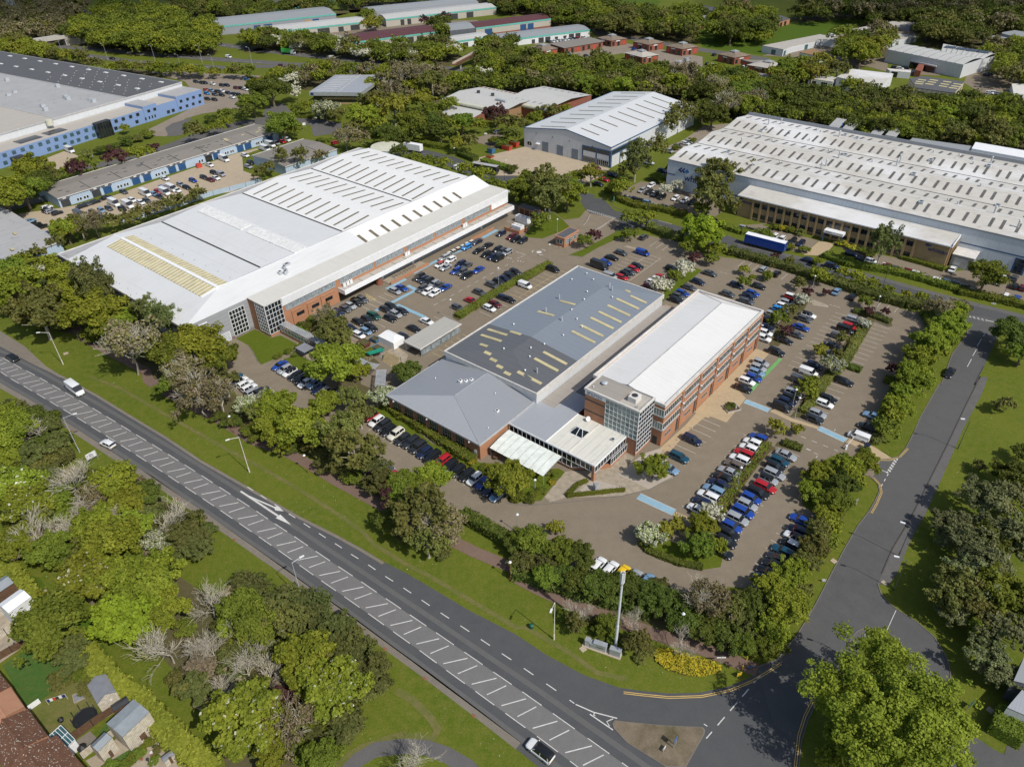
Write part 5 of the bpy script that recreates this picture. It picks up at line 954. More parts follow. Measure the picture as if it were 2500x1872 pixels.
for reg_,x,y,kind in(('e',570,130,1),('e',820,45,1),('a',920,1605,0),('a',1160,1530,0),('a',1252,1500,0),('a',1477,1440,0),('a',1555,1412,0),('a',1762,1335,2),('a',1840,1318,0),('a',2035,1255,0),('a',2118,1240,0),('b',155,1180,0)):
 s=toUV(P(reg_,x,y,1.4))[0]-99.;wall_panel(RU,fa_,fb_,s-2.1,s+2.1,2.75,3.85,'clad_dark','fascia_panel',.1);wall_panel(RU,fa_,fb_,s-1.7,s+1.7,0,2.7,('door_blue','trim_dark','glass')[kind],'roller_door',.05);wall_panel(RU,fa_,fb_,s-.6,s+.6,3.1,3.6,'white_plastic','sign_panel',.16)  # dark panels are open doorways, interior shade put into their colour
for reg_,xs,y0,y1 in(('e',(657,682,725,750),95,75),('a',(1005,1030,1065,1088),1580,1557),('a',(1327,1350,1385,1410),1480,1460),('a',(1690,1712),1365,1358),('a',(1912,1930,1965,1980),1297,1280),('a',(2178,2195),1215,1210),('b',(38,55,88,102),1218,1200)):
 for k_,x in enumerate(xs):s=toUV(P(reg_,x,y0+(y1-y0)*k_/max(1,len(xs)-1),1.2))[0]-99.;wall_window(RU,fa_,fb_,s-.42,s+.42,.7,1.8,1,1,'glass','trim_white')
for k_ in range(40):
 u=101+rr_.random()*98;v=-310.5-rr_.random()*7;q_=MB();z=3.95+.85*(-309-v)/9;q_.hexa([W(u,v,z),W(u+1.6,v,z),W(u+1.6,v-.7,z+.07),W(u,v-.7,z+.07)],[W(u,v,z+.06),W(u+1.6,v,z+.06),W(u+1.6,v-.7,z+.13),W(u,v-.7,z+.13)]);q_.build('rooflight','roof_felt_dark' if u<175 else 'rooflight_cream',RU)
eu_=toUV(P('e',870,250,4))[0]
U2=unit_block('short blue clad unit with patched grey roof behind the tall thin trees',173.5,201.,-289.,-266.,3.9,'clad_bluegrey','roof_asbestos',20.)
U3_=unit_block('grey felted roofed unit with pale blue side wall at the left edge',61.5,81.6,-345.,-267.7,4.1,'clad_bluegrey','roof_felt_pale',30.)
q_=MB()
for k_ in range(9):u,v=rr_.uniform(64,80),rr_.uniform(-310,-270);q_.ubox(u,u+.9,v,v+1.6,4.8,5.1)
q_.build('rooflight','rooflight_cream',U3_)
E_=lambda x,y,z:P('E',x,y,z)
C1=thing('cream_hall',E_(450,230,0),'cream roofed hall with rounded eaves and two black roof fans','hall')
f0,f1,r0,r1,k0,k1=E_(145,190,6.),E_(840,330,6.),E_(330,102,8.),E_(1010,245,8.),E_(600,55,6.),E_(1250,185,6.)
gable_building(C1,f0,f1,r0,r1,k0,k1,'roof_tan_tile','roof_pale');q_=MB();q_.tube((f0[0],f0[1],5.3),(f1[0],f1[1],5.3),.9,.9,10);q_.build('rounded_eaves','tank_lid',C1)
for x,y in((545,122),(705,153)):
 q_=MB();c_=Vector(E_(x,y,8.));q_.tube(c_-Vector((0,0,.6)),c_+Vector((0,0,1.)),.8,.9,12);q_.build('roof_fan','trim_dark',C1)
on_roof(C1,'rooflight','brick_red',k0,k1,r0,r1,[(s/14,s/14+.035,.06,.16)for s in range(9)])
C2=thing('cream_hall',E_(1300,180,0),'cream roofed hall with small square rooflights beside the blue grey warehouse','hall')
f0,f1,r0,r1,k0,k1=E_(835,210,6.5),E_(1330,305,6.5),E_(1060,92,8.6),E_(1590,192,8.6),E_(1280,52,6.5),E_(1815,150,6.5)
gable_building(C2,f0,f1,r0,r1,k0,k1,'brick_red','roof_pale');q_=MB();q_.tube((f0[0],f0[1],5.8),(f1[0],f1[1],5.8),1.,1.,10);q_.build('rounded_eaves','tank_lid',C2)
on_roof(C2,'rooflight','roof_slate',f0,f1,r0,r1,[(.12+s*.14,.17+s*.14,.2,.32)for s in range(6)]);on_roof(C2,'rooflight','roof_slate',k0,k1,r0,r1,[(.08+s*.13,.13+s*.13,.15,.28)for s in range(7)])
C3=thing('cream_annexe',E_(350,330,0),'low cream flat roofed annexe with rounded front below the cream halls','annexe')
pl_=[E_(*c,4.)for c in((130,345),(480,412),(600,345),(690,295),(310,225))];q_=MB();q_.prism(pl_,0,4.);q_.build('wall','brick_red',C3);q_=MB();q_.poly([(x,y,4.1)for x,y,z in pl_]);q_.build('roof','roof_pale',C3);q_=MB();q_.tube((pl_[0][0],pl_[0][1],3.3),(pl_[1][0],pl_[1][1],3.3),.8,.8,10);q_.build('rounded_eaves','tank_lid',C3)
DT=thing('duct_tower',E_(860,380,0),'grey metal flue duct rising beside the cream halls','duct');q_=MB();c_=Vector(E_(860,410,0));q_.box(c_+Vector((0,0,4.2)),(1.3,1.3,8.4));q_.build('duct','galv',DT);q_=MB();q_.tube(c_+Vector((0,0,8.2)),c_+Vector((-5,4,8.4)),.6);q_.build('elbow','galv',DT)
SR=thing('showroom',P('b',760,780),'silver roofed showroom with a dark glazed front and timber band among trees','showroom')
c=[P('b',*p,6.6)for p in((462,778),(900,782),(1110,632),(685,632))]
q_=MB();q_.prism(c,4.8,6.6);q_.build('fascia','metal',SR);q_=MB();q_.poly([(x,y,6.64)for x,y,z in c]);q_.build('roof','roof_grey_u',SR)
ins=[lerp3(p,lerp3(c[0],c[2],.5),.09)for p in c];q_=MB();q_.prism(ins,0,4.8);q_.build('wall','glass',SR)
wall_panel(SR,ins[0],ins[1],5,(Vector(ins[1])-Vector(ins[0])).length,2.6,3.7,'brick_tan','timber_band',.2);wall_panel(SR,ins[0],ins[1],7,(Vector(ins[1])-Vector(ins[0])).length,.1,1.,'brick_tan','timber_band',.2)
wall_panel(SR,c[0],c[1],.8,2.4,5.1,6.3,'logo_navy','sign_panel',.1)
q_=MB();m0,m1=lerp3(c[0],c[1],.55),lerp3(c[3],c[2],.5);q_.tube((m0[0],m0[1],6.7),(m1[0],m1[1],6.7),.3,None,4);q_.build('roof_gutter','trim_grey',SR)
q_=MB()
for k_ in range(9):
 t_=.1+k_*.1;a0,a1=lerp3(lerp3(c[0],c[3],t_),lerp3(c[1],c[2],t_),.06),lerp3(lerp3(c[0],c[3],t_),lerp3(c[1],c[2],t_),.5);b0_,b1_=lerp3(a0,a1,.1),lerp3(a0,a1,.9);q_.tube((b0_[0],b0_[1],6.68),(b1_[0],b1_[1],6.68),.12,None,4)
q_.build('roof_rib','trim_pale',SR)
def shed(label,p0,p1,p2,z,dz,wall,roof,trim=None,doors=(),end_doors=(),base=None,name='industrial_shed'):
 0
 p3=(p0[0]+p2[0]-p1[0],p0[1]+p2[1]-p1[1],z);t=thing(name,lerp3((p0[0],p0[1],0),(p2[0],p2[1],0),.5),label,'industrial unit',None)
 r0,r1=lerp3(p0,p3,.5),lerp3(p1,p2,.5);r0=(r0[0],r0[1],z+dz);r1=(r1[0],r1[1],z+dz)
 gable_building(t,p0,p1,r0,r1,p3,p2,wall,roof)
 L=(Vector(p1)-Vector(p0)).length;L2=(Vector(p2)-Vector(p1)).length
 if trim:wall_panel(t,p0,p1,0,L,z-1.,z+.05,trim,'eaves_band',.15);wall_panel(t,p1,p2,0,L2,z-1.,z+.05,trim,'eaves_band',.15)
 if base:wall_panel(t,p0,p1,0,L,0,1.3,base,'plinth',.08);wall_panel(t,p1,p2,0,L2,0,1.3,base,'plinth',.08)
 for s,w,h,m_ in doors:wall_panel(t,p0,p1,s*L-w/2,s*L+w/2,0,h,m_,'roller_door' if w>2.5 else 'window',.12)
 for s,w,h,m_ in end_doors:wall_panel(t,p1,p2,s*L2-w/2,s*L2+w/2,0,h,m_,'roller_door',.12)
 return t
D='door_blue';N='trim_dark'
pb_=lambda x,y,z:P('b',x,y,z);pc_=lambda x,y,z:P('c',x,y,z);pd_=lambda x,y,z:P('d',x,y,z)
shed('slate grey shed with thin teal eaves band left of the bushy tree',pb_(-330,228,6),pb_(690,118,6),pb_(585,58,6),6,1.4,'clad_grey','roof_slate','trim_teal',[(.33,5,4,D),(.42,6,4,D),(.75,5,4,'brick_tan'),(.82,5,4,D)])
shed('low cream shed with teal corner standing in front of the slate grey shed',pb_(90,275,5),pb_(965,182,5),pb_(895,138,5),5,1.,'clad_ply','roof_pale','trim_teal',[(.55,9,3.6,N),(.72,4,3.4,N),(.86,7,3.6,N)])
shed('longest slate roofed shed at the top edge of the estate',pb_(980,108,7),pb_(1890,18,7),pb_(1800,-22,7),7,1.4,'clad_grey','roof_slate',None,[(.12,6,4.5,N),(.22,6,4.5,N),(.5,5,4,N),(.66,5,4,N),(.74,5,4,D)])
shed('long cream shed with teal band behind the red roofs',pb_(1110,165,5.4),pb_(2040,62,5.4),pb_(1960,25,5.4),5.4,1.,'clad_ply','roof_pale','trim_teal',[(.14,3,4,N),(.2,3,4,N),(.4,3,4,N),(.6,7,4,N),(.75,6,4,N)])
shed('shed with dark red roof, teal band and pale end wall, nearest the footbridge',pb_(845,355,5.4),pb_(1555,265,5.4),pb_(1445,210,5.4),5.4,1.,'clad_ply','roof_maroon','trim_teal',[(.1,6,3.6,D),(.22,5,3.6,N),(.65,5,4,N),(.77,5,4,N)])
shed('shed with dark red roof and brick plinth beside round trees',pb_(1870,238,6),pc_(362,158,6),pc_(285,114,6),6,1.,'clad_ply','roof_maroon','trim_teal',[(.16,6,4.5,D),(.62,5,4.5,D),(.72,5,4.5,D)],base='brick_red')
shed('dark clad shed end with slate roof between the red roofs',pb_(1650,262,6),pb_(1866,238,6),pb_(1790,182,6),6,1.,'clad_dark','roof_slate',None)
shed('long pale roofed trade terrace with teal trim and cars parked in front',pb_(1690,350,4.6),pb_(1985,310,4.6),pb_(1910,270,4.6),4.6,.8,'clad_white','roof_pale','trim_teal',[(.3,4,3,N),(.7,4,3,N)])
shed('pale green roofed trade terrace with teal trim behind a row of cars',pc_(-120,348,4.6),pc_(692,250,4.6),pc_(590,206,4.6),4.6,.8,'clad_white','roof_slate','trim_teal',[(.4,2.4,2.6,N),(.48,4,3.2,N),(.55,4,3.2,N),(.64,2.4,2.6,N),(.73,2.4,2.6,N),(.8,4,3.2,N),(.87,4,3.2,N)])
shed('low teal banded shed peeping over the trees at the top edge',pb_(150,40,5),pb_(680,-15,5),pb_(640,-40,5),5,1.,'trim_teal','roof_felt_dark','trim_teal',[(.3,5,4,N),(.75,5,4,N)])
def pavilion(label,l_,f_,r_,z=3.9,cap=True,roof='roof_pavilion',wall='brick_red',cat='pavilion',name='brick_pavilion'):
 l_,f_,r_=[P(*q,z)for q in(l_,f_,r_)];b_=(l_[0]+r_[0]-f_[0],l_[1]+r_[1]-f_[1],z);cs=[l_,f_,r_,b_];ctr_=lerp3(l_,r_,.5);t=thing(name,(ctr_[0],ctr_[1],0),label,cat)
 ins=[lerp3(p,ctr_,.06)for p in cs];q_=MB();q_.prism(ins,0,z-.05);q_.build('wall',wall,t)
 if cap:
  up=[lerp3(p,ctr_,.72)for p in cs];up=[(x,y,z+1.5)for x,y,_ in up];q_=MB()
  for i_ in range(4):q_.face([cs[i_],cs[(i_+1)%4],up[(i_+1)%4],up[i_]])
  q_.build('roof',roof,t);q_=MB();q_.prism(up,z+1.4,z+2.);ap=(ctr_[0],ctr_[1],z+2.9)
  for i_ in range(4):a0,a1=lerp3(up[i_],ctr_,-.1),lerp3(up[(i_+1)%4],ctr_,-.1);q_.face([(a0[0],a0[1],z+2.02),(a1[0],a1[1],z+2.02),ap])
  q_.build('lantern','roof_slate',t)
 else:
  q_=MB();q_.prism(cs,z,z+.3);q_.build('roof',roof,t)
 q_=MB()
 for i_ in range(2):
  a0,a1=Vector(ins[i_]),Vector(ins[i_+1]);L=(a1-a0).length;n=int(L/4)
  for k_ in range(n):wall_panel(t,a0,a1,(k_+.2)*L/n,(k_+.62)*L/n,.6 if(k_+i_)%2 else.1,2.9,'glass' if(k_+i_)%3 else 'skip_red','window' if(k_+i_)%3 else 'door',.06)
  if cap:wall_panel(t,a0,a1,L*.3,L*.55,2.95,3.5,'white_plastic','sign_panel',.12)
 return t
pavilion('brick pavilion with brown hipped roof at the left end of the pavilion court',('c',165,402),('c',285,438),('c',425,408))
pavilion('long low brick range with dark roof joining two brown hipped pavilions',('c',345,372),('c',470,410),('c',815,352),3.7,False,'roof_asbestos')
pavilion('brick pavilion with shallow brown roof nearest the teal trade terrace',('c',745,318),('c',872,347),('c',1010,326))
pavilion('brick pavilion with grey topped brown roof and red shopfronts',('c',1048,350),('c',1190,380),('c',1325,356),4.2)
pavilion('brick pavilion with large brown hipped roof and a white sign, rear right',('c',1328,386),('c',1472,417),('c',1616,393),4.2)
pavilion('brick pavilion with bleached pale hipped roof behind the hedge',('c',978,446),('c',1135,486),('c',1276,463),3.8,True,'roof_flat_beige')
pavilion('brick pavilion half hidden by the tree belt, nearest to the blue grey warehouse',('c',1293,546),('c',1445,579),('c',1592,551),4.)
pavilion('brick pavilion with orange brown hipped roof at the right of the court',('c',1763,456),('c',1912,489),('c',2055,466),4.2)
pavilion('low brick range with mossy roof beside the orange brown pavilion',('c',1962,508),('c',2110,545),('d',150,548),3.7,False,'roof_asbestos')
pavilion('brick range with pale stained roof and a blue grey lantern',('d',-130,548),('d',110,586),('d',238,548),4.,True,'roof_flat_beige')
pavilion('brick range with mottled dark roof in front of the pavilions',('c',1975,642),('c',2165,672),('d',112,640),3.7,False,'roof_asbestos')
pavilion('small white flat roofed store under the trees by the pavilions',('c',1520,600),('c',1600,640),('c',1650,618),3.,False,'trim_white','trim_white','store','store_building')
def flat(label,s,z,wall,roof,name='workshop_block',cat='workshop',extra=()):
 pl_=pts(s,z);c_=lerp3(pl_[0],pl_[len(pl_)//2],.5);t=thing(name,(c_[0],c_[1],0),label,cat);ar=sum(a[0]*b[1]-b[0]*a[1]for a,b in zip(pl_,pl_[1:]+pl_[:1]))
 if ar<0:pl_=pl_[::-1]
 q_=MB();q_.prism(pl_,0,z-.35,cap=False);q_.build('wall',wall,t);q_=MB();q_.prism(pl_,z-.35,z,cap=True);q_.build('roof',roof,t)
 n=len(pl_)
 for i_ in range(n):
  a,b=Vector(pl_[i_]),Vector(pl_[(i_+1)%n]);L=(b-a).length;nrm=Vector(((b-a).y,-(b-a).x,0))
  if L>9 and nrm.y<0:
   for k_ in range(int(L/6)):wall_panel(t,a,b,1.2+k_*6,4.4+k_*6,.1,3.,extra[(k_+i_)%len(extra)]if extra else 'glass','roller_door',.05)
 return t
flat('L shaped flat roofed workshop block with pale grey walls nearest the road',"d 5,385 182,418 255,388 512,332 628,342 645,322 490,290",4.2,'clad_pale','roof_flat_beige',extra=('clad_pale','glass_teal','clad_pale'))
flat('U shaped flat roofed workshop block with sky blue doors at the wood edge',"d 752,248 930,275 1010,245 1165,207 1252,214 1342,198 1165,168",4.2,'clad_grey','roof_flat_beige',extra=('sign_blue','clad_grey','glass'))
flat('low flat roofed workshop block between the two angled blocks',"d 870,350 895,388 1020,360 1200,325 1310,305 1110,278",3.8,'clad_pale','roof_flat_beige',extra=('clad_grey',))
flat('small rust red roofed store with white cladding beside a leafy tree',"d 318,442 495,478 568,456 420,416",3.6,'clad_white','roof_tan_tile','store_building','store',('clad_white',))
flat('white walled hall with streaked white roof behind the tree belt',"d 632,648 750,580 1108,622 985,738",6.,'clad_white','roof_weathered','white_hall','hall',('clad_white',))
flat('low white wing attached to the streaked white hall',"d 395,662 470,628 632,650 600,690",4.,'clad_white','roof_weathered','white_hall','hall')
flat('dark roofed shed with cream rooflights behind the tree belt',"d 1245,662 1350,642 1705,688 1620,785 1300,740",4.6,'fence_pale','roof_felt_dark','dark_roofed_shed','shed')
for k_,(x,y)in enumerate(((1348,676),(1330,692),(1322,708),(1448,678),(1430,695),(1410,712),(1560,692),(1540,712),(1525,730),(1648,712),(1630,730),(1610,745))):
 c_=P('d',x,y,4.62);q_=MB();u,v=toUV(c_);q_.ubox(u-1.,u+1.,v-2.,v+2.,4.6,4.75);q_.build('rooflight','rooflight_cream',[o for o in COL.objects if o.name.startswith('dark_roofed_shed')][0])
flat('plain white trailer sized store beside the dark roofed shed',"d 1052,578 1078,596 1255,612 1258,592",3.4,'clad_white','trim_pale','store_building','store')
flat('grey flat roofed depot at the right edge below the wood',"d 1872,312 1880,322 2208,360 2400,400 2400,330 2208,290 2030,290",5.,'clad_grey','roof_slate','depot','depot',('clad_grey','glass'))
flat('second grey depot roof stepped above the first at the right edge',"d 2020,275 2030,285 2208,325 2400,350 2400,300 2130,256",6.5,'clad_grey','roof_slate','depot','depot',('clad_grey','glass'))
flat('small white cabin at the right edge among cars',"d 2105,705 2120,790 2300,800 2300,712",3.5,'clad_white','trim_pale','cabin','cabin',('glass',))
flat('low grey store with square roof panels behind the white works',"d 1235,1190 1270,1162 2208,1292 2400,1320 2400,1400 2208,1372",6.,'clad_grey','roof_slate','store_building','store',('clad_grey',))
flat('row of bright white box stores at the right edge behind the works',"d 1768,1252 1800,1197 2208,1267 2400,1300 2400,1365 2208,1330",7.,'clad_white','trim_white','store_building','store',('clad_white',))
flat('low red brick roofed barn in the field at the top',"d 22,150 150,184 238,158 118,120",4.,'brick','roof_felt_dark','barn','barn')
CV=thing('curved_hall',P('d',1400,480),'large pale hall with two curved ribbed roofs and grey walls','hall')
for(a0,a1,b1,b0),z in((((1058,412),(1702,542),(1862,490),(1248,376)),7.5),(((1500,470),(1872,492),(2006,456),(1530,366)),7.6)):
 c=[P('d',*q,z)for q in(a0,a1,b1,b0)];q_=MB();q_.prism(c,0,z-.3,cap=False);q_.build('wall','clad_pale',CV);q_=MB();n=8
 pr=[(t_/n,1.3*math.sin(math.pi*t_/n))for t_ in range(n+1)]
 for(t0_,h0),(t1_,h1)in zip(pr,pr[1:]):
  A,B,C2_,D2=lerp3(c[0],c[3],t0_),lerp3(c[1],c[2],t0_),lerp3(c[1],c[2],t1_),lerp3(c[0],c[3],t1_);q_.face([(A[0],A[1],z+h0-.3),(B[0],B[1],z+h0-.3),(C2_[0],C2_[1],z+h1-.3),(D2[0],D2[1],z+h1-.3)])
 q_.build('roof','roof_pale',CV)
 for s in range(1,9):
  q_=MB()
  for(t0_,h0),(t1_,h1)in zip(pr,pr[1:]):
   A,B=lerp3(lerp3(c[0],c[3],t0_),lerp3(c[1],c[2],t0_),s/9),lerp3(lerp3(c[0],c[3],t1_),lerp3(c[1],c[2],t1_),s/9);q_.tube((A[0],A[1],z+h0-.2),(B[0],B[1],z+h1-.2),.22,None,4,cap=False)
  q_.build('roof_rib','roof_slate',CV)
 if z>7.55:
  for s in(.15,.38,.6,.8):
   A,B=lerp3(lerp3(c[0],c[3],.55),lerp3(c[1],c[2],.55),s),0;q_=MB();u,v=toUV(A);q_.ubox(u-2,u+4,v-3,v+3,z+1.15,z+1.3);q_.build('solar_panels','solar',CV)
en=[P('d',*q,4.)for q in((1240,508),(1470,560),(1500,545),(1275,500))];q_=MB();q_.prism(en,3.4,4.1);q_.build('entrance_canopy','trim_pale',CV);q_=MB();q_.prism([lerp3(p,lerp3(en[0],en[2],.5),.1)for p in en],0,3.4);q_.build('entrance_glazing','glass',CV)
br=[P('d',*q,3.5)for q in((1290,590),(1340,600),(1370,545),(1325,538))];q_=MB();q_.prism(br,0,3.5);q_.build('brick_porch','brick_red',CV)
def house(label,A,B,C_,z,dz,wall,roof,chimney=True,name='house'):
 0
 Dd=(A[0]+C_[0]-B[0],A[1]+C_[1]-B[1],z);t=thing(name,lerp3((A[0],A[1],0),(C_[0],C_[1],0),.5),label,'house');r0,r1=lerp3(A,Dd,.5),lerp3(B,C_,.5);r0=(*r0[:2],z+dz);r1=(*r1[:2],z+dz)
 gable_building(t,A,B,r0,r1,Dd,C_,wall,roof);L=(Vector(B)-Vector(A)).length
 for k_ in range(max(1,int(L/4))):wall_window(t,A,B,1+k_*4,2.6+k_*4,z-1.9,z-.6,2,1,'glass','trim_white')
 if chimney:
  p=lerp3(r0,r1,.85);q_=MB();q_.box((p[0],p[1],z+dz+.5),(.9,.9,1.6));q_.build('chimney','brick',t)
 rc=MB();rc.tube((r0[0],r0[1],r0[2]+.08),(r1[0],r1[1],r1[2]+.08),.16,None,6);rc.build('ridge_tile',roof,t);return t
house('stone farmhouse with long red brown roof at the top edge',P('c',1790,55,4),P('c',1890,75,4),P('c',2010,30,4),4,3,'stone','roof_brown');house('red roofed farm wing with pale gable end at the top edge',P('c',1890,80,4),P('c',2050,50,4),P('c',2000,5,4),4,3,'stone','roof_brown');house('terracotta roofed farm outbuilding by the farmyard',P('c',1930,105,3.4),P('c',2100,85,3.4),P('c',2080,62,3.4),3.4,1.5,'stone','roof_terracotta',False,'farm_building')
house('slate roofed red brick cottage with white gables among trees',P('c',1608,195,4),P('c',1690,200,4),P('c',1710,150,4),4,3,'brick','roof_slate');house('dark roofed barn beside the farmyard drive',P('c',1650,80,4),P('c',1745,100,4),P('c',1740,70,4),4,1.5,'clad_dark','roof_felt_dark',False,'farm_building');house('slate roofed range behind the brick cottage',P('c',1900,120,3.5),P('c',2208,135,3.5),P('c',2190,100,3.5),3.5,1.5,'brick','roof_felt_dark',False,'farm_building')
TYPES={'hatchback':(4.15,1.8,.92,1.48,.27,.42,.93,.985,.72),'saloon':(4.65,1.84,.92,1.43,.28,.43,.74,.86,.70),'estate':(4.7,1.84,.93,1.46,.27,.42,.94,.99,.72),'suv':(4.55,1.88,1.02,1.66,.26,.39,.92,.985,.85),'small car':(3.75,1.7,.92,1.5,.22,.38,.93,.985,.74),'people carrier':(4.6,1.86,1.0,1.7,.17,.33,.95,.99,.8),'van':(4.6,1.86,1.1,1.85,.16,.30,.985,.995,.9),'large van':(6.2,2.1,1.35,2.6,.12,.24,.99,.998,1.0)}
def car_parts(kind):
 L,Wd,zb,zr,a,b,c,d,zn=TYPES[kind];hw=Wd/2;X=lambda f:L/2-f*L;isvan='van' in kind
 body=MB()
 st=[(0,.68,.38,zn-.12),(.015,.84,.26,zn-.03),(.06,.95,.21,zn+.02),(.14,1.,.2,zn+(zb-zn)*.55),(a-.02,1.,.2,zb-.03),(a+.08,1.,.2,zb),(.6,1.,.2,zb+.01),(d-.05,1.,.22,zb+.02),(.965,.97,.25,zb+.0 if d>.95 else zb-.03),(.99,.88,.32,zb-.08),(1.,.76,.42,zb-.2)]
 rings=[]
 for f,w,z0,z1 in st:
  x=X(f);y=hw*w;rings.append([(x,-y*.86,z0),(x,-y,z0+.14),(x,-y,z1-.2),(x,-y*.95,z1-.04),(x,-y*.84,z1),(x,0,z1+.025),(x,y*.84,z1),(x,y*.95,z1-.04),(x,y,z1-.2),(x,y,z0+.14),(x,y*.86,z0)])
 n=len(rings[0]);vs=[p for r in rings for p in r];fs=[]
 for i in range(len(rings)-1):
  for j in range(n):fs.append((i*n+j,(i+1)*n+j,(i+1)*n+(j+1)%n,i*n+(j+1)%n))
 fs+=[tuple(range(n)),tuple(range(len(vs)-1,len(vs)-n-1,-1))]
 body.add(vs,fs)
 yb,yt=hw*.93,hw*.74 if not isvan else hw*.9
 wb,wt=(X(a),zb-.02),(X(b),zr-.05);rt,rb=(X(c),zr-.07),(X(d),zb+.02)
 P4=lambda s:[(wb[0],s*yb,wb[1]),(wt[0],s*yt,wt[1]),(rt[0],s*yt,rt[1]),(rb[0],s*yb,rb[1])]
 Lp,Rp=P4(1),P4(-1)
 mx=(wt[0]+rt[0])/2;rf=[]
 for x,dz,sc in((wt[0]+.04,-.005,1.),(wt[0]-.15,.045,.97),(mx,.065,.97),(rt[0]+.15,.045,.97),(rt[0]-.05,-.01,1.)):
  rf.append([(x,-yt*1.03*sc,zr-.06+dz*.3),(x,-yt*.8,zr-.03+dz),(x,0,zr-.015+dz),(x,yt*.8,zr-.03+dz),(x,yt*1.03*sc,zr-.06+dz*.3)])
 vs=[p for r in rf for p in r];fs=[]
 for i in range(4):
  for j in range(4):fs.append((i*5+j,i*5+j+1,(i+1)*5+j+1,(i+1)*5+j))
 roof=MB().add(vs,fs)
 for s,Q in((1,Lp),(-1,Rp)):
  out=(0,s*.018,.0)
  def pil(p,q,w,fwd):
   p,q=Vector(p)+Vector(out),Vector(q)+Vector(out);f=Vector((fwd,0,0))*w;body.quad(tuple(p),tuple(p-f),tuple(q-f),tuple(q))
  pil(Q[0],Q[1],.1,1);pil(Q[3],Q[2],.18 if not isvan else.3,-1)
  m0=Vector(Q[0]).lerp(Vector(Q[3]),.47);m1=Vector(Q[1]).lerp(Vector(Q[2]),.40);pil(m0,m1,.09,1)
  if isvan:
   k0=Vector(Q[0]).lerp(Vector(Q[3]),.27);k1=Vector(Q[1]).lerp(Vector(Q[2]),.14);o=Vector(out);body.quad(*[tuple(q+o)for q in(k0,Vector(Q[3]),Vector(Q[2]),k1)])
  mir=Vector(Q[0])+Vector((-.18,s*.12,.08));body.box(mir,(.12,.2,.14))
 if isvan:body.quad(tuple(Vector(Lp[3])+Vector((-.02,0,0))),tuple(Vector(Rp[3])+Vector((-.02,0,0))),tuple(Vector(Rp[2])+Vector((-.02,0,0))),tuple(Vector(Lp[2])+Vector((-.02,0,0))))
 screens=MB().quad(Lp[0],Rp[0],Rp[1],Lp[1]),MB().quad(Rp[3],Lp[3],Lp[2],Rp[2]),MB().quad(Lp[3],Lp[0],Lp[1],Lp[2]),MB().quad(Rp[0],Rp[3],Rp[2],Rp[1])
 wheels=[];rims=[];r=.31 if 'van' not in kind else.34
 if kind=='suv':r=.35
 for f in(.185,.80):
  for s in(1,-1):
   w=MB();x=X(f);w.tube((x,s*(hw-.2),r),(x,s*(hw+.015),r),r,r*.97,14,0);wheels.append(w);w=MB();w.tube((x,s*(hw+.012),r),(x,s*(hw+.03),r),r*.66,r*.6,10,0);rims.append(w)
 arch=MB()
 for f in(.185,.80):
  for s in(1,-1):arch.tube((X(f),s*(hw-.05),r),(X(f),s*(hw+.005),r),r+.07,None,14)
 lamps,tails=[],[]
 for s in(1,-1):
  z0=zn-.14;l_=MB();l_.hexa([(X(.012),s*hw*.82,z0),(X(.055),s*hw*.965,z0),(X(.055),s*hw*.965,z0+.02),(X(.012),s*hw*.82,z0+.02)],[(X(.03),s*hw*.8,z0+.14),(X(.10),s*hw*.95,z0+.17),(X(.10),s*hw*.93,z0+.19),(X(.03),s*hw*.78,z0+.16)]);lamps.append(l_)
  t_=MB();t_.box((X(.985),s*hw*.80,zb-.2),(.1,.26,.2 if not isvan else.5));tails.append(t_)
 pf=MB().box((X(-.002),0,.45),(.03,.52,.11)),MB().box((X(1.003),0,.62),(.03,.52,.11))
 trim=MB().box((X(.0)-.03,0,.36),(.08,hw*1.25,.2)).box((X(.5),0,.27),(L*.5,Wd*.97,.12)).box((X(1.)+.03,0,.36),(.08,hw*1.3,.14))
 return dict(body=body,roof=roof,windscreen=screens[0],rear_window=screens[1],side_window=(screens[2],screens[3]),wheels=wheels,rims=rims,arch=arch,lamps=lamps,tails=tails,plates=pf,trim=trim)
CARMESH={}
def mk(mb,name,mats,smooth=False):
 o=mb.build(name,mats,None,smooth);me=o.data;bpy.data.objects.remove(o);return me
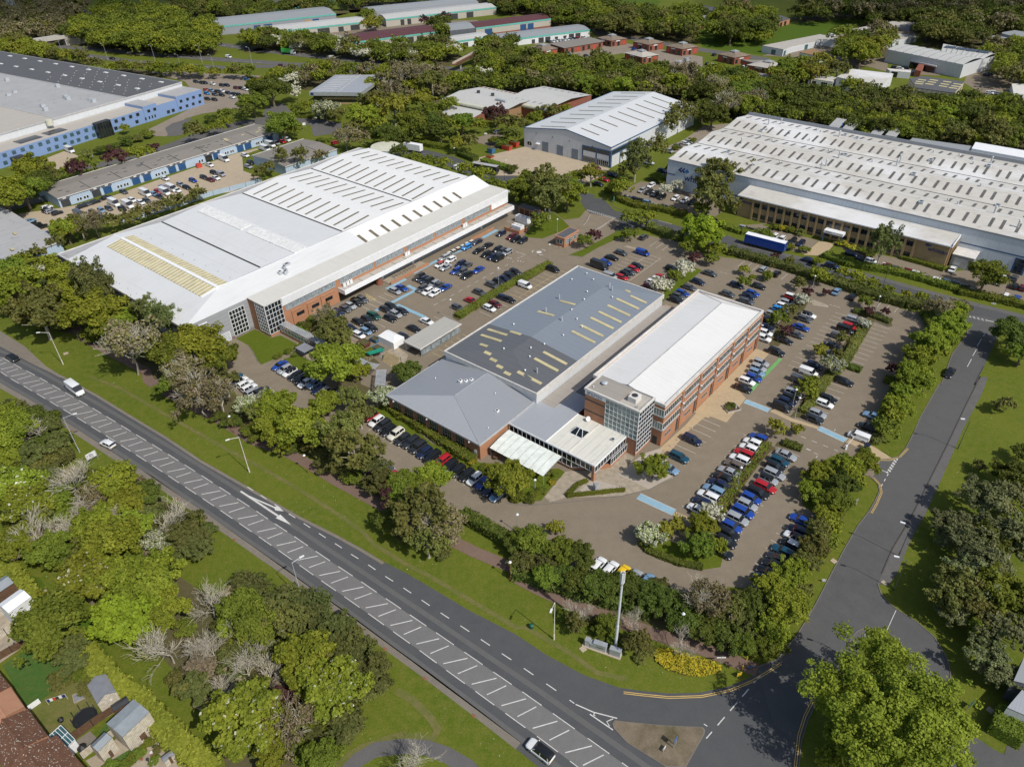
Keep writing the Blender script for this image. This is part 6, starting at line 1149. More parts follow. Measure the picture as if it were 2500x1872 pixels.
for kind in TYPES:
 p=car_parts(kind);ms=[]
 ms.append(('body',mk(p['body'],'body','paint_white',True)));ms.append(('roof',mk(p['roof'],'roof','paint_white',True)));ms.append(('windscreen',mk(p['windscreen'],'windscreen','car_glass')));ms.append(('rear_window',mk(p['rear_window'],'rear_window','car_glass')))
 for q in p['side_window']:ms.append(('side_window',mk(q,'side_window','car_glass')))
 for q,q2 in zip(p['wheels'],p['rims']):ms.append(('wheel',mk(q,'wheel','tyre')));ms.append(('rim',mk(q2,'rim','alloy')))
 ms.append(('lower_trim',mk(MB().add(p['arch'].v,p['arch'].f).add(p['trim'].v,p['trim'].f),'lower_trim','rubber')))
 for q in p['lamps']:ms.append(('headlight',mk(q,'headlight','lamp_glass')))
 for q in p['tails']:ms.append(('tail_light',mk(q,'tail_light','tail_red')))
 ms.append(('number_plate',mk(p['plates'][0],'number_plate','plate_white')));ms.append(('number_plate',mk(p['plates'][1],'number_plate','plate_yellow')))
 one=MB()
 for key,k_ in(('body',0),('roof',1),('windscreen',2),('rear_window',2)):one.add(p[key].v,p[key].f,k_)
 for q in p['side_window']:one.add(q.v,q.f,2)
 for q in p['wheels']:one.add(q.v,q.f,3)
 one.add(p['arch'].v,p['arch'].f,3).add(p['trim'].v,p['trim'].f,3)
 for q in p['lamps']:one.add(q.v,q.f,4)
 for q in p['tails']:one.add(q.v,q.f,5)
 CARMESH[kind]=(ms,one)
ONE={}
CARS=[]
DIRS={'u+':math.atan2(UY,UX),'u-':math.atan2(-UY,-UX),'v+':math.atan2(-UX,UY),'v-':math.atan2(UX,-UY)}
CN=dict(black='black',charcoal='charcoal',grey='grey',silver='silver',white='white',cream='cream',blue='bright blue',navy='navy',sky='vivid sky blue',powder='pale blue',teal='dark teal',red='red',maroon='dark red',yellow='yellow',green='dark green',brown='taupe',olive='olive',orange='orange',lime='lime')
KN=dict(h='hatchback',s='saloon',e='estate',j='suv',m='small car',p='people carrier',v='van',V='large van')
CC=dict(k='black',c='charcoal',g='grey',s='silver',w='white',C='cream',b='blue',n='navy',y='sky',p='powder',t='teal',r='red',M='maroon',Y='yellow',G='green',B='brown',o='olive',O='orange')
def row(place,end,reg_,face,data,group=None):
 0
 items=[t.split(',')for t in data.split()]
 seen={}
 for i,t in enumerate(items):
  r_=reg_;
  if ':' in t[0]:r_,t[0]=t[0].split(':')
  col,kd=CC[t[2]],KN[t[3]];p=P(r_,float(t[0]),float(t[1]),.75);rf=CC[t[4]]if len(t)>4 and t[4]in CC else None
  fc=face;
  if len(t)>5:fc=t[5]
  rz=DIRS[fc]if isinstance(fc,str)else fc
  nm=CN[col]+' '+('SUV' if kd=='suv' else kd)+(' with '+CN[rf]+' roof' if rf else '')
  lab='%s, %s %s %s'%(nm,ORD[i],end,place)if len(items)>1 else nm+' '+place
  CARS.append((math.hypot(p[0],p[1]),(p[0],p[1],.05),rz+RNG.normal(0,.012),kd,col,rf,lab,group or 'cars parked '+place))
def one(place,reg_,x,y,c,k,rz,rf=None,group='cars driving on the roads'):
 p=P(reg_,x,y,.75);kd=KN[k];nm=CN[CC[c]]+' '+('SUV' if kd=='suv' else kd)+(' with '+CN[CC[rf]]+' roof' if rf else '')
 CARS.append((math.hypot(p[0],p[1]),(p[0],p[1],.05),rz,kd,CC[c],CC[rf]if rf else None,nm+' '+place,group))
def ang(s):
 a,b=[Vector(p)for p in pts(s)];return math.atan2(b.y-a.y,b.x-a.x)
row('left of the long shrub strip','from the top','l','v-',"2110,508,b,h 2060,548,w,h 2028,596,w,h 1990,645,r,j 1952,692,w,j 1910,742,B,j 1858,793,s,s 1812,845,k,s 1780,895,n,s 1735,947,p,e 1688,998,w,e 1640,1050,n,h 1592,1110,w,h")
row('right of the long shrub strip','from the top','l','v+',"m:205,655,s,s m:150,705,t,h m:110,752,k,h m:108,812,s,e m:55,858,s,h,k m:28,920,r,e l:2105,968,k,e l:2052,1018,b,h l:2018,1072,s,h l:1980,1132,b,j l:1932,1192,s,j l:1885,1255,b,h l:1852,1315,k,j l:1838,1380,k,h l:1806,1470,k,h")
row('along the east road hedge','from the top','m','v-',"332,1202,b,s 308,1290,n,h 275,1345,w,h,k 240,1405,k,m,w 185,1467,t,e 140,1530,c,s 102,1588,k,j 60,1645,k,s q:18,72,n,h")
row('behind the clipped hedge near the phone mast','from the left','l','u+',"760,1578,w,h 862,1612,w,h 965,1640,Y,m p:1060,52,s,h p:1172,90,p,h")
row('in the short bay row beside the brick offices','from the top','l','v+',"1550,525,n,j 1440,672,t,j 1360,772,p,h")
row('below the hipped grey hall','from the left','j','u-',"985,330,r,m,k 1030,370,w,h 1083,405,c,j 1130,447,k,h 1195,478,C,j 1250,522,c,h 1320,545,c,e 1382,588,c,j 1435,632,n,h 1500,668,k,e 1583,705,r,e 1650,742,k,h 1713,785,k,h 1790,822,k,h 1858,856,w,h 1933,888,b,h 1988,942,n,h 2052,990,p,h")
row('beneath the trees across the lane','from the left','j','u+',"970,700,w,h 1040,752,w,h 1105,800,g,e 1142,838,r,s")
row('beside the lawn at the factory corner','from the left','A','u-',"1210,1155,b,s 1262,1200,s,h 1320,1232,w,h,k 1385,1272,k,h 1455,1305,k,j 1503,1350,w,s 1605,1362,p,j 1650,1425,n,h 1700,1460,s,h 1810,1478,s,j,k")
row('half hidden by the factory drive','from the left','A','u+',"715,1290,t,h 765,1325,w,h,k 820,1362,w,h 865,1405,w,h 905,1450,s,h 1010,1440,c,h")
row('against the brick wall of the factory offices','from the right','f','v+',"915,932,g,h 868,957,k,j 815,985,s,h 772,1012,g,h 712,1040,n,h 690,1085,n,h")
row('on the small bay by the canopy ramp','from the right','f','v+',"1245,835,b,s 1190,862,s,h")
row('in the left file behind the marquee','from the right','f','v+',"1155,988,c,h 1110,1018,c,h 1010,1072,G,p 955,1098,c,h 880,1122,k,h 810,1168,n,s")
row('in the right file behind the marquee','from the right','f','v+',"1250,1032,c,h 1197,1057,s,h 1147,1092,k,h 985,1172,k,j 945,1202,p,m 885,1232,w,h")
row('in the back file near the canopy steps','from the left','f','u-',"1390,745,k,j 1428,765,n,h 1465,782,c,j 1515,802,s,h 1550,815,g,s 1612,832,b,s")
row('in the front file near the canopy steps','from the left','f','u-',"1412,842,g,h 1462,865,w,h 1522,880,w,h")
row('in the first ramp wall file','from the top','f','u-',"1602,580,s,e 1655,600,w,h 1565,640,w,m,r 1615,662,s,s")
row('in the second ramp wall file','from the top','f','u-',"1740,632,n,h 1790,647,g,s 1700,692,b,h 1752,702,g,h 1795,732,k,j 1890,682,b,s")
row('along the benches under the white canopy','from the right','f','u-',"2082,377,n,h 1877,447,n,s 1790,492,y,h")
row('in the middle of the works car park','from the left','f','u-',"1892,520,k,s 1967,478,k,s 1955,552,k,h 2010,572,n,s 2060,587,k,j 2050,512,k,h 2087,527,g,h 2132,537,s,h")
row('in the hatched bays by the brick enclosure','from the left','g','u-',"30,405,M,h 65,425,k,h 125,437,c,h")
row('left of the shrub strip behind the tall hall','from the left','f','v+',"1717,1002,g,h 1830,942,r,s 1900,872,g,h 2010,812,g,e 2062,782,c,h 2110,757,n,s 2155,727,k,h g:20,742,k,h g:62,700,c,h")
row('right of the shrub strip behind the tall hall','from the left','f','v+',"1985,1007,w,h 2032,972,M,h 2112,922,n,e g:10,935,k,h g:145,817,w,v g:380,680,k,p")
row('near the grey shelter and the marquee','from the top','f','v+',"1457,1117,w,s 1345,1177,k,s 1262,1247,c,h")
row('in the left file north of the tall hall','from the top','g','v+',"955,540,g,h 875,580,k,s 825,622,b,h 770,655,c,V 860,738,s,v")
row('in the right file north of the tall hall','from the top','g','v+',"1135,542,b,v 1090,652,k,h 1060,677,r,h 1025,700,g,h 990,720,k,h 960,747,r,h")
row('alone by the hedge near the gatehouse trees','from the top','g','u+',"1145,407,g,h")
row('behind the white blossom bushes','from the right','g','v+',"1380,672,k,h 1290,745,r,s 1265,768,w,h 1225,792,w,h 1190,828,M,h")
row('between the white blossom strip and the brick offices','from the top','g','v+',"1700,712,g,s 1605,785,n,h 1530,832,g,h 1472,880,b,h 1437,905,g,h 1415,938,k,h")
row('behind the far end of the brick offices','from the left','g','v+',"1855,887,g,h 2010,948,g,e 2030,905,n,h 2062,882,b,h 1925,812,n,h 2115,822,k,h")
row('along the north hedge of the car park','from the left','h','u+',"15,677,s,h 125,715,k,h 305,768,g,h 630,864,p,s 765,907,k,h")
row('beside blossom behind the offices','from the top','h','v+',"255,915,r,j,w 215,960,s,h 182,990,w,h 150,1018,y,h 95,1060,s,h 62,1105,k,s 40,1168,n,h 30,1212,w,h 8,1258,w,j")
row('in the bays in front of the brick offices','from the top','g','v+',"2165,1105,k,h h:120,1375,k,j 2132,1465,s,h 2110,1507,s,h 2095,1547,p,h 2070,1592,b,h 2015,1622,w,h l:1978,90,k,s")
row('beside the middle aisle trees','from the top','h','v+',"395,1065,w,h,k 360,1097,g,h 330,1167,b,s 292,1230,g,h 190,1277,k,s")
row('left of the planted strip in the east car park','from the top','h','v+',"780,1102,s,e 740,1163,r,j 702,1187,k,v 640,1242,g,h 590,1322,k,s 562,1382,g,h 445,1485,n,h 392,1547,w,v 320,1615,g,v")
row('above the curved pale pavement','from the top','m','v+',"265,130,s,h 240,172,k,h 212,207,n,h 167,250,k,p")
row('right of the planted strip in the east car park','from the top','m','v+',"692,35,k,e 560,180,k,h 530,224,w,h 470,307,s,h 442,352,c,h")
row('nose to the east hedge by the exit','from the top','m','v-',"940,327,p,e 890,417,k,h 815,502,w,v")
one('driving away at the left end of the main road','e',105,1420,'k','s',ang("e 20,1380 150,1455"));
CARS.append((200,tuple(P('i',632,100,1.0)[:2])+(.05,),ang("i 560,40 700,140"),'large van','white',None,'tall white panel van driving beside the hatched road centre','cars driving on the roads'))
one('driving uphill beside the white roadside sign','i',905,560,'w','h',ang("i 965,590 850,535"));one('at the bottom edge of the main road','p',272,1515,'w','j',ang("p 360,1580 190,1450"),'k');one('driving up the quiet east side road','h',1585,1548,'k','s',ang("h 1620,1510 1560,1590"))
one('leading on the north road past the tan offices','h',400,602,'n','s',ang("h 340,590 460,620"));one('following on the north road past the tan offices','h',588,652,'n','j',ang("h 520,635 640,665"))
row('in the yard left of the terrace','from the left','e','u+',"255,270,p,h 300,300,k,h 350,320,k,j 412,375,b,s 450,395,s,h 490,415,w,h")
row('beside the dark fence at the terrace end','from the left','e','u+',"395,157,w,h 400,180,k,h 428,190,s,h 482,203,k,h")
row('in front of the workshop terrace doors','from the left','e','v+',"690,147,k,s,k,u+ 740,130,g,h,k,u+ 802,110,k,h,k,u+ 892,75,k,s,k,u+ 1042,27,g,h a:1390,1502,w,s a:1625,1518,b,h a:1765,1387,w,s a:1887,1342,w,V")
row('in the lower file of the workshop yard','from the left','e','v+',"668,227,g,V 735,222,M,h 785,202,o,j 850,232,b,h 855,183,p,h 917,166,g,h 962,128,w,V 1030,172,k,h 1077,142,w,V 1115,97,w,h 1187,117,w,h 1237,102,g,h 1225,45,w,V 1297,47,p,h 1342,67,n,s")
row('in the middle file of the workshop yard','from the left','a','v+',"1332,1612,r,h 1388,1622,w,V 1370,1582,b,h 1446,1592,w,V 1432,1575,n,h 1492,1602,w,h 1522,1552,s,h 1572,1577,k,h 1717,1492,k,h 1772,1512,M,s 1817,1497,w,s 1802,1452,k,h 1862,1467,s,v 2092,1402,s,h 2112,1367,k,h")
row('at the right end of the workshop terrace','from the left','b','v+',"95,1257,w,V 137,1222,w,V 185,1207,s,v 277,1177,w,v 240,1192,r,h a:2065,1307,w,e")
row('on the gravel forecourt of the sky blue offices','from the left','a','v+',"237,1387,c,h 588,1268,w,V")
row('in the far bays of the sky blue works','from the left','a','v+',"1650,687,n,h 1702,697,k,h 1727,697,c,h 1790,707,w,h 1870,717,k,h 1912,717,n,h 1990,740,M,h 2030,742,k,h 2070,752,w,h 2110,752,c,h")
row('in the near bays of the sky blue works','from the left','a','v+',"1737,757,O,h 1742,785,y,h 1780,762,p,h 1832,770,k,h 1870,767,w,h 1810,795,g,h 1868,800,k,h 1922,782,n,h 1975,792,k,h 2012,797,k,h 1955,817,w,s 1747,832,k,h 1807,838,k,h")
row('on the upper bend of the sky blue works','from the left','a','v+',"2082,667,y,h 2092,647,r,h 2132,657,k,h 2190,667,r,h b:52,667,r,s b:10,660,k,h")
for pl_,s in(('in the white works left car park',"1130,1602,s,h 1187,1617,c,h 1237,1632,g,h 1297,1657,k,h 1205,1560,w,h g:1412,80,w,h g:1487,100,w,h g:1552,115,k,j"),):row(pl_,'from the left','c','u-',s)
row('along the hedge of the white works car park','from the left','g','v+',"1010,77,s,h 1077,93,n,h 1127,106,k,h 1180,119,p,h 1325,160,n,h 1410,184,k,h 1477,196,O,h")
row('under the tall tree at the tan offices corner','from the left','g','v+',"1682,257,M,h 1737,272,n,h 1992,332,s,h 2057,357,k,h 2122,367,g,h")
row('beside the blue curtain sided lorry','from the left','h','u-',"105,407,w,h 165,427,w,h 260,442,k,h 330,460,n,h")
row('behind the hedge of the tan offices','from the left','h','v+',"755,547,n,h 847,592,n,h 922,612,w,h 1072,657,M,h 1142,680,g,h 1247,702,M,h 1312,722,w,h 1492,777,w,h 1577,792,p,h 1652,807,g,h 1722,832,g,h")
row('at the right end of the tan offices','from the left','h','u+',"1607,677,w,s 1672,632,M,s 1785,582,w,v 1997,690,g,h 2057,730,k,h 2130,750,g,h")
row('in the small car park at the right edge','from the left','h','u+',"2000,787,w,h 2055,902,w,m 2130,817,k,h 2152,922,b,h 2200,832,M,h")
row('beside the silver gabled warehouse','from the left','c','v+',"745,1412,M,h 575,1472,s,h 605,1457,g,h 812,1512,r,s 765,1550,k,h 882,1472,n,h 1192,1370,w,h 1302,1437,n,h 1352,1272,s,v 1432,1230,g,h 1497,1207,w,h 1527,1192,s,h")
row('on the lane behind the white factory','from the left','b','u+',"1500,1112,w,h 2050,1107,w,h 1557,1355,w,h 1720,1407,w,v 685,1200,r,h")
for nm,reg_,x,y,c,k,s in(('leaving the underpass','a',945,492,'k','s',"a 900,485 1000,500"),('on the far carriageway beside the bank','a',1925,480,'w','v',"a 1880,475 1980,490"),('on the slip road left of the recycling lorry','a',1845,367,'k','j',"a 1800,365 1880,372"),('on the slip road near the round bushes','a',2080,404,'k','s',"a 2030,398 2130,412"),('on the upper lane by the wood','a',1420,73,'w','v',"a 1380,70 1460,76"),('behind the recycling lorry','b',660,487,'w','v',"b 600,482 700,492"),('between the white van and the grey lorry','b',890,512,'k','v',"b 850,508 930,517"),('on the near carriageway under the trees','b',230,550,'M','h',"b 180,548 280,552"),('on the near carriageway below the black van','b',735,552,'r','h',"b 700,550 780,556"),('glimpsed through the tree belt','c',55,617,'w','v',"c 10,612 90,625")):
 one(nm,reg_,x,y,c,k,ang(s))
row('in the brick pavilion court','from the left','c','u+',"500,442,k,h 522,452,w,h 655,467,k,s 820,437,s,h 1062,412,b,s 1510,512,s,V 1652,572,k,h 1682,537,k,h 1720,542,w,h 1742,547,w,h 1990,562,w,h 2022,570,p,h 1740,460,k,h")
row('in front of the teal trade terrace','from the left','c','v+',"345,352,k,h 375,350,w,h 402,346,w,h 430,343,s,h 470,339,w,h 500,336,w,h 532,331,s,h 562,326,k,h 590,321,r,h 640,316,w,h")
row('in the workshop court at the upper right','from the left','d','v+',"590,300,w,v 800,302,w,h 825,310,k,h 685,322,k,h 590,487,M,h 345,400,n,h 372,395,w,h 395,380,w,V 520,375,w,V 1085,262,b,h 1115,266,O,h")
row('in the car park below the curved roofs','from the left','d','v+',"1120,568,k,h 1165,575,w,h 1215,572,k,h 1300,608,w,h 1895,630,k,h 1925,622,n,h 1965,612,k,h 1920,782,w,h 1960,780,w,h 2000,790,s,h")
CARS.sort(key=lambda c:c[0])
lost=MB();proto={};NEAR=215;nobj=0
cols_=sorted({c[4]for c in CARS}|{c[5]for c in CARS if c[5]})
ck={c:4+i for i,c in enumerate(cols_)}
for i,(dist,loc,rz,kd,col,rf,lab,grp)in enumerate(CARS):
 ms,onem=CARMESH[kd]
 if i<300:
  if dist<NEAR:
   r=thing('parked_car' if 'driv' not in grp else 'car',loc,lab,'car' if 'van' not in kd else 'van',grp);r.rotation_euler=(0,0,rz)
   for nm,me in ms:
    o=bpy.data.objects.new(nm,me);COL.objects.link(o);o.parent=wh if nm=='rim' else r
    if nm=='wheel':wh=o
    if nm in('body','roof'):
     o.material_slots[0].link='OBJECT';o.material_slots[0].material=M('paint_'+(rf if nm=='roof' and rf else col))
  else:
   if kd not in ONE:ONE[kd]=mk(onem,'parked_car',['paint_white','paint_white','car_glass','tyre','lamp_glass','tail_red'])
   o=bpy.data.objects.new('parked_car' if 'driv' not in grp else 'car',ONE[kd]);COL.objects.link(o);o.location=loc;o.rotation_euler=(0,0,rz)
   for s_ in(0,1):o.material_slots[s_].link='OBJECT';o.material_slots[s_].material=M('paint_'+(rf if s_ and rf else col))
   o['label']=lab;o['category']='car' if 'van' not in kd else 'van';o['group']=grp
 else:
  cs,sn=math.cos(rz),math.sin(rz);tr=[(x*cs-y*sn+loc[0],x*sn+y*cs+loc[1],z+loc[2])for x,y,z in onem.v]
  o_=len(lost.v);lost.v+=tr;lost.f+=[tuple(o_+q for q in f)for f in onem.f];lost.k+=[ck[col]if k_==0 else ck[rf or col]if k_==1 else{2:0,3:1,4:2,5:3}[k_]for k_ in onem.k]
if lost.v:
 o=lost.build('distant_parked_cars',['car_glass','tyre','lamp_glass','tail_red']+['paint_'+c for c in cols_]);o['kind']='stuff';o['label']='far off cars parked around the distant courts and sheds';o['category']='cars'
def lorry(label,reg_,s,L,h,side,roofm,cab=None,cabcol='paint_white',z0=1.1,group=None):
 a,b=[Vector((*p[:2],0))for p in pts(reg_+' '+s)];d=(b-a).normalized();n=Vector((-d.y,d.x,0));c=(a+b)/2;t=thing('lorry',(c.x,c.y,.05),label,'lorry',group)
 def bx(mb,s0,s1,w,za,zb,k=0):
  r=[c+d*s0-n*w/2,c+d*s1-n*w/2,c+d*s1+n*w/2,c+d*s0+n*w/2];return mb.hexa([(p.x,p.y,za)for p in r],[(p.x,p.y,zb)for p in r],k)
 bx(q:=MB(),-L/2,L/2,2.5,z0,h).build('box_body',side,t);bx(q:=MB(),-L/2+.05,L/2-.05,2.4,h,h+.05).build('box_roof',roofm,t);bx(q:=MB(),-L/2,L/2,1.,.75,z0).build('chassis','trim_dark',t)
 ws=[-L/2+1.2,-L/2+2.5,-L/2+3.8]+([L/2-1.]if not cab else[])
 if cab:
  bx(q:=MB(),L/2+.4,L/2+2.6,2.4,.5,2.9).build('cab',cabcol,t);bx(q:=MB(),L/2+2.58,L/2+2.66,2.2,1.6,2.7).build('windscreen','car_glass',t);ws+=[L/2+1.6,L/2-.6]
 for w in ws:
  for sg in(-1,1):
   q=MB();p=c+d*w+n*sg*1.;q.tube((p.x,p.y,.5),tuple((p+n*sg*.26+Vector((0,0,.5)))),.5,None,12);q.build('wheel','tyre',t)
 return t
lorry('long blue curtain sided trailer parked on the north road','g','2010,470 2310,548',13.6,4.,'paint_blue','trim_white');
for ch in[o for o in COL.objects if o.parent and o.parent.name.startswith('lorry')and o.name.startswith('box_body')]:ch.data.materials[0]=M('sign_blue')if False else M('paint_navy')if False else M('paint_blue')
lorry('dark grey trailer parked on the lane behind the factory','b','1850,1440 2050,1475',12.,3.7,'paint_charcoal','roof_felt_pale');lorry('white box lorry beside the round water tank','b','1290,1270 1400,1290',9.,3.8,'white_plastic','trim_white')
lorry('green and white recycling lorry on the far carriageway','b','240,452 320,460',7.5,3.4,'bright_green','bright_green',True,'white_plastic');lorry('pale grey box lorry at the end of the far carriageway','b','1165,535 1230,540',8.5,4.,'trim_pale','trim_pale',True,'trim_pale')
def quads_mesh(name,centers,normals,size,mats,midx=None,rng=RNG,asp=(.7,1.3),core=None):
 n=len(centers);nr=normals/np.maximum(1e-6,np.linalg.norm(normals,axis=1))[:,None]
 t=rng.normal(size=(n,3));t-=(t*nr).sum(1)[:,None]*nr;t/=np.maximum(1e-6,np.linalg.norm(t,axis=1))[:,None];b=np.cross(nr,t)
 s=(size*rng.uniform(.6,1.35,size=n))[:,None]*.5;a=rng.uniform(*asp,size=n)[:,None]
 lift=nr*s*.35
 V=np.stack([centers-t*s*a-b*s*.55-lift*.3,centers+t*s*a*.2-b*s-lift,centers+t*s*a+b*s*.5-lift*.3,centers-t*s*a*.25+b*s+lift],1).reshape(-1,3)
 if core is not None:
  V=np.concatenate([V,core]);midx=None if midx is None else np.concatenate([midx,np.zeros(len(core)//4)])
 return from_quads(name,V,mats,midx)
def from_quads(name,V,mats,midx=None):
 n=len(V)//4;me=bpy.data.meshes.new(name);me.vertices.add(len(V));me.vertices.foreach_set('co',V.astype(np.float32).ravel());me.loops.add(n*4);me.loops.foreach_set('vertex_index',np.arange(n*4,dtype=np.int32))
 me.polygons.add(n);me.polygons.foreach_set('loop_start',np.arange(0,n*4,4,dtype=np.int32));me.polygons.foreach_set('loop_total',np.full(n,4,dtype=np.int32))
 for m_ in mats:me.materials.append(M(m_))
 if midx is not None:me.polygons.foreach_set('material_index',midx.astype(np.int32))
 me.update(calc_edges=True);return me
def crown_points(seed,nl,lr,env,zc,n,fill=.3,low=0.,nsub=11):
 0
 g=np.random.default_rng(seed);S,C,Rr=[],[],[]
 for i in range(nsub):
  a=i*2.4+g.uniform(-.5,.5);f=math.sqrt((i+.4)/nsub);r=.36*f*g.uniform(.8,1.15);z=zc+env[2]*(.62*math.sqrt(max(0,1-f*f))-.22+g.uniform(-.16,.2));S.append((math.cos(a)*r*env[0]/.45,math.sin(a)*r*env[1]/.45,z,g.uniform(.13,.23)))
 for i in range(nl):
  sx,sy,sz,sr=S[g.integers(nsub)];d=g.normal(size=3);d/=np.linalg.norm(d);d[2]=abs(d[2])if g.random()<.7 else d[2];q=g.uniform(.35,1.12)*sr
  C.append((sx+d[0]*q,sy+d[1]*q,sz+d[2]*q*1.15));Rr.append(g.uniform(*lr))
 C,rad=np.array(C),np.array(Rr);k=g.choice(nl,n,p=rad**2/np.sum(rad**2));d=g.normal(size=(n,3));d[:,2]+=.2;d/=np.linalg.norm(d,axis=1)[:,None]
 rr=rad[k]*np.where(g.random(n)<fill,g.uniform(.1,1.5,n),g.uniform(.75,1.15,n));p=C[k]+d*rr[:,None]
 out=p-np.array([0,0,zc-.15]);out/=np.linalg.norm(out,axis=1)[:,None]
 nm=d*.55+out*.5+g.normal(size=(n,3))*.6;nm[:,2]+=.25;p[:,2]=np.maximum(p[:,2],low+.02);p[:,2]/=max(1.,np.percentile(p[:,2],99.5));w=np.percentile(np.abs(p[:,:2]),97);p[:,:2]*=.47/w
 return p,nm
def twigs(seed,levels=4,spread=.75,kids=(6,5,4,4),r0=.03,up=.35,L0=.3,h0=.22):
 0
 g=random.Random(seed);seg=[]
 def grow(p,d,L,r,lv):
  q=p+d*L;mid=p+d*L*.5+Vector((g.gauss(0,1),g.gauss(0,1),g.gauss(0,1)))*L*.06
  seg.append((p,mid,r,r*.8,lv));seg.append((mid,q,r*.8,r*.6,lv))
  if lv>=levels:return
  for i in range(kids[min(lv,len(kids)-1)]):
   a=g.random()*2*math.pi;s=d.orthogonal().normalized();s=(Matrix.Rotation(a,3,d)@s)
   nd=(d*(1-spread*.55)+s*spread*g.uniform(.6,1.15)+Vector((0,0,up*g.uniform(.2,1.)))).normalized();t=g.uniform(.45,1.)if lv else g.uniform(.5,1.);grow(p.lerp(q,t),nd,L*g.uniform(.55,.85),r*.52,lv+1)
 grow(Vector((0,0,0)),Vector((g.gauss(0,.06),g.gauss(0,.06),1)).normalized(),h0+L0*.6,r0,0);return seg
def skeleton_mesh(name,seg,mat,n=4,maxlv=9,minr=.0):
 mb=MB()
 for p,q,a,b,lv in seg:
  if lv<=maxlv:mb.tube(p,q,max(a,minr),max(b,minr),n if lv<2 else 3,cap=False)
 return mk(mb,name,mat)
def unitize(seg,h=1.,w=1.):
 zs=[q.z for _,q,*_ in seg];rs=sorted(math.hypot(q.x,q.y)for _,q,*_ in seg);sz=h/max(zs);sw=.5*w/rs[int(len(rs)*.95)]
 f=lambda v:Vector((v.x*sw,v.y*sw,v.z*sz));return[(f(p),f(q),a,b,lv)for p,q,a,b,lv in seg]
def trunk_mesh(name,seed,mat,r=.035,top=.62,limbs=6):
 g=random.Random(seed);mb=MB();mb.tube((0,0,-.02),(0,0,.03),r*1.7,r*1.1,7);mb.tube((0,0,.03),(.01,0,top*.55),r*1.1,r*.75,7);mb.tube((.01,0,top*.55),(0,.02,top),r*.75,r*.3,6)
 for i in range(limbs):
  a=i*2.4+g.random();z=top*g.uniform(.35,.8);L=g.uniform(.18,.32);mb.tube((0,0,z),(math.cos(a)*L,math.sin(a)*L,z+g.uniform(.1,.24)),r*.45,r*.15,5)
 return mk(mb,name,mat)
DENSE=[]
for i,(nl,lr,env,zc,n)in enumerate(((130,(.035,.08),(.45,.45,.41),.55,9500),(150,(.03,.075),(.46,.44,.42),.55,9500),(110,(.04,.09),(.43,.46,.41),.56,9000),(170,(.03,.07),(.46,.46,.42),.55,10000))):
 DENSE.append(crown_points(11+i,nl,lr,env,zc,n))
AIRY=[crown_points(31+i,120,(.025,.065),(.46,.45,.47),.54,6000,.5)for i in range(3)]
TALL=[crown_points(41+i,120,(.03,.07),(.45,.45,.48),.52,6400,.45,0.,14)for i in range(2)]
SHRB=[crown_points(51+i,60,(.06,.14),(.44,.44,.50),.38,2600,.35,0.,7)for i in range(3)]
BIG=[crown_points(61,420,(.02,.055),(.47,.46,.40),.55,56000,.35,0.,26)]
SPEC={}
TRK=[trunk_mesh('trunk',3+i,'bark')for i in range(2)];TRKP=[trunk_mesh('trunk',9+i,'bark_pale',.028,.7,8)for i in range(2)]
def leafy(kind,clouds,leaf,mats,hw,words,trk=TRK,mix=0.,flowers=None):
 out=[]
 for i,(p,nm)in enumerate(clouds):
  mi=None
  if len(mats)>1:mi=(RNG.random(len(p))<mix).astype(int)
  out.append((quads_mesh('crown',p,nm,leaf,mats,mi),trk[i%len(trk)]))
 SPEC[kind]=(out,hw,words)
leafy('y',DENSE,.042,['leaf_y'],.95,'yellow green tree');leafy('g',DENSE,.041,['leaf_g'],.95,'green tree');leafy('d',DENSE,.041,['leaf_d'],.9,'dark green tree');leafy('L',DENSE[:2],.042,['leaf_L'],.95,'bright lime green tree')
leafy('o',AIRY,.042,['leaf_o'],1.05,'sparse olive tree',TRKP);leafy('t',AIRY,.040,['leaf_t'],.9,'grey green tree',TRKP);leafy('k',TALL,.036,['leaf_k'],1.7,'slender airy tree',TRKP)
leafy('w',DENSE[:2],.040,['leaf_g','leaf_w'],.9,'white blossom tree',TRK,.55);leafy('r',AIRY,.044,['leaf_r'],1.05,'copper tree');leafy('c',DENSE,.042,['leaf_y','leaf_w'],.9,'white spiked green tree',TRK,.035)
leafy('q',AIRY[:2],.042,['leaf_q'],1.,'golden young tree',TRKP);leafy('m',AIRY,.048,['leaf_m'],.75,'dark thicket tree',TRK);leafy('X',BIG,.0155,['leaf_y'],.85,'huge spreading yellow green tree')
bare=[]
for i in range(4):
 sg=unitize(twigs(70+i,4,.55,(7,4,4,3),.016,.75));bare.append((skeleton_mesh('crown',[s for s in sg if s[4]>0],'twig',4,9,.0022),skeleton_mesh('trunk',[s for s in sg if s[4]==0],'bark_pale',6)))
SPEC['b']=(bare,1.0,'bare tree')
hazy=[]
for i in range(2):
 sg=unitize(twigs(80+i,4,.6,(7,4,4,3),.017,.7));p,nm=crown_points(85+i,80,(.03,.08),(.44,.44,.46),.55,3800,.5);me=quads_mesh('crown',p,nm,.036,['leaf_b','twig','leaf_o'],(RNG.random(len(p))<.4)*2)
 import bmesh
 bm_=bmesh.new();bm_.from_mesh(me);sk_=skeleton_mesh('crown',[s for s in sg if s[4]>0],'twig',3,9,.003);k0=len(bm_.faces);bm_.from_mesh(sk_);bm_.faces.ensure_lookup_table()
 for f in bm_.faces[k0:]:f.material_index=1
 bm_.to_mesh(me);bm_.free();hazy.append((me,skeleton_mesh('trunk',[s for s in sg if s[4]==0],'bark_pale',6)))
SPEC['B']=(hazy,1.05,'half bare tree')
SHR={}
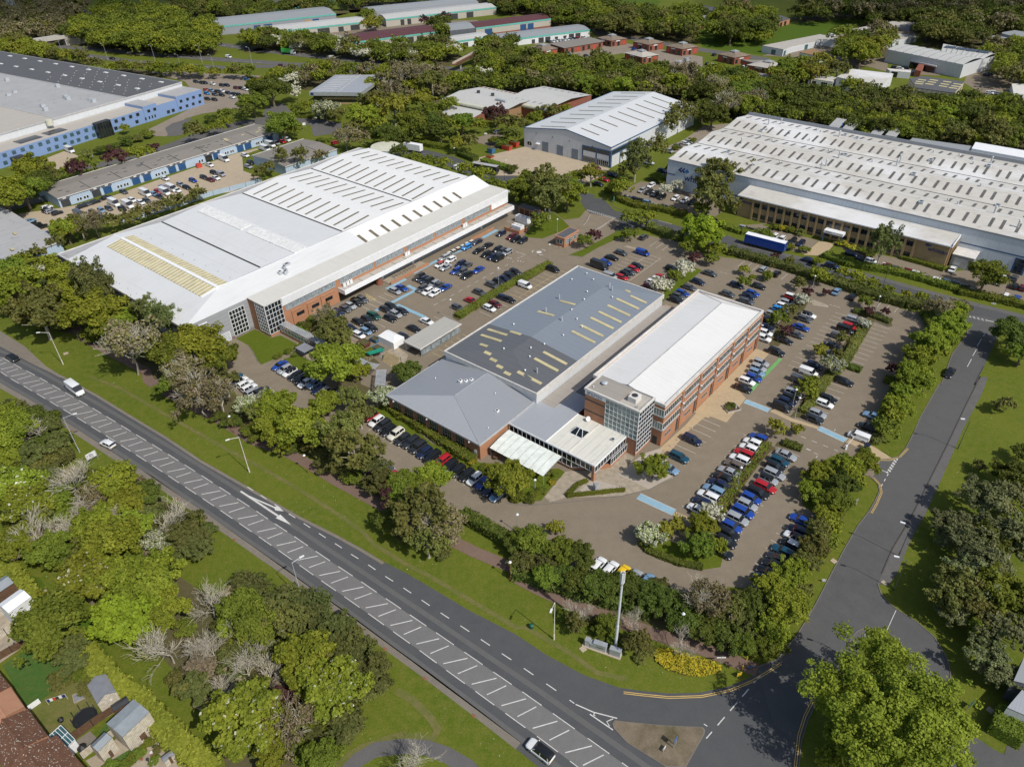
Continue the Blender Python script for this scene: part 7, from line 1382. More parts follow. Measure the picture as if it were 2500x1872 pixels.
for k_,mats in dict(g=['leaf_g'],y=['leaf_h'],d=['leaf_d'],o=['leaf_o'],r=['leaf_r'],w=['leaf_g','leaf_w'],G=['leaf_h','leaf_gold'],m=['leaf_m'],b=['leaf_b']).items():
 SHR[k_]=[quads_mesh('shrub',p,nm,.075,mats,(RNG.random(len(p))<.5).astype(int)if len(mats)>1 else None)for p,nm in SHRB]
SHW=dict(g='green shrub',y='yellow green shrub',d='dark green shrub',o='olive shrub',r='purple shrub',w='white flowering shrub',G='gold flowering shrub',m='dull mixed shrub',b='brown twiggy shrub')
TREES,NAMED=[],[]
def spot(reg_,x,y,diam,hw,hmax=24.):
 w=0;z=3.
 for _ in range(5):
  p=P(reg_,x,y,z);d=math.dist((p[0],p[1],p[2]),(0,0,CAMH));w=diam/K*d/FPX;h=min(hmax,w*hw);z=.52*h
 return p,w,h
def grove(place,data,group=None):
 r_=None;raw=[]
 for t in data.split():
  if t.isalpha():r_=t;continue
  x,y,d,k=t.split(',');x,y,d=float(x),float(y),float(d);p,w,h=spot(r_,x,y,d,SPEC[k][1]);raw.append((px(r_,x,y)[0],k,p,w,h,d))
 for _,k,p,w,h,d in raw:NAMED.append((d,k,p[0],p[1],w,h,place,group or 'trees '+place))
grove('along the embankment below the white factory roof',"e 130,850,360,y 80,700,220,g 420,640,170,y 200,640,160,y 350,690,130,w 570,760,250,y 330,1050,400,o 620,900,250,y 760,820,240,k 830,1080,360,y 910,880,190,k 1010,1130,250,y 900,1180,240,g")
grove('between grey factory wall and main road',"e 1080,1350,440,B 1250,1050,190,k 1380,1150,240,k 1450,1400,380,g 1700,1350,380,y 1850,1450,300,g 1560,1560,300,B i 1690,170,360,B 1480,80,240,g 1850,190,280,B 2080,240,190,w 1900,60,220,o")
grove('behind the grey unit at the left edge',"e 40,80,300,y 200,40,260,g 560,350,200,y 480,460,130,o 300,570,150,o")
grove('in the row hiding the blue paling fence',"e 560,370,190,y 670,320,190,o 800,310,190,B 930,290,150,o 1060,270,140,o 1180,230,150,o 1300,190,140,B 1420,150,140,o 1530,110,130,o 1660,60,140,o b 60,1470,130,o 235,1330,120,k 395,1330,130,k 560,1330,120,B 130,1420,120,o")
grove('on the bank beside the roadside sign',"i 120,480,290,y 40,360,230,y 340,450,240,b 480,560,210,m 250,650,240,m 80,680,200,y 30,560,200,g")
grove('in the copse below the roadside sign',"i 600,860,380,b 100,950,350,c 250,1090,320,c 970,900,300,y 1080,1060,260,y 800,1010,230,B 1230,1010,230,d 640,1150,240,b 330,1350,330,b 540,1330,240,b 150,1400,280,y 430,1470,280,g 830,1250,320,y 990,1180,220,b 1090,1300,280,y 1400,1230,340,b 1330,1390,210,w 1570,1330,320,m 1650,1430,260,m 920,1440,380,y 480,1010,260,g 330,1220,220,o 720,1330,220,o 1240,1190,230,m")
grove('above the mown path behind the gardens',"n 700,130,400,c 950,90,330,y 1250,110,420,y 1050,440,430,L 1400,330,330,y 1790,300,340,b 1400,640,400,b 1620,640,320,b 1800,690,260,b 2070,590,280,b 2040,340,300,g 2150,510,270,y 1930,480,190,y 2080,850,300,b 1850,1030,220,b 1640,1000,250,m 1560,1010,150,o 2050,1290,520,c 1280,560,240,y 1960,760,240,m")
grove('standing between the back gardens and the hedge',"n 430,500,420,g 600,720,280,m")
grove('in the copse above the curved footpath',"o 30,480,330,g 430,780,420,y 640,1010,470,c 80,1330,380,c 330,1290,360,B 60,690,260,b 130,890,300,b 290,450,320,o 200,300,360,m 440,430,300,m 660,500,300,m 830,680,320,m 990,870,320,m 250,1090,230,r 150,1570,240,y 560,1590,260,g 1290,1600,360,b")
grove('along the red footpath below the car rows',"j 210,270,290,y 150,430,250,y 420,450,380,y 250,500,280,y 760,480,370,o 890,330,240,o 850,640,430,o 620,230,250,y 1010,760,260,m 830,190,230,o 60,300,220,o 120,210,200,w")
grove('at the bend of the red footpath',"j 1500,850,250,y 1420,990,270,g 1400,1150,470,o 1140,1040,200,r 1280,1000,260,g 1110,1230,200,d 1590,1230,380,B 1460,1400,320,o 1060,900,260,m 1250,900,220,g")
grove('in the garden bed by the fabric canopy',"j 2130,880,350,y 1090,170,200,w 1190,1540,0.1,s".replace(" 1190,1540,0.1,s",""))
grove('on the lawn beside the metal pergola',"f 600,1080,180,B 650,1190,270,o 740,1290,240,o 690,1490,420,y 1290,1570,230,d 560,1560,180,y 860,1540,180,y")
grove('in the belt beside the works car entrance hedge',"l 190,1390,260,g 60,1410,200,d 400,1270,140,q 440,1490,250,g 600,1530,250,d 130,1560,220,m 330,1600,240,m")
grove('alone on the gravel bed by the lobby',"l 1225,765,230,y")
grove('on the island below the shrub strip',"l 1190,1330,210,w 1330,1290,140,q 1430,1250,130,q 1640,1270,220,y 1610,1430,230,g 1760,1430,160,y 1715,1140,170,w")
grove('beside the car park exit to the east road',"m 490,830,210,y 410,970,180,y 720,770,220,y 880,740,200,y 620,1060,200,g 550,1180,190,y 770,890,170,y 680,930,220,d 130,430,150,q 300,450,100,q 390,120,150,y")
grove('along the east hedge beside the side road',"m 1290,40,240,y 1150,250,200,y 1190,130,190,y 1050,450,170,g 1110,340,170,y 480,1330,220,o 440,1450,210,o 570,1240,160,y 370,1560,200,o 260,1640,220,y 560,1400,160,g h 1340,1420,200,y 1290,1560,220,y 1230,1630,180,y 1400,1320,230,y 1490,1250,190,y 1590,1190,220,y 1600,1060,190,y 1480,1030,190,B 1660,1010,150,B 1110,1530,100,r 1480,1380,150,y")
grove('on the grass beyond the east side road',"m 2040,240,140,t 1820,750,100,t 1620,1240,260,t 1560,1350,200,t 1900,1080,360,t 2060,1020,260,t 2150,850,260,d 1730,1440,330,t 1850,1600,360,t 2130,1180,190,y 2140,1400,330,t 1960,1360,260,d 2190,650,150,d h 2100,1250,250,d 2190,1400,190,g")
grove('beside the loop road at the right',"q 1600,180,360,o 1760,80,360,t 2000,230,360,g 1640,340,270,t 2010,540,320,t 1900,760,290,t 2040,900,270,t 2150,430,260,d 1780,330,300,o 1880,480,260,g")
grove('in the bottom corner by the loop road',"q 1050,1230,960,X 560,1580,150,y 780,1480,300,y 1250,1500,300,y")
grove('at the lower end of the east hedge',"q 200,340,300,y 90,520,240,y 60,150,220,y 250,140,210,y 100,630,180,g 330,200,170,o")
grove('along the hedge behind the phone mast',"p 600,370,230,b 560,450,180,o 830,470,180,g 1080,470,230,b 1090,610,210,o 1460,640,260,b 1690,240,330,B 320,60,220,g 460,60,200,d 600,90,250,d 750,140,250,d 900,150,230,d 1050,160,220,d 1200,220,240,d 1350,300,230,d 1500,430,240,d 1650,500,240,d 1750,410,220,m 1850,570,230,d 1900,350,250,o 2050,300,260,d 2050,490,220,m 2150,640,190,g 1990,620,200,g 1270,160,180,m")
grove('near the gatehouse and works entrance',"g 350,70,360,o 500,60,270,y 150,40,240,g 60,10,200,y 275,290,170,g 640,445,120,g 720,410,120,r 1030,265,170,g 1015,390,120,g 1180,255,140,y")
grove('along the works car park north hedge',"g 1620,350,290,L 1700,430,230,L 1510,510,130,g 1570,590,110,r 1490,680,170,w 1400,740,110,g 1290,820,170,w 1710,600,110,g 1770,520,140,L 1990,690,85,y 1990,795,100,g 2185,740,85,g 2060,755,60,y")
grove('in front of the white works',"g 1630,185,140,g 1840,170,170,k 1700,60,320,o 1330,20,130,w 945,10,170,L c 1760,1500,300,o 1430,1565,110,w 2050,1500,170,k h 1015,490,210,k 1890,740,230,g")
grove('along the verge of the north road',"h 45,730,70,y 325,805,110,o 380,885,100,r 490,740,150,L 680,720,95,L 800,760,120,L 540,880,60,r 870,960,105,g 900,1040,75,r 1040,1040,60,r 330,945,120,w 240,1025,110,o 140,1110,150,g 210,1210,105,r 230,610,75,o 110,580,65,r 1340,920,85,y 1220,900,75,q 1060,860,85,L 940,800,90,L 470,620,70,L")
grove('on the strip in the middle of the east car park',"h 690,1280,120,o 590,1490,180,w 855,1140,100,w 490,1370,120,q 400,1640,130,y 640,1400,90,o")
grove('beside the silver blue gabled warehouse',"c 1380,1050,170,k 1450,980,160,k 1250,1270,170,k 1080,1350,200,k 1530,980,130,k 1000,1450,150,o 940,1570,160,g 700,1480,180,q 330,1560,300,o 120,1600,110,y 150,1480,100,g 480,1560,190,g 560,1500,120,y")
grove('behind the silver blue gabled warehouse',"c 1560,820,140,g 1720,980,220,d 1850,890,220,B 1640,930,200,d 1950,820,200,g 2060,900,190,B 1780,800,170,o 1480,760,140,y 1330,770,120,g 380,960,150,o 480,930,120,y 300,950,120,o 230,1010,130,y 80,1050,160,o 20,1150,150,d")
grove('around the cream halls',"b 2040,970,180,r 1750,1040,190,g 1660,1060,170,y 1880,1060,140,y 1570,1110,190,d 1720,1210,150,q 1560,1000,110,o 1480,930,120,g 1830,1210,160,o 2120,1040,160,o")
grove('beside the showroom with the silver roof',"b 460,910,130,y 370,920,110,g 150,780,230,d 320,680,130,w 330,790,130,w 600,930,190,w 240,1070,230,g 330,1090,140,y 700,980,140,o 60,760,200,g 1000,720,130,y")
grove('between the showroom and cream halls',"b 1180,930,280,q 920,1000,240,y 1300,830,160,B 1420,860,190,q 1040,850,200,o 960,860,170,d 1150,780,180,B 1330,1060,230,g 1110,1150,200,d 1030,1080,170,y 860,1080,150,o 1230,1180,160,d 1400,1130,170,d 770,1170,180,B 880,1190,170,B 1230,1290,140,d 1500,1050,180,d 1640,900,160,g 1260,650,190,B 1400,640,180,B 1500,700,190,o 1120,680,170,B 1700,700,170,y 1830,660,170,g 1940,650,160,w")
grove('along the lane hedge behind the factory',"b 1470,1370,140,g 1600,1380,130,y 1780,1430,140,y 1930,1480,170,y 1350,1340,110,g 2010,1560,130,g")
grove('on the lawn before the sky blue offices',"a 290,1460,240,y 640,1440,160,r 700,1400,160,g 970,1340,170,r 1305,1250,80,r 1055,1090,70,y 1910,1030,80,y 430,1490,120,k 540,1470,110,g 1640,1120,170,o 1830,1080,120,y 2130,880,200,g 2080,960,160,d 1900,970,120,g 1150,1310,130,y 1240,1290,110,y 330,1560,200,d")
def inside(p,poly):
 x,y=p;c=False;n=len(poly)
 for i in range(n):
  x0,y0=poly[i][:2];x1,y1=poly[(i+1)%n][:2]
  if(y0>y)!=(y1>y)and x<(x1-x0)*(y-y0)/(y1-y0)+x0:c=not c
 return c
BELT=[]
def belt(place,poly,kinds,step,w,grp):
 step*=.82;pl_=pts(poly,5.5);spoly('woodland_floor','leaf_litter',pl_,.012+len(BELT)*.0006);xs=[p[0]for p in pl_];ys=[p[1]for p in pl_];g=random.Random(len(BELT)+17);raw=[]
 y=min(ys);r=0
 while y<max(ys):
  x=min(xs)+(r%2)*step/2
  while x<max(xs):
   p=(x+g.uniform(-.32,.32)*step,y+g.uniform(-.32,.32)*step)
   if inside(p,pl_):
    k=g.choice(kinds);ww=w*g.uniform(.75,1.3);d=math.dist((p[0],p[1],4),(0,0,CAMH));raw.append((ww/d*FPX*K,k,p[0],p[1],ww,ww*min(1.25,SPEC[k][1])*g.uniform(.85,1.1)))
   x+=step
  y+=step*.87;r+=1
 BELT.append((place,raw,grp))
belt('in the dark wood at the top left',"a 0,-60 690,-60 700,60 690,85 640,170 560,215 480,290 220,325 0,330",'BBBBom',10.5,11,'trees of the far left wood')
belt('in the bank of round trees above the dual carriageway',"a 840,70 1180,75 1500,130 1620,190 1800,240 1810,360 1760,420 1400,415 1000,385 700,345 560,290 700,200 830,195",'yyygdg',9.5,12,'trees on the bank above the dual carriageway')
belt('behind the grey roof of the sky blue works',"a 0,330 200,325 340,380 480,420 640,440 760,540 600,500 300,455 0,420",'yyoyq',8.5,9,'trees behind the sky blue works')
belt('on the verge below the dual carriageway',"a 760,540 1100,560 1500,590 1900,605 2208,600 b 300,640 300,570 0,580 a 1800,560 1400,535 1000,500",'ygyoq',9.,7,'trees along the dual carriageway verge')
belt('in the belt below the estate sheds',"b -100,290 150,270 330,290 640,330 700,350 850,390 1150,390 1500,370 1700,380 1760,420 1600,500 1500,510 1200,490 900,455 600,420 250,380 -100,370",'ggdowyg',9.,10,'trees below the estate sheds')
belt('in the belt around the footbridge',"b 1900,370 2208,330 c 0,450 160,480 500,510 960,530 1280,580 1290,620 1100,630 600,610 200,590 b 2208,590 1900,560",'gdgdoy',9.,10,'trees around the footbridge')
belt('in the belt behind the showroom',"b 300,580 700,560 1000,600 1150,580 1500,560 1650,590 1620,780 1520,780 1300,700 1100,640 680,625 420,680 300,640",'ygBBoB',9.,9,'trees behind the showroom')
belt('in the belt behind the gabled warehouse',"c 0,640 300,620 700,670 1100,650 1500,600 1800,700 2208,800 2208,960 2060,950 1700,830 1500,760 1230,770 900,750 700,780 560,740 300,720 -300,740 b 1700,700",'ggdyoBm',9.,10,'trees behind the gabled warehouse')
belt('in the long belt behind the white works',"d 0,690 200,700 600,740 1000,760 1500,800 2208,860 2400,890 2400,1240 2208,1230 1800,1190 1300,1150 1180,1110 900,1110 800,1080 550,1010 300,990 0,950",'ddgdyom',9.,9,'trees of the long belt behind the white works')
belt('among the pavilions and workshops',"d 130,620 250,540 480,510 530,580 640,600 640,640 390,650 200,690 60,690",'ogqy',10,11,'trees among the pavilions')
belt('beside the curved roofed hall',"d 930,290 1080,260 1090,340 1060,420 940,460",'oyB',9,11,'trees beside the curved roofed hall')
belt('in front of the leafy workshop court',"d 660,340 780,320 910,370 900,480 780,520 640,500",'gyd',11,13,'trees before the workshop court')
belt('at the right edge below the depot',"d 1880,350 2208,370 2400,400 2400,700 2208,690 2000,640 1960,560 2020,470 1850,400",'ygoB',9.5,10,'trees at the right edge below the depot')
belt('in the dark wood at the top right',"d 250,90 520,60 900,20 1300,-40 2400,-60 2400,240 2208,270 1900,280 1850,330 1720,340 1600,350 1400,330 1350,240 1320,180 1150,155 900,170 700,120 420,160",'ddmBdo',10.5,13,'trees of the top right wood')
belt('around the meadow at the top',"c 0,-60 860,-60 900,60 980,110 1150,90 1250,120 1600,110 1640,160 1560,260 1600,300 1300,290 1050,250 960,270 760,260 700,200 560,180 380,170 300,120 100,60 0,50",'gdogyd',10.5,12,'trees around the top meadow')
belt('behind the cottage by the top meadow',"c 1700,150 1900,110 2208,130 2208,330 2050,330 1740,310 1690,220",'gdoy',10.5,13,'trees behind the brick cottage')
belt('between the estate sheds',"b 700,70 980,130 1070,190 960,240 980,150 800,100",'dygq',10,11,'trees between the estate sheds');belt('right of the red roofed shed',"b 1430,150 1620,160 1640,300 1560,320 1560,240 1440,200",'gdr',10,10,'trees right of the red roofed shed');belt('along the top edge above the sheds',"b 0,60 130,60 620,-10 640,60 800,50 760,-30 1990,-60 2208,-40 2208,90 2050,60 1960,-30 700,30 640,90 620,40 0,120 a 1450,90 1500,-20 2208,-40",'ddgom',10,11,'trees along the top edge')
belt('along the slip road',"b 620,340 880,390 1280,420 1500,430 1480,520 1180,490 900,450 640,410",'ggowd',9,9,'trees along the slip road');belt('beside the pavilion court',"c 0,390 150,440 240,490 480,500 700,510 900,520 1010,540 1270,560 1290,590 900,590 500,560 0,470",'ggdy',8,7,'trees beside the pavilion court');belt('right of the pavilion court',"c 1640,640 1700,600 1900,600 1980,650 1960,680 2208,720 2208,800 1800,700 1620,650",'yydg',9.5,11,'trees right of the pavilion court')
pool=list(NAMED)
for place,raw,grp in BELT:pool+=[(*q,place,grp)for q in raw]
pool.sort(key=lambda q:-q[0]);chosen,rest=pool[:300],pool[300:]
byp={}
for q in chosen:byp.setdefault((q[6],q[1],q[7]),[]).append(q)
for(place,k,grp),L_ in byp.items():
 L_.sort(key=lambda q:q[2]/max(1,q[3]))
 for i,q in enumerate(L_):TREES.append((*q[:6],(SPEC[k][2]+' '+place)if len(L_)==1 else '%s, %s from the left %s'%(SPEC[k][2],ORD[min(i,29)],place),grp))
tr_rng=random.Random(3)
for d,k,x,y,w,h,lab,grp in TREES:
 ms=SPEC[k][0];crown,trunk=ms[tr_rng.randrange(len(ms))];t=thing('tree',(x,y,0),lab,'tree',grp);t.rotation_euler=(0,0,tr_rng.uniform(0,6.28));t.scale=(w*1.06,w*1.06,h*1.02)
 for nm,me in(('trunk',trunk),('crown',crown)):
  o=bpy.data.objects.new(nm,me);COL.objects.link(o);o.parent=t
LOW={}
for k in 'ygdowqrm':LOW[k]=[]
def lowcloud(k,i):
 src={'y':DENSE,'g':DENSE,'d':DENSE,'w':DENSE,'L':DENSE}.get(k,AIRY);p,nm=src[i%len(src)];s=RNG.choice(len(p),900,replace=False);return p[s],nm[s]
acc,am=[],[];LM=['leaf_y','leaf_g','leaf_d','leaf_o','leaf_w','leaf_q','leaf_r','leaf_m','leaf_b'];LI=dict(y=0,g=1,d=2,o=3,w=4,q=5,r=6,m=7,B=8,k=3,t=3,b=8,L=0)
for i,q in enumerate(rest):
 _,k,x,y,w,h=q[:6];p,nm=lowcloud(k,i);a=i*1.7;c,s=math.cos(a),math.sin(a);Rm=np.array([[c,-s,0],[s,c,0],[0,0,1]]);pw=(p@Rm.T)*np.array([w,w,h])*1.04+np.array([x,y,0]);nw=nm@Rm.T
 n=len(pw);nr=nw/np.linalg.norm(nw,axis=1)[:,None];t=RNG.normal(size=(n,3));t-=(t*nr).sum(1)[:,None]*nr;t/=np.linalg.norm(t,axis=1)[:,None];b=np.cross(nr,t);sz=(.045*w+.15)*RNG.uniform(.7,1.4,size=n)[:,None]*.62
 acc.append(np.stack([pw-t*sz-b*sz*.6,pw+t*sz*.2-b*sz,pw+t*sz+b*sz*.5,pw-t*sz*.25+b*sz],1).reshape(-1,3));mi=np.full(n,LI[k])
 if k=='B':mi[RNG.random(n)<.45]=3
 am.append(mi)
if acc:
 me=from_quads('distant_trees',np.concatenate(acc),LM,np.concatenate(am));o=bpy.data.objects.new('distant_trees',me);COL.objects.link(o);o['kind']='stuff';o['label']='far off woods and tree belts reading as one mass';o['category']='trees'
def hedge(label,s,w,h,mat,dens=16,leaf=.3,loose=.0,group=None,seed=0,close=True):
 line=[Vector((p[0],p[1],0))for p in pts(s)];g=np.random.default_rng(seed+len(label));C,Nn=[],[]
 for a,b in zip(line,line[1:]):
  d=(b-a);L=d.length;d.normalize();n=Vector((-d.y,d.x,0));cnt=int(L*(w+2*h)*dens)
  for _ in range(cnt):
   t=g.uniform(0,L);q=g.uniform(0,w+2*h);wob=1+loose*math.sin(t*1.3+seed)*.5+loose*g.normal()*.3
   if q<h:o_,z,nn=-w/2,q,(-n.x,-n.y,.35)
   elif q<h+w:o_,z,nn=q-h-w/2,h,(0,0,1)
   else:o_,z,nn=w/2,q-h-w,(n.x,n.y,.35)
   p=a+d*t+n*o_*wob;C.append((p.x+g.normal()*.06,p.y+g.normal()*.06,max(.05,z*wob+g.normal()*.07)));Nn.append(nn)
  if close:
   for e,sg in((a,-1),(b,1)):
    for _ in range(int(w*h*dens)):p=e+n*g.uniform(-w/2,w/2);C.append((p.x,p.y,g.uniform(.05,h)));Nn.append((d.x*sg,d.y*sg,.3))
 core=[]
 for a,b in zip(line,line[1:]):
  d=(b-a).normalized();n=Vector((-d.y,d.x,0))*(w/2*.86);z=h*.9;q=[a-n,b-n,b+n,a+n];lo=[(v.x,v.y,.02)for v in q];hi=[(v.x,v.y,z)for v in q]
  for f in((hi[0],hi[1],hi[2],hi[3]),(lo[0],lo[1],hi[1],hi[0]),(lo[2],lo[3],hi[3],hi[2]),(lo[1],lo[2],hi[2],hi[1]),(lo[3],lo[0],hi[0],hi[3])):core+=f
 C,Nn=np.array(C),np.array(Nn)+g.normal(size=(len(C),3))*.38;c0=np.array([C[:,0].mean(),C[:,1].mean(),0.]);me=quads_mesh('hedge',C-c0,Nn,leaf,mat if isinstance(mat,list)else[mat],(g.random(len(C))<.35).astype(int)if isinstance(mat,list)else None,core=np.array(core)-c0)
 o=bpy.data.objects.new('hedge',me);COL.objects.link(o);o.location=tuple(c0);o['label']=label;o['category']='hedge'
 if group:o['group']=group
 return o
hedge('clipped evergreen hedge between red footpath and car park bend',"j 1760,1190 1950,1300 2208,1450 l 60,1460",2.4,2.6,'leaf_d',14,.4)
hedge('low V shaped clipped hedge around the gravel point by the lobby',"D 1270,930 1100,1000 920,1190 1400,1140 1900,1085",.9,.7,'leaf_h',40,.18)
hedge('wide lumpy yellow green hedge behind the back gardens',"n 40,-40 190,170 310,300 430,420",4.,1.8,'leaf_q',14,.4,.2);hedge('long lumpy yellow green hedge between gardens and the mown path',"n 640,590 740,700 880,870 1000,1000 1150,1090 1290,1230 1450,1400 1600,1540 1780,1700",3.6,1.8,'leaf_q',14,.4,.2)
hedge('loose green hedge along the north road in front of the tan offices',"h 520,570 700,640 900,680 1100,710 1300,760 1500,820 1650,865",3.,1.5,['leaf_h','leaf_g'],12,.4,.25);hedge('loose green hedge along the north road at the right edge',"h 1650,880 1900,930 2208,1000 2400,1050",3.,1.5,['leaf_h','leaf_g'],12,.4,.25)
hedge('loose green hedge beside the white works car park',"g 900,85 1060,150 1250,180 1500,235",3.,1.6,['leaf_h','leaf_g'],12,.4,.25);hedge('pale hedge along the tan offices road edge',"g 1790,320 1960,380 h -50,380 60,380",2.5,1.4,'leaf_h',12,.4,.2)
hedge('dull thick hedge behind the parked cars by the lime trees',"g 1180,340 1300,390 1460,440",3.2,2.2,['leaf_m','leaf_g'],13,.4,.25);hedge('long dull mixed hedge between car park and north road',"g 1850,540 2100,610 h 60,640 250,690 420,760 600,800 800,880 1000,935 1200,990 1400,1010",3.4,2.,['leaf_m','leaf_d'],12,.42,.25)
hedge('brownish mixed hedge along the planting strip behind the tall hall',"f 1715,1090 1850,1010 2000,910 2208,790 g 180,740 350,640",2.6,1.1,['leaf_h','leaf_o'],14,.32,.2);hedge('dark purple tinged shrub strip between the two long car rows',"l 2170,560 2050,720 1950,860 1850,1010 1740,1180",2.6,1.,['leaf_h','leaf_r'],14,.32,.2)
hedge('green shrub strip along the middle of the east car park',"h 880,1130 810,1270 720,1420 620,1560 m 530,50 430,200 350,310",2.4,1.1,['leaf_o','leaf_g'],14,.32,.25);hedge('clipped hedge block across the end of the planted strip',"h 700,1500 770,1525 830,1545",2.,1.1,'leaf_d',18,.3);hedge('clipped dark hedge around the small end island',"h 770,1040 900,1065 1080,1135",2.2,1.,['leaf_d','leaf_r'],16,.3)
hedge('leafy east boundary hedge along the verge',"m 960,470 1020,380 1070,260 1160,100 1230,0 h 1280,1560 1400,1340 1440,1180 1370,1060",3.,2.,['leaf_g','leaf_o'],12,.42,.25);hedge('leafy hedge along the lower east verge',"m 640,1100 600,1200 480,1300 420,1450 330,1560 q 250,60 120,300 40,500",3.,1.8,['leaf_o','leaf_y'],12,.42,.3);hedge('short clipped hedge jutting into the empty east bays',"m 1030,30 1110,60 1190,90",2.2,1.4,'leaf_h',18,.3);hedge('short clipped hedge by the exit barrier pavement',"m 180,560 260,590 330,615",2.,1.,'leaf_d',18,.3)
hedge('dark low hedge along the curved kerb of the island',"l 1120,1400 1180,1470 1280,1510 1440,1575 1640,1610",1.4,.8,['leaf_d','leaf_h'],20,.26);hedge('leafy foundation hedge in front of the hipped grey hall',"j 1110,240 1240,330 1400,430 1560,530 1720,640 1850,720",2.6,1.5,['leaf_g','leaf_o'],14,.34,.3)
hedge('box cut hedge standing on the paved yard at the right',"q 2080,1260 2020,1440",4.2,2.6,'leaf_h',26,.26);hedge('clipped hedge beside the lane behind the factory',"b 1200,1150 1330,1200 1500,1240 1640,1260",3.2,2.,'leaf_g',12,.4);hedge('clipped hedge in front of the bin yard, left part',"b 1740,1310 1870,1360",3.5,2.,'leaf_d',12,.4);hedge('clipped hedge in front of the bin yard, right part',"b 1930,1370 2050,1410 2150,1440",3.2,2.,'leaf_g',12,.4)
hedge('dark clipped hedge in front of the grey factory lawn path',"f 880,1480 950,1420 1000,1390",1.4,2.,'leaf_g',20,.3);hedge('brown clipped hedge in front of the sky blue offices porch',"a 140,1385 230,1430 320,1465",2.,1.4,['leaf_r','leaf_o'],14,.35);hedge('green clipped hedge at the tan offices end wall',"h 1170,590 1350,640 1530,695",2.,1.2,'leaf_g',16,.32);hedge('bushy mound hedge by the blue framed door',"h 1760,540 1900,580 2090,650",3.4,1.6,'leaf_g',12,.4,.2);hedge('bushy hedge at the right edge beside the blue framed door',"h 2150,645 2300,690",3.4,1.5,'leaf_g',12,.4,.2)
hedge('dense hedge along the foot of the phone mast footpath',"p 40,20 300,100 550,190 800,250 1000,300 1200,380",3.2,2.2,['leaf_d','leaf_m'],12,.42,.3);hedge('hedge on the lane island in front of the showroom',"b 230,985 380,990 560,1000 740,1010",3.,1.4,['leaf_g','leaf_d'],12,.4,.2);hedge('curved hedge on the small roundabout with pink blossom',"b 540,1185 620,1200 710,1170",3.,1.2,'leaf_h',14,.35,.1)
def shrubs(place,data):
 r_=None;raw=[]
 for t in data.split():
  if t.isalpha():r_=t;continue
  x,y,d,k=t.split(',');raw.append((px(r_,float(x),float(y))[0],r_,float(x),float(y),float(d),k))
 raw.sort();cnt,seen={},{}
 for q in raw:cnt[q[5]]=cnt.get(q[5],0)+1
 for _,r_,x,y,d,k in raw:
  p,w,h=spot(r_,x,y,d,.7,4.5);i=seen.get(k,0);seen[k]=i+1;o=bpy.data.objects.new('shrub',SHR[k][tr_rng.randrange(3)]);COL.objects.link(o);o.location=(p[0],p[1],0);o.scale=(w*1.05,w*1.05,h);o.rotation_euler=(0,0,tr_rng.uniform(0,6))
  o['label']=SHW[k]+' '+place if cnt[k]==1 else '%s, %s from the left %s'%(SHW[k],ORD[i],place);o['category']='shrub';o['group']='shrubs '+place
shrubs('in the bed by the fabric canopy',"l 370,880,60,G 410,830,80,g 300,950,80,y 230,990,110,g 180,1020,90,d 90,1000,120,g 340,790,70,o j 1840,720,70,G 1990,780,90,G 1930,760,70,g 2080,800,80,r")
shrubs('in the middle of the paved office forecourt',"l 1880,230,60,d 1850,260,50,o 1910,250,45,g");shrubs('clipped round on the factory lawn',"A 1305,995,60,y 1185,1048,60,y 1368,1040,50,y 1425,940,65,g")
shrubs('below the brick factory offices',"f 430,1150,120,d 500,1110,110,g 390,1190,100,g 560,1180,120,o 620,1290,110,y 900,1400,70,b 970,1430,80,b 880,1530,90,o")
shrubs('in the thicket below the roadside sign',"i 60,790,190,y 700,960,170,o 520,1180,170,g 230,1260,170,o 830,1120,170,m 1180,1150,160,g 1260,1320,150,m 720,1440,160,y 1480,1430,170,m 1730,1300,150,m 1100,1440,160,y 600,1480,170,g 380,1050,150,g 130,1180,150,y 1400,1480,150,o 1580,1480,150,m 1290,1560,170,y 60,280,170,o 160,300,150,o 400,640,150,m 540,660,130,m 320,700,150,m")
shrubs('in the thicket above the curved footpath',"o 130,200,170,m 330,330,170,m 550,420,170,m 720,600,170,m 920,760,170,m 1080,960,150,m 900,1010,150,m 350,600,160,o 200,760,160,o 60,1000,160,g 330,1060,150,g 500,560,150,m 770,820,140,g 420,1500,170,g 250,1450,160,d")
shrubs('behind the back gardens',"n 1640,900,170,m 1480,900,130,o 1720,1100,150,b 1950,1060,150,m 2100,950,160,m 1560,460,160,y 1880,600,150,y 2000,900,140,d 1980,700,140,g 540,880,170,o 680,880,140,y 740,980,120,o")
shrubs('beside the phone mast cabinets',"p 480,380,110,g 620,480,100,g 870,560,110,g 1000,590,120,o 1180,680,110,o 1120,740,90,o 780,540,90,y 700,420,90,o")
shrubs('along the foot of the red footpath trees',"j 60,360,130,d 560,560,150,d 700,700,150,m 560,640,130,o 960,900,130,m 1140,980,120,G 1200,1130,150,d 1260,1350,150,m 1600,1480,140,m 300,580,140,d 1660,1330,120,b 500,300,130,y")
shrubs('at the foot of the east hedge',"m 880,620,80,g 800,700,90,y 640,1150,90,d 740,1030,90,g 980,520,90,o 1180,220,90,g 1300,100,80,o 700,1110,80,y q 150,420,120,y 60,330,120,o 230,260,110,g 60,680,100,g 320,120,90,o h 1540,1340,90,y 1610,1280,90,g 1680,1160,80,y 1530,1180,90,o")
shrubs('on the lawn before the sky blue offices',"a 1060,1180,100,d 1150,1160,80,o 1230,1120,100,y 960,1230,80,d 850,1260,100,d 720,1300,110,o 1690,1080,100,g 1580,1060,70,d 1780,1000,100,d")
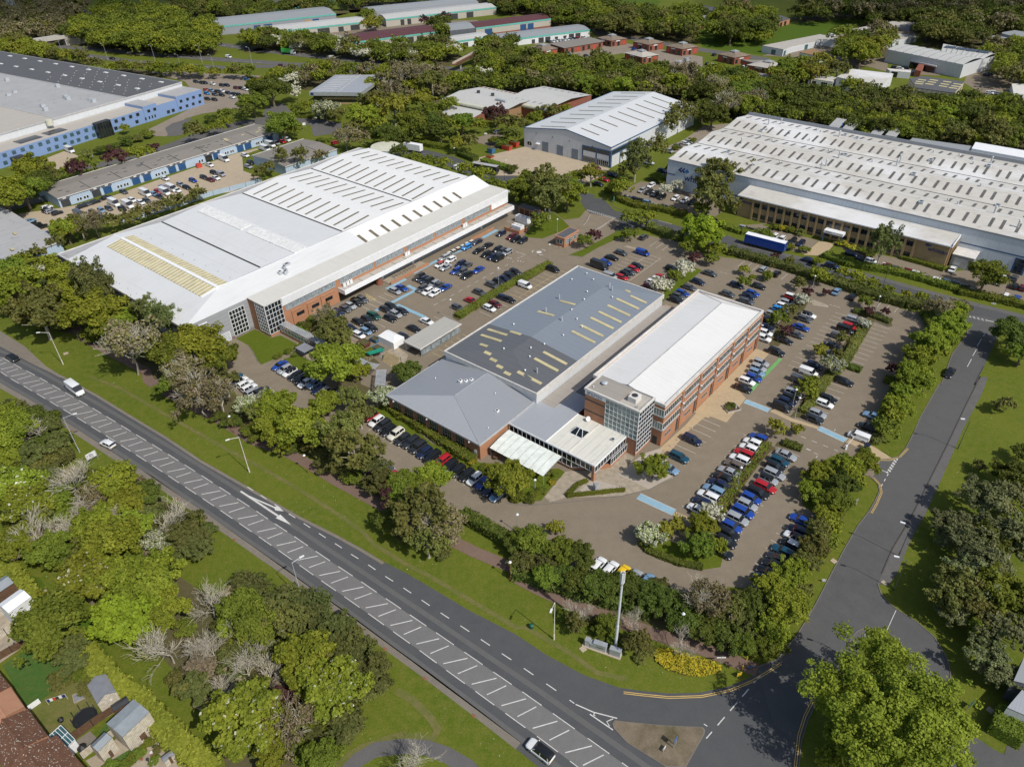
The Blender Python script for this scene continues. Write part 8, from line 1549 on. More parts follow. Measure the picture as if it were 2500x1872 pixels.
shrubs('around the tan brick offices',"h 170,330,70,G 240,345,70,g 330,365,80,o 110,320,70,g 680,455,70,G 760,495,70,G 850,520,70,g 900,540,80,y 60,400,90,g 140,455,60,g 230,490,80,g 350,510,80,g")
shrubs('beside the bin yard and warehouse',"b 2100,1200,120,y 2030,1180,110,g c 40,1420,100,d 170,1490,110,d 860,1590,80,g 1240,1480,110,g 1330,1520,90,y 1420,1240,60,g 1560,1180,60,g")
def thicket(place,poly,kinds,step,w):
 pl_=pts(poly,1.2);xs=[p[0]for p in pl_];ys=[p[1]for p in pl_];g=random.Random(len(place));raw=[];y=min(ys)
 while y<max(ys):
  x=min(xs)
  while x<max(xs):
   p=(x+g.uniform(-.4,.4)*step,y+g.uniform(-.4,.4)*step)
   if inside(p,pl_):raw.append((p,g.choice(kinds),w*g.uniform(.75,1.35)))
   x+=step
  y+=step
 raw.sort(key=lambda q:q[0][0]/max(1,q[0][1]));seen={}
 for p,k,ww in raw:
  i=seen.get(k,0);seen[k]=i+1;o=bpy.data.objects.new('shrub',SHR[k][g.randrange(3)]);COL.objects.link(o);o.location=(p[0],p[1],0);o.scale=(ww,ww,ww*.62);o.rotation_euler=(0,0,g.uniform(0,6));o['label']='%s, %s from the left %s'%(SHW[k],ORD[min(i,29)],place);o['category']='shrub';o['group']='shrubs '+place
thicket('under the copse by the roadside sign',"i 0,700 300,760 650,760 900,820 1150,900 1400,1060 1650,1250 1790,1420 1650,1540 1350,1620 900,1640 500,1640 200,1500 0,1300",'mogyobm',4.6,5.6)
thicket('beside the roadside sign bank',"i 0,270 250,290 480,420 620,600 600,690 420,740 100,760 0,700",'mod',4.2,5.)
thicket('under the copse above the curved path',"o -130,60 130,120 350,180 600,420 850,640 1080,880 1150,990 900,1060 860,1300 600,1560 200,1656 -100,1500 -300,1050 -430,700 -300,300",'mmogbmd',4.4,5.4)
thicket('on the embankment below the factory',"e 60,640 420,600 700,740 1100,1010 1500,1220 1560,1330 1300,1480 1000,1400 760,1200 500,1180 200,1100 40,960",'gyom',5.2,5.)
thicket('under the trees of the red footpath',"i 1500,130 1900,330 j -100,330 100,420 300,520 560,600 780,760 1000,900 960,960 700,850 400,650 100,560 i 1700,330",'dgom',4.6,4.2)
o=MB();bed=pts("p 1210,670 1330,650 1480,700 1640,740 1790,800 1800,830 1740,870 1620,895 1480,880 1350,840 1250,770",.1);setting(MB().poly(bed),'flower_bed','soil')
bx_=[b[0]for b in bed];by_=[b[1]for b in bed];C=[]
while len(C)<2600:
 p=(RNG.uniform(min(bx_),max(bx_)),RNG.uniform(min(by_),max(by_)))
 if inside(p,bed):C.append((p[0],p[1],.15+.35*abs(math.sin(p[0]*1.7)*math.cos(p[1]*1.9))))
C=np.array(C);me=quads_mesh('flower_carpet',C,np.tile([0,0,1.],(len(C),1))+RNG.normal(size=(len(C),3))*.5,.34,['leaf_gold','leaf_h'],(RNG.random(len(C))<.22).astype(int));o=bpy.data.objects.new('flower_carpet',me);COL.objects.link(o);o['kind']='stuff';o['label']='carpet of yellow flowers on the corner bed';o['category']='flowers'
def lamp(label,reg_,bx_,by_,h=10.,arm=(-1.5,0.),col='pole_cream',group='tall street lamps along the main road',r=.09):
 b=Vector(P(reg_,bx_,by_));t=thing('street_lamp',b,label,'street lamp',group);mb=MB();mb.tube(b,b+Vector((0,0,1.4)),r*1.6,r*1.5,8);mb.tube(b+Vector((0,0,1.4)),b+Vector((0,0,h)),r,r*.65,8);mb.build('pole',col,t)
 a=Vector((arm[0],arm[1],0));top=b+Vector((0,0,h))
 if a.length>.01:
  q=MB();q.tube(top,top+a+Vector((0,0,.35)),r*.6,r*.5,6);q.build('arm',col,t);e=top+a+Vector((0,0,.35));q=MB();d=a.normalized();ang_=math.atan2(d.y,d.x);q.box(e+d*.3,(.85,.32,.14),0,ang_);q.build('lamp_head','white_plastic',t)
 else:
  q=MB();q.tube(top,top+Vector((0,0,.1)),.25,.32,10);q.tube(top+Vector((0,0,.1)),top+Vector((0,0,.35)),.3,.12,10);q.build('lamp_head','white_plastic',t)
 return t
lamp('tall cream lamp on the verge near the left lay-by','e',533,1482,10,(-2.2,-.3));lamp('tall lamp by the lower kerb beside the white roadside sign','i',672,635,10,(1.9,.9),'galv');lamp('tall cream lamp on the verge above the hatched centre','i',2102,802,10,(-1.7,-1.));lamp('tall lamp among the shrubs by the lower kerb','o',410,246,10,(1.3,.9),'galv');lamp('tall cream lamp on the verge left of the phone mast','p',388,581,10,(-.6,-1.6))
for lab,reg_,x,y,arm in(('slim dark lamp beside the north road opposite the tan offices','h',1012,850,(-1.,.8)),('slim dark lamp among the right edge hedge','h',2010,960,(-1.2,.6)),('slim dark lamp on the verge in front of the white works car park','g',1180,205,(.8,-.8)),('slim lamp on the lane behind the factory','b',1675,1420,(.8,.8)),('slim lamp beside the bin yard hedge','b',2110,1530,(.6,.9)),('slim lamp at the top of the east road','q',1110,165,(-1.3,.5)),('leaning white lamp on the loop road grass','q',862,835,(-1.3,.5)),('slim dark lamp on the grass beyond the east road','m',1650,605,(-1.3,.2)),('slim dark lamp near the trees beyond the east road','m',1150,1510,(-1.,.6))):
 lamp(lab,reg_,x,y,8,arm,'pole_dark','slim lamps along the estate roads',.07)
for i_,(x,y)in enumerate(((520,430),(910,510),(1310,525),(1705,530),(2125,545),(1810,612),(1533,608))):lamp('thin lamp, %s along the dual carriageway'%ORD[i_],'a',x,y,10,(-1.5,.6),'galv','lamps along the dual carriageway',.09)
for lab,reg_,x,y,h in(('white globe lamp beside the grey shelter','f',1668,1105,6.5),('globe lamp behind the tall hall in the shrub strip','f',2062,820,6),('globe lamp by the mini roundabout','g',350,605,5.5),('globe lamp on the round lawn by the gatehouse','g',415,375,5),('globe lamp on the long shrub strip','l',1920,975,7),('globe lamp standing on the curved pale pavement','m',275,350,6),('globe lamp at the upper end of the curved pavement','m',255,250,5),('globe lamp near the north hedge lime trees','h',425,840,4),('globe lamp in the empty bays near the north hedge','h',955,1040,5),('short white lamp on the garden bed by the canopy','l',228,945,2.6),('white camera post at the bend of the car park','l',82,1310,5.)):
 lamp(lab,reg_,x,y,h,(0,0),'metal','lamps in the works car park',.07)
for lab,reg_,x,y in(('low brown lamp by the red footpath, left end','i',1975,475),('low brown lamp on the red footpath under the leafy trees','j',458,808),('low brown lamp on the red footpath at the hedge','p',22,85),('low brown lamp by the red footpath, half hidden in the dark hedge','p',1450,520)):lamp(lab,reg_,x,y,5.,(0,0),'rust','footpath lamps',.06)
b=Vector(P('p',905,645));mt=thing('phone_mast',b,'tall pale grey phone mast with a clustered antenna head','mast');q=MB();q.tube(b,b+Vector((0,0,6.)),.26,.25,14);q.tube(b+Vector((0,0,6.)),b+Vector((0,0,16.2)),.21,.19,14);q.build('pole','cabinet_grey',mt)
q=MB();q.tube(b+Vector((0,0,16.2)),b+Vector((0,0,16.9)),.19,.38,12);q.build('collar','cabinet_grey',mt)
for k_ in range(3):
 th=k_*2.094+.5;q=MB();q.box(b+Vector((.28*math.cos(th),.28*math.sin(th),18.)),(.16,.38,2.3),0,th);q.build('antenna','cabinet_grey',mt)
q=MB();q.tube(b+Vector((0,0,16.9)),b+Vector((0,0,19.3)),.12);q.build('spine','metal',mt)
c0,c1=Vector(P('p',645,620)),Vector(P('p',940,725));d=(c1-c0).normalized();th=math.atan2(d.y,d.x);L=(c1-c0).length
q=MB();q.box((c0+c1)/2+Vector((0,0,.08)),(L+.6,1.3,.16),0,th);solo(q,'cabinet_base','concrete','long pale concrete plinth under the phone mast cabinets','plinth')
for lab,s,w,h in(('narrow grey cabinet at the left end of the plinth',.09,.8,1.5),('small grey cabinet next to the long cabinet',.24,.8,1.1),('long grey cabinet with scribbled marks in the middle of the plinth',.45,2.2,1.6),('grey cabinet at the foot of the phone mast',.88,1.9,1.5)):
 c=c0+(c1-c0)*s+Vector((0,0,.16));t=thing('utility_cabinet',c,lab,'cabinet','cabinets beside the phone mast');q=MB();q.box(c+Vector((0,0,h/2)),(w,.8,h),0,th);q.build('body','cabinet_grey',t);q=MB();q.box(c+Vector((0,0,h+.04)),(w+.1,.9,.08),0,th);q.build('lid','metal',t)
 n=Vector((d.y,-d.x,0));q=MB();q.box(c+n*.41+Vector((0,0,h*.5)),(w*.92,.02,h*.86),0,th);q.build('door','metal',t)
 if 'scribbled' in lab:
  q=MB();rg=random.Random(4)
  for k_ in range(16):q.box(c+n*.43+d*(-.6+k_*.08)+Vector((0,0,h*.55+rg.uniform(-.15,.15))),(.03,.02,rg.uniform(.12,.35)),0,th)
  q.build('scrawl','trim_dark',t)
for lab,reg_,x,y,sz in(('square pale manhole slab in the grass below the plinth','p',633,662,1.),('square white manhole slab beside the east road grass','m',605,1550,1.),('pale manhole slab on the verge by the left lay-by','e',555,1390,1.2),('square manhole slab on the pavement bend by the loop road','q',1028,105,.9),('white manhole slab on the paved yard','q',1925,1178,1.)):
 q=MB();p=Vector(P(reg_,x,y,.05));q.box(p+Vector((0,0,.03)),(sz,sz,.07),0,.6);solo(q,'manhole_slab','concrete',lab,'manhole')
for i_,(reg_,x,y)in enumerate((('i',213,207),('i',605,455),('i',1245,868),('i',1487,1030),('i',1715,1187),('i',1975,1368),('o',412,153),('o',760,407),('o',1102,660),('o',1437,910),('o',1850,1222))):
 q=MB();q.box(Vector(P(reg_,x,y,.05)),(.7,.45,.05),0,-.75);solo(q,'drain_cover','rust','%s drain cover from the left along the lower kerb of the main road'%ORD[i_],'drain','kerb drains')
def board(name,label,reg_,s,z0,z1,mat,posts,cat='sign',back='metal',thick=.06):
 a,b=[Vector(p)for p in pts(reg_+' '+s)];d=(b-a).normalized();n=Vector((d.y,-d.x,0));t=thing(name,(a+b)/2,label,cat);q=MB();r=[a-n*thick/2,b-n*thick/2,b+n*thick/2,a+n*thick/2]
 r=[a+n*thick/2,b+n*thick/2,b-n*thick/2,a-n*thick/2];q.hexa([(p.x,p.y,z0)for p in r],[(p.x,p.y,z1)for p in r]);q.build('board',mat,t)
 for f in posts:p=a.lerp(b,f);q=MB();q.tube((p.x,p.y,0),(p.x,p.y,z1),.06);q.build('post',back,t)
 return t,a,b,d,n
t_,a,b,d,n=board('roadside_sign','white roadside board on two posts with dark lettering','i','748,735 832,688',1.1,2.6,'white_plastic',(.05,.95))
L=(b-a).length;glyphs(t_,a,b,L*.32,2.1,((L*.7,8),),.22);glyphs(t_,a,b,L*.32,1.75,((L*.85,9),),.2);glyphs(t_,a,b,L*.2,1.32,((L*.85,12),),.14);q=MB();q.add([tuple(a+d*(L*.12)+n*.06+Vector((0,0,z)))[:3]for z in()],[])
q=MB();c=a+d*(L*.17)+n*.07;q.add([tuple(c+d*-.15+Vector((0,0,2.3))),tuple(c+d*.15+Vector((0,0,2.3))),tuple(c+Vector((0,0,1.95)))],[(0,2,1)]);q.build('emblem','red_mark' if 'red_mark' in MATS else 'skip_red',t_)
board('direction_sign','narrow blue edged direction sign on the traffic island','p','1390,1500 1412,1470',1.5,2.6,'sign_blue',(.1,.9));board('name_board','low white board standing on the traffic island','p','1303,1535 1328,1495',.5,.95,'white_plastic',(.1,.9));board('road_sign','orange temporary sign lying beside the corner kerb','p','1925,905 1965,890',.3,1.2,'yellow_paint',(.5,));board('name_board','low dark green board on the grass by the paved yard','q','1720,1180 1765,1140',.6,1.8,'sign_green',(.1,.9));board('name_board','tall pale board on green posts beneath the loop road trees','q','1770,640 1820,640',1.6,3.,'trim_pale',(.1,.9));board('street_nameplate','small white nameplate on the east verge','q','500,95 535,100',.2,.8,'white_plastic',(.2,.8));board('name_board','grey angled board on the grass by the exit','m','760,1100 795,1080',.4,1.9,'metal',(.2,.8));board('name_board','white estate board beside the lane hedge','b','1940,1142 1965,1142',.5,1.2,'white_plastic',(.2,.8));board('direction_sign','blue and white direction board by the small roundabout','b','412,1098 442,1092',2.2,3.4,'white_plastic',(.2,.8));board('name_board','small sign on the verge near the right edge nameplate','h','1928,978 1965,985',.2,.7,'white_plastic',(.2,.8));board('name_board','white board beside the sky blue offices drive','a','760,1335 790,1335',.6,1.6,'white_plastic',(.2,.8));board('road_sign','white T shaped signpost on the corner verge','p','1745,795 1820,795',1.9,2.2,'white_plastic',(.5,));board('name_board','green board by the white works car park entrance','g','885,120 898,118',.3,2.4,'sign_green',(.5,))
t_,a,b,d,n=board('roadside_sign','leaning board across the exit lane under the golden trees','m','640,690 800,770',1.2,2.0,'galv',(0.,1.))
p=Vector(P('D',1410,1085));st_=thing('name_pylon',p,'three sided pale blue grey pylon sign inside the V hedge','sign');q=MB();tri=[p+Vector((.75*math.cos(k_*2.094+.3),.75*math.sin(k_*2.094+.3),0))for k_ in range(3)];q.prism(tri,0,1.9);q.build('panel','galv',st_);q=MB();q.prism([p+(v-p)*1.04 for v in tri],1.9,1.98);q.build('cap','metal',st_)
for lab,x,y in(('yellow bollard on the footpath end nearest the hedge',2010,755),('yellow bollard on the footpath end beside the bicycle',1972,830)):
 p=Vector(P('p',x,y));q=MB();q.tube(p,p+Vector((0,0,1.)),.1,.1,8);q.tube(p+Vector((0,0,1.)),p+Vector((0,0,1.08)),.1,.04,8);solo(q,'bollard','yellow_paint',lab,'bollard','footpath bollards')
p=Vector(P('p',2045,830));bk_=thing('bicycle',p,'bicycle lying at the end of the red footpath near the corner','bicycle')
for dx in(-.5,.5):
 q=MB();c=p+Vector((dx,0,.34));ring=[c+Vector((.33*math.cos(t*.524),0,.33*math.sin(t*.524)))for t in range(13)]
 for a,b in zip(ring,ring[1:]):q.tube(a,b,.03,None,5,cap=False)
 q.build('wheel','tyre',bk_)
q=MB();F_=[p+Vector(v)for v in((-.5,0,.34),(-.1,0,.34),(-.2,0,.85),(.35,0,.85),(.5,0,.34))]
for i_,j_ in((0,1),(0,2),(1,2),(2,3),(1,3),(3,4)):q.tube(F_[i_],F_[j_],.025)
q.build('frame','paint_sky',bk_);q=MB();q.box(F_[2]+Vector((0,0,.08)),(.25,.14,.06));q.build('saddle','black_plastic',bk_);q=MB();q.tube(F_[3]+Vector((.05,-.28,.15)),F_[3]+Vector((.05,.28,.15)),.02);q.tube(F_[3],F_[3]+Vector((.05,0,.15)),.02);q.build('handlebar','metal',bk_)
q=MB();c=Vector(P('p',200,485));q.tube(c,c+Vector((0,0,.9)),.35,.4,10);q.tube(c+Vector((0,0,.9)),c+Vector((0,0,1.05)),.42,.2,10);solo(q,'litter_bin','sign_green','dark green round litter bin on the verge left of the lamp','bin')
for lab,x0,y0,x1,y1 in(('white barrier arm raised at the car park exit','705','610','765','540'),):
 a,b=Vector(P('m',float(x0),float(y0))),Vector(P('m',float(x1),float(y1)));t=thing('barrier',a,lab,'barrier');q=MB();q.box(a+Vector((0,0,.55)),(.4,.4,1.1));q.build('housing','white_plastic',t);q=MB();q.tube(a+Vector((0,0,1.)),b+Vector((0,0,1.15)),.06);q.build('arm','white_plastic',t)
q=MB();a,b=Vector(P('m',845,590)),Vector(P('m',910,630));c=(a+b)/2;t=thing('exit_gate_cabinet',c,'grey solar topped cabinet beside the exit barrier','cabinet');q.box(c+Vector((0,0,.7)),(1.,1.,1.4),0,.6);q.build('body','galv',t);q=MB();q.box(c+Vector((0,0,1.45)),(1.2,1.2,.08),0,.6);q.build('panel','solar',t)
t=thing('barrier',P('g',320,185),'white gate barrier arm beside the brick plant house','barrier');a,b=Vector(P('g',315,192)),Vector(P('g',372,165));q=MB();q.box(a+Vector((0,0,.5)),(.4,.4,1.));q.build('housing','white_plastic',t);q=MB();q.tube(a+Vector((0,0,1.)),b+Vector((0,0,1.5)),.06);q.build('arm','white_plastic',t)
for lab,u,v,su,sv,h,m_ in(('blue open skip nearest the marquee',108.2,-139.6,1.6,2.6,1.2,'skip_blue'),('blue open skip in front of the green tarpaulin',105.6,-135.4,1.8,3.2,1.2,'skip_blue'),('brown rusty skip at the left of the bin yard',104.8,-140.3,2.4,3.2,1.5,'skip_brown')):
 t=thing('skip',W(u,v,0),lab,'skip','skips in the bin yard');q=MB();r0=[(u-su/2+.3,v-sv/2+.4),(u-su/2+.3,v+sv/2-.4),(u+su/2-.3,v+sv/2-.4),(u+su/2-.3,v-sv/2+.4)];r1=[(u-su/2,v-sv/2),(u-su/2,v+sv/2),(u+su/2,v+sv/2),(u+su/2,v-sv/2)]
 q.hexa([W(*c,0.05)for c in r0],[W(*c,h*.8)for c in r1]);
 for c0_,c1_ in zip(r1,r1[1:]+r1[:1]):q.hexa([W(*x,h*.8)for x in(c0_,c1_,(c1_[0]*.97+u*.03,c1_[1]*.97+v*.03),(c0_[0]*.97+u*.03,c0_[1]*.97+v*.03))],[W(*x,h)for x in(c0_,c1_,(c1_[0]*.97+u*.03,c1_[1]*.97+v*.03),(c0_[0]*.97+u*.03,c0_[1]*.97+v*.03))])
 q.build('shell',m_,t);q=MB();q.ubox(u-su/2+.15,u+su/2-.15,v-sv/2+.2,v+sv/2-.2,h*.81,h*.95);q.build('rubbish','leaf_litter',t)
t=thing('green_tarpaulin',W(102.5,-132.8,0),'bright green tarpaulin roof over the bin yard corner','tarpaulin');q=MB();q.hexa([W(100.6,-134.6,2.2),W(100.6,-133.2,2.2),W(104.6,-131.6,2.2),W(104.6,-133.,2.2)],[W(100.6,-134.6,2.5),W(100.6,-133.2,2.7),W(104.6,-131.6,2.7),W(104.6,-133.,2.5)]);q.build('sheet','tarp_green',t)
for u,v in((100.8,-134.4),(104.4,-131.8)):q=MB();q.tube(W(u,v,0),W(u,v,2.2),.06);q.build('post','metal',t)
t=thing('timber_fence',W(104,-128.5,0),'timber slatted screen fence beside the grey shelter','fence');q=MB();q.hexa([W(102.6,-130.9,0),W(102.6,-125.6,0),W(103.,-125.6,0),W(103.,-130.9,0)],[W(104.4,-130.9,2.4),W(104.4,-125.6,2.4),W(104.6,-125.6,2.4),W(104.6,-130.9,2.4)]);q.build('slats','timber',t)
for v in(-130.8,-128.2,-125.7):q=MB();q.tube(W(104.8,v,0),W(104.8,v,2.4),.07);q.build('post','trim_dark',t)
t=thing('picnic_table',P('j',1985,690),'round topped picnic table under the edge of the fabric canopy','table')
for nm_,r_,z_ in(('top',.7,.75),):c=Vector(P('j',2040,690));q=MB();q.tube(c+Vector((0,0,.7)),c+Vector((0,0,.76)),r_,None,12);q.build('top','fence_brown',t);q=MB();q.tube(c,c+Vector((0,0,.7)),.09);q.build('leg','trim_dark',t)
for i_ in range(6):
 u=160.3+i_*2.25;t=thing('outdoor_table',W(u,-160.3,0),'%s white topped bench table from the left along the canopy front'%ORD[i_],'table','bench tables along the canopy');q=MB();q.ubox(u-.75,u+.75,-160.9,-159.9,.72,.8);q.build('top','trim_pale',t)
 for dv in(-1.,.85):q=MB();q.ubox(u-.75,u+.75,-160.4+dv-.15,-160.4+dv+.15,.4,.46);q.build('bench','fence_brown',t)
 for du in(-.6,.6):q=MB();q.ubox(u+du-.05,u+du+.05,-161.3,-159.4,.0,.4);q.build('leg','trim_dark',t)
for i_ in range(9):
 u=137.+i_*1.15;t=thing('bicycle',W(u,-162.6,.25),'%s bicycle from the left on the raised ramp under the white canopy'%ORD[i_],'bicycle','bicycles parked on the ramp');q=MB()
 for dv in(-.5,.5):
  c=Vector(W(u,-162.6+dv,.58));ring=[c+Vector((.32*math.cos(k_*.628)*UY,-.32*math.cos(k_*.628)*UX,.32*math.sin(k_*.628)))for k_ in range(11)];q=MB()
  for a,b in zip(ring,ring[1:]):q.tube(a,b,.035,None,4,cap=False)
  q.build('wheel','tyre',t)
 q=MB();pp=[Vector(W(u,-162.6+dv,z))for dv,z in((-.5,.58),(-.1,.58),(-.2,1.05),(.35,1.05),(.5,.58))]
 for a,b in((0,1),(0,2),(1,2),(2,3),(1,3),(3,4)):q.tube(pp[a],pp[b],.03,None,4)
 q.build('frame','trim_dark',t)
for lab,x,y,m_,h in(('long red open skip in the warehouse yard',2130,1262,'skip_red',2.),('red open skip behind the long one',2190,1235,'skip_red',2.2),('blue skip piled with board in the warehouse yard',2000,1290,'skip_blue',2.2),('small red skip below the blue one',1990,1328,'skip_red',.9)):
 c=Vector(P('b',x,y));t=thing('skip',c,lab,'skip','skips in the warehouse yard');q=MB();L=5. if 'long' in lab else 3.2;u,v=toUV(c)
 q.hexa([W(u-1.1,v-L/2+.5,0),W(u-1.1,v+L/2-.5,0),W(u+1.1,v+L/2-.5,0),W(u+1.1,v-L/2+.5,0)],[W(u-1.2,v-L/2,h),W(u-1.2,v+L/2,h),W(u+1.2,v+L/2,h),W(u+1.2,v-L/2,h)]);q.build('shell',m_,t);q=MB();q.ubox(u-1.,u+1.,v-L/2+.2,v+L/2-.2,h,h+.12);q.build('rubbish','leaf_litter',t)
c=Vector(P('c',580,1605));q=MB();q.box(c+Vector((0,0,.9)),(1.6,1.6,1.8),0,.5);q.box(c+Vector((0,0,1.95)),(1.3,1.3,.3),0,.5);solo(q,'clothes_bank','bright_green','bright green recycling bank half hidden by the entrance trees','recycling bank')
c=Vector(P('a',1680,1412));q=MB();q.box(c+Vector((0,0,.8)),(2.2,1.6,1.6),0,YAW);q.box(c+Vector((0,0,1.7)),(1.6,1.4,.3),0,YAW);solo(q,'covered_trailer','skip_red','red covered trailer in front of the workshop doors','trailer')
fb=thing('footbridge',P('b',1780,500),'long brown footbridge ramp crossing between tree belts','bridge');a,b=Vector(P('b',1690,545,4)),Vector(P('b',1890,440,6));d=(b-a).normalized();n=Vector((-d.y,d.x,0)).normalized();e=b+(b-a)*.6
q=MB();r=[a-n*1.5,e-n*1.5,e+n*1.5,a+n*1.5];q.hexa([(p.x,p.y,p.z-.5)for p in r],[tuple(p)for p in r]);q.build('deck','rust',fb)
for sg in(-1,1):q=MB();r=[a+n*sg*1.5,e+n*sg*1.5,e+n*sg*1.6,a+n*sg*1.6];q.hexa([(p.x,p.y,p.z-.7)for p in r],[(p.x,p.y,p.z+1.2)for p in r]);q.build('parapet','fence_brown' if sg<0 else 'stone',fb)
for f in(.15,.5,.95):p=a.lerp(e,f);q=MB();q.box((p.x,p.y,(p.z-.6)/2),(.8,.8,p.z-.6));q.build('pier','stone',fb)
ub=thing('road_bridge',P('a',430,330),'concrete road bridge over the dual carriageway with a dark opening','bridge');a,b=Vector(P('a',230,345,6)),Vector(P('a',520,300,6));d=(b-a).normalized();n=Vector((-d.y,d.x,0));
q=MB();r=[a-n*6,b-n*6,b+n*6,a+n*6];q.hexa([(p.x,p.y,5)for p in r],[(p.x,p.y,6)for p in r]);q.build('deck','stone',ub);q=MB();r=[a-n*6.3,b-n*6.3,b-n*6.,a-n*6.];q.hexa([(p.x,p.y,4.6)for p in r],[(p.x,p.y,7.)for p in r]);q.build('parapet','stone',ub)
for f0,f1 in((-.35,.33),(.97,1.5)):p0,p1=a.lerp(b,f0),a.lerp(b,f1);q=MB();r=[p0-n*5.8,p1-n*5.8,p1+n*5.8,p0+n*5.8];q.hexa([(p.x,p.y,0)for p in r],[(p.x,p.y,4.95)for p in r]);q.build('abutment','stone',ub)
q=MB();p0=b-n*5.9;q.add([(p0.x,p0.y,0),tuple((p0+d*22-n*6).xy)+(0,),(p0.x,p0.y,5.6),tuple((p0+d*3+n*4).xy)+(5.6,)],[(0,1,2),(2,1,3)]);q.build('wing_slope','gravel',ub)
b=Vector(P('a',135,150));py=thing('electricity_pylon',b,'lattice electricity pylon rising from the dark wood at the top left','pylon');q=MB();Hh=34.
lv=[(0,3.2),(8,2.4),(16,1.7),(24,1.1),(Hh,.4)]
for(z0,w0_),(z1,w1_)in zip(lv,lv[1:]):
 c0=[b+Vector((sx*w0_,sy*w0_,z0))for sx,sy in((-1,-1),(1,-1),(1,1),(-1,1))];c1=[b+Vector((sx*w1_,sy*w1_,z1))for sx,sy in((-1,-1),(1,-1),(1,1),(-1,1))]
 for i_ in range(4):q.tube(c0[i_],c1[i_],.14,None,4);q.tube(c0[i_],c1[(i_+1)%4],.08,None,4);q.tube(c0[(i_+1)%4],c1[i_],.08,None,4)
q.build('lattice','galv',py)
for z in(22,27,32):q=MB();q.tube(b+Vector((-5,0,z)),b+Vector((5,0,z)),.15,None,4);q.build('cross_arm','galv',py)
def fence(label,s,h,mat,post='trim_dark',step=2.4,thick=.06):
 l_=[Vector((p[0],p[1],0))for p in pts(s)];t=thing('fence',l_[0],label,'fence');
 for a,b in zip(l_,l_[1:]):
  d=(b-a);L=d.length;d.normalize();n=Vector((-d.y,d.x,0))*thick/2;k=max(1,int(round(L/step)))
  for i_ in range(k):
   p,r_=a+d*(L*i_/k+.06),a+d*(L*(i_+1)/k-.06);q=MB();q.hexa([(x.x,x.y,.06)for x in(p-n,r_-n,r_+n,p+n)],[(x.x,x.y,h)for x in(p-n,r_-n,r_+n,p+n)]);q.build('panel',mat,t)
   q=MB();q.box((a.x+d.x*L*i_/k,a.y+d.y*L*i_/k,h*.52),(.1,.1,h*1.04));q.build('post',post,t)
 return t
fence('dark brown panel fence between the first two back gardens',"n -60,790 110,690 235,630",1.7,'fence_brown');fence('weathered brown panel fence beside the trampoline garden',"n 600,1450 790,1310 985,1180",1.8,'fence_brown');fence('pale panel fence with concrete posts at the left edge gardens',"n -60,620 60,540 200,450",1.7,'fence_pale');fence('upper pale panel fence at the left edge gardens',"n -60,430 90,335",1.6,'fence_pale');fence('low white picket gate fence at the trampoline garden',"n 250,1180 350,1110",1.2,'trim_white');fence('pale fence between the two lower gardens',"n 700,1590 840,1480 1010,1360",1.7,'fence_pale');fence('pale low wall of fence boards around the flower corner',"n 1330,1350 1600,1650",1.5,'fence_pale');fence('dark fence along the terrace end yard',"e 90,190 400,100",2.2,'clad_dark')
fence('brown fence at the hedge end of the lawn garden',"n 790,830 900,940",1.2,'fence_brown')
A_=lambda x,y,z:P('n',x,y,z)
def house_r(label,A,B,Rg,z,dz,wall,roof):
 A,B,Rg=A_(*A,z),A_(*B,z),A_(*Rg,z+dz);D_=(2*Rg[0]-A[0],2*Rg[1]-A[1],z);C_=(B[0]+D_[0]-A[0],B[1]+D_[1]-A[1],z);return house(label,C_,D_,A,z,dz,wall,roof,False)if False else house(label,D_,C_,B,z,dz,wall,roof,False)
house_r('nearest corner house with lichen dotted brown tiled roof',(480,1385),(760,1710),(190,1500),5,2.6,'brick','roof_brown')
house_r('corner house with dark brown tiled roof behind the glazed lean-to',(235,1165),(405,1392),(20,1255),5,2.4,'brick','roof_brown')
house_r('corner house with salmon coloured roof slope',(92,985),(208,1150),(-70,1060),5,2.,'brick','roof_terracotta');house_r('corner house with small brown roof at the left edge',(-40,820),(92,975),(-200,900),5,2.2,'brick','roof_brown')
def shed_g(label,c,w,l,h,th,wall,roof,dz=.6,name='garden_shed'):
 c=Vector(c);d=Vector((math.cos(th),math.sin(th),0));n=Vector((-d.y,d.x,0));t=thing(name,c,label,'shed');f=lambda a,b,z:tuple(c+d*a+n*b+Vector((0,0,z)))
 gable_building(t,f(-l/2,-w/2,h),f(l/2,-w/2,h),f(-l/2,0,h+dz),f(l/2,0,h+dz),f(-l/2,w/2,h),f(l/2,w/2,h),wall,roof);q=MB();wall_panel(t,f(-l/2,-w/2,0),f(l/2,-w/2,0),l*.4,l*.6,.05,1.7,'fence_brown','door');return t
gth=ang("n 840,960 960,1170")
s1=shed_g('dark grey roofed garden shed with six pale roof vents',P('n',895,1060,1.8),2.9,4.4,2.1,gth,'fence_pale','shed_grey',.9)
for k_ in range(6):
 p=Vector(P('n',828+k_*22,978+k_*22,3.0));q=MB();q.box(p,(.25,.25,.1));q.build('roof_vent','trim_pale',s1)
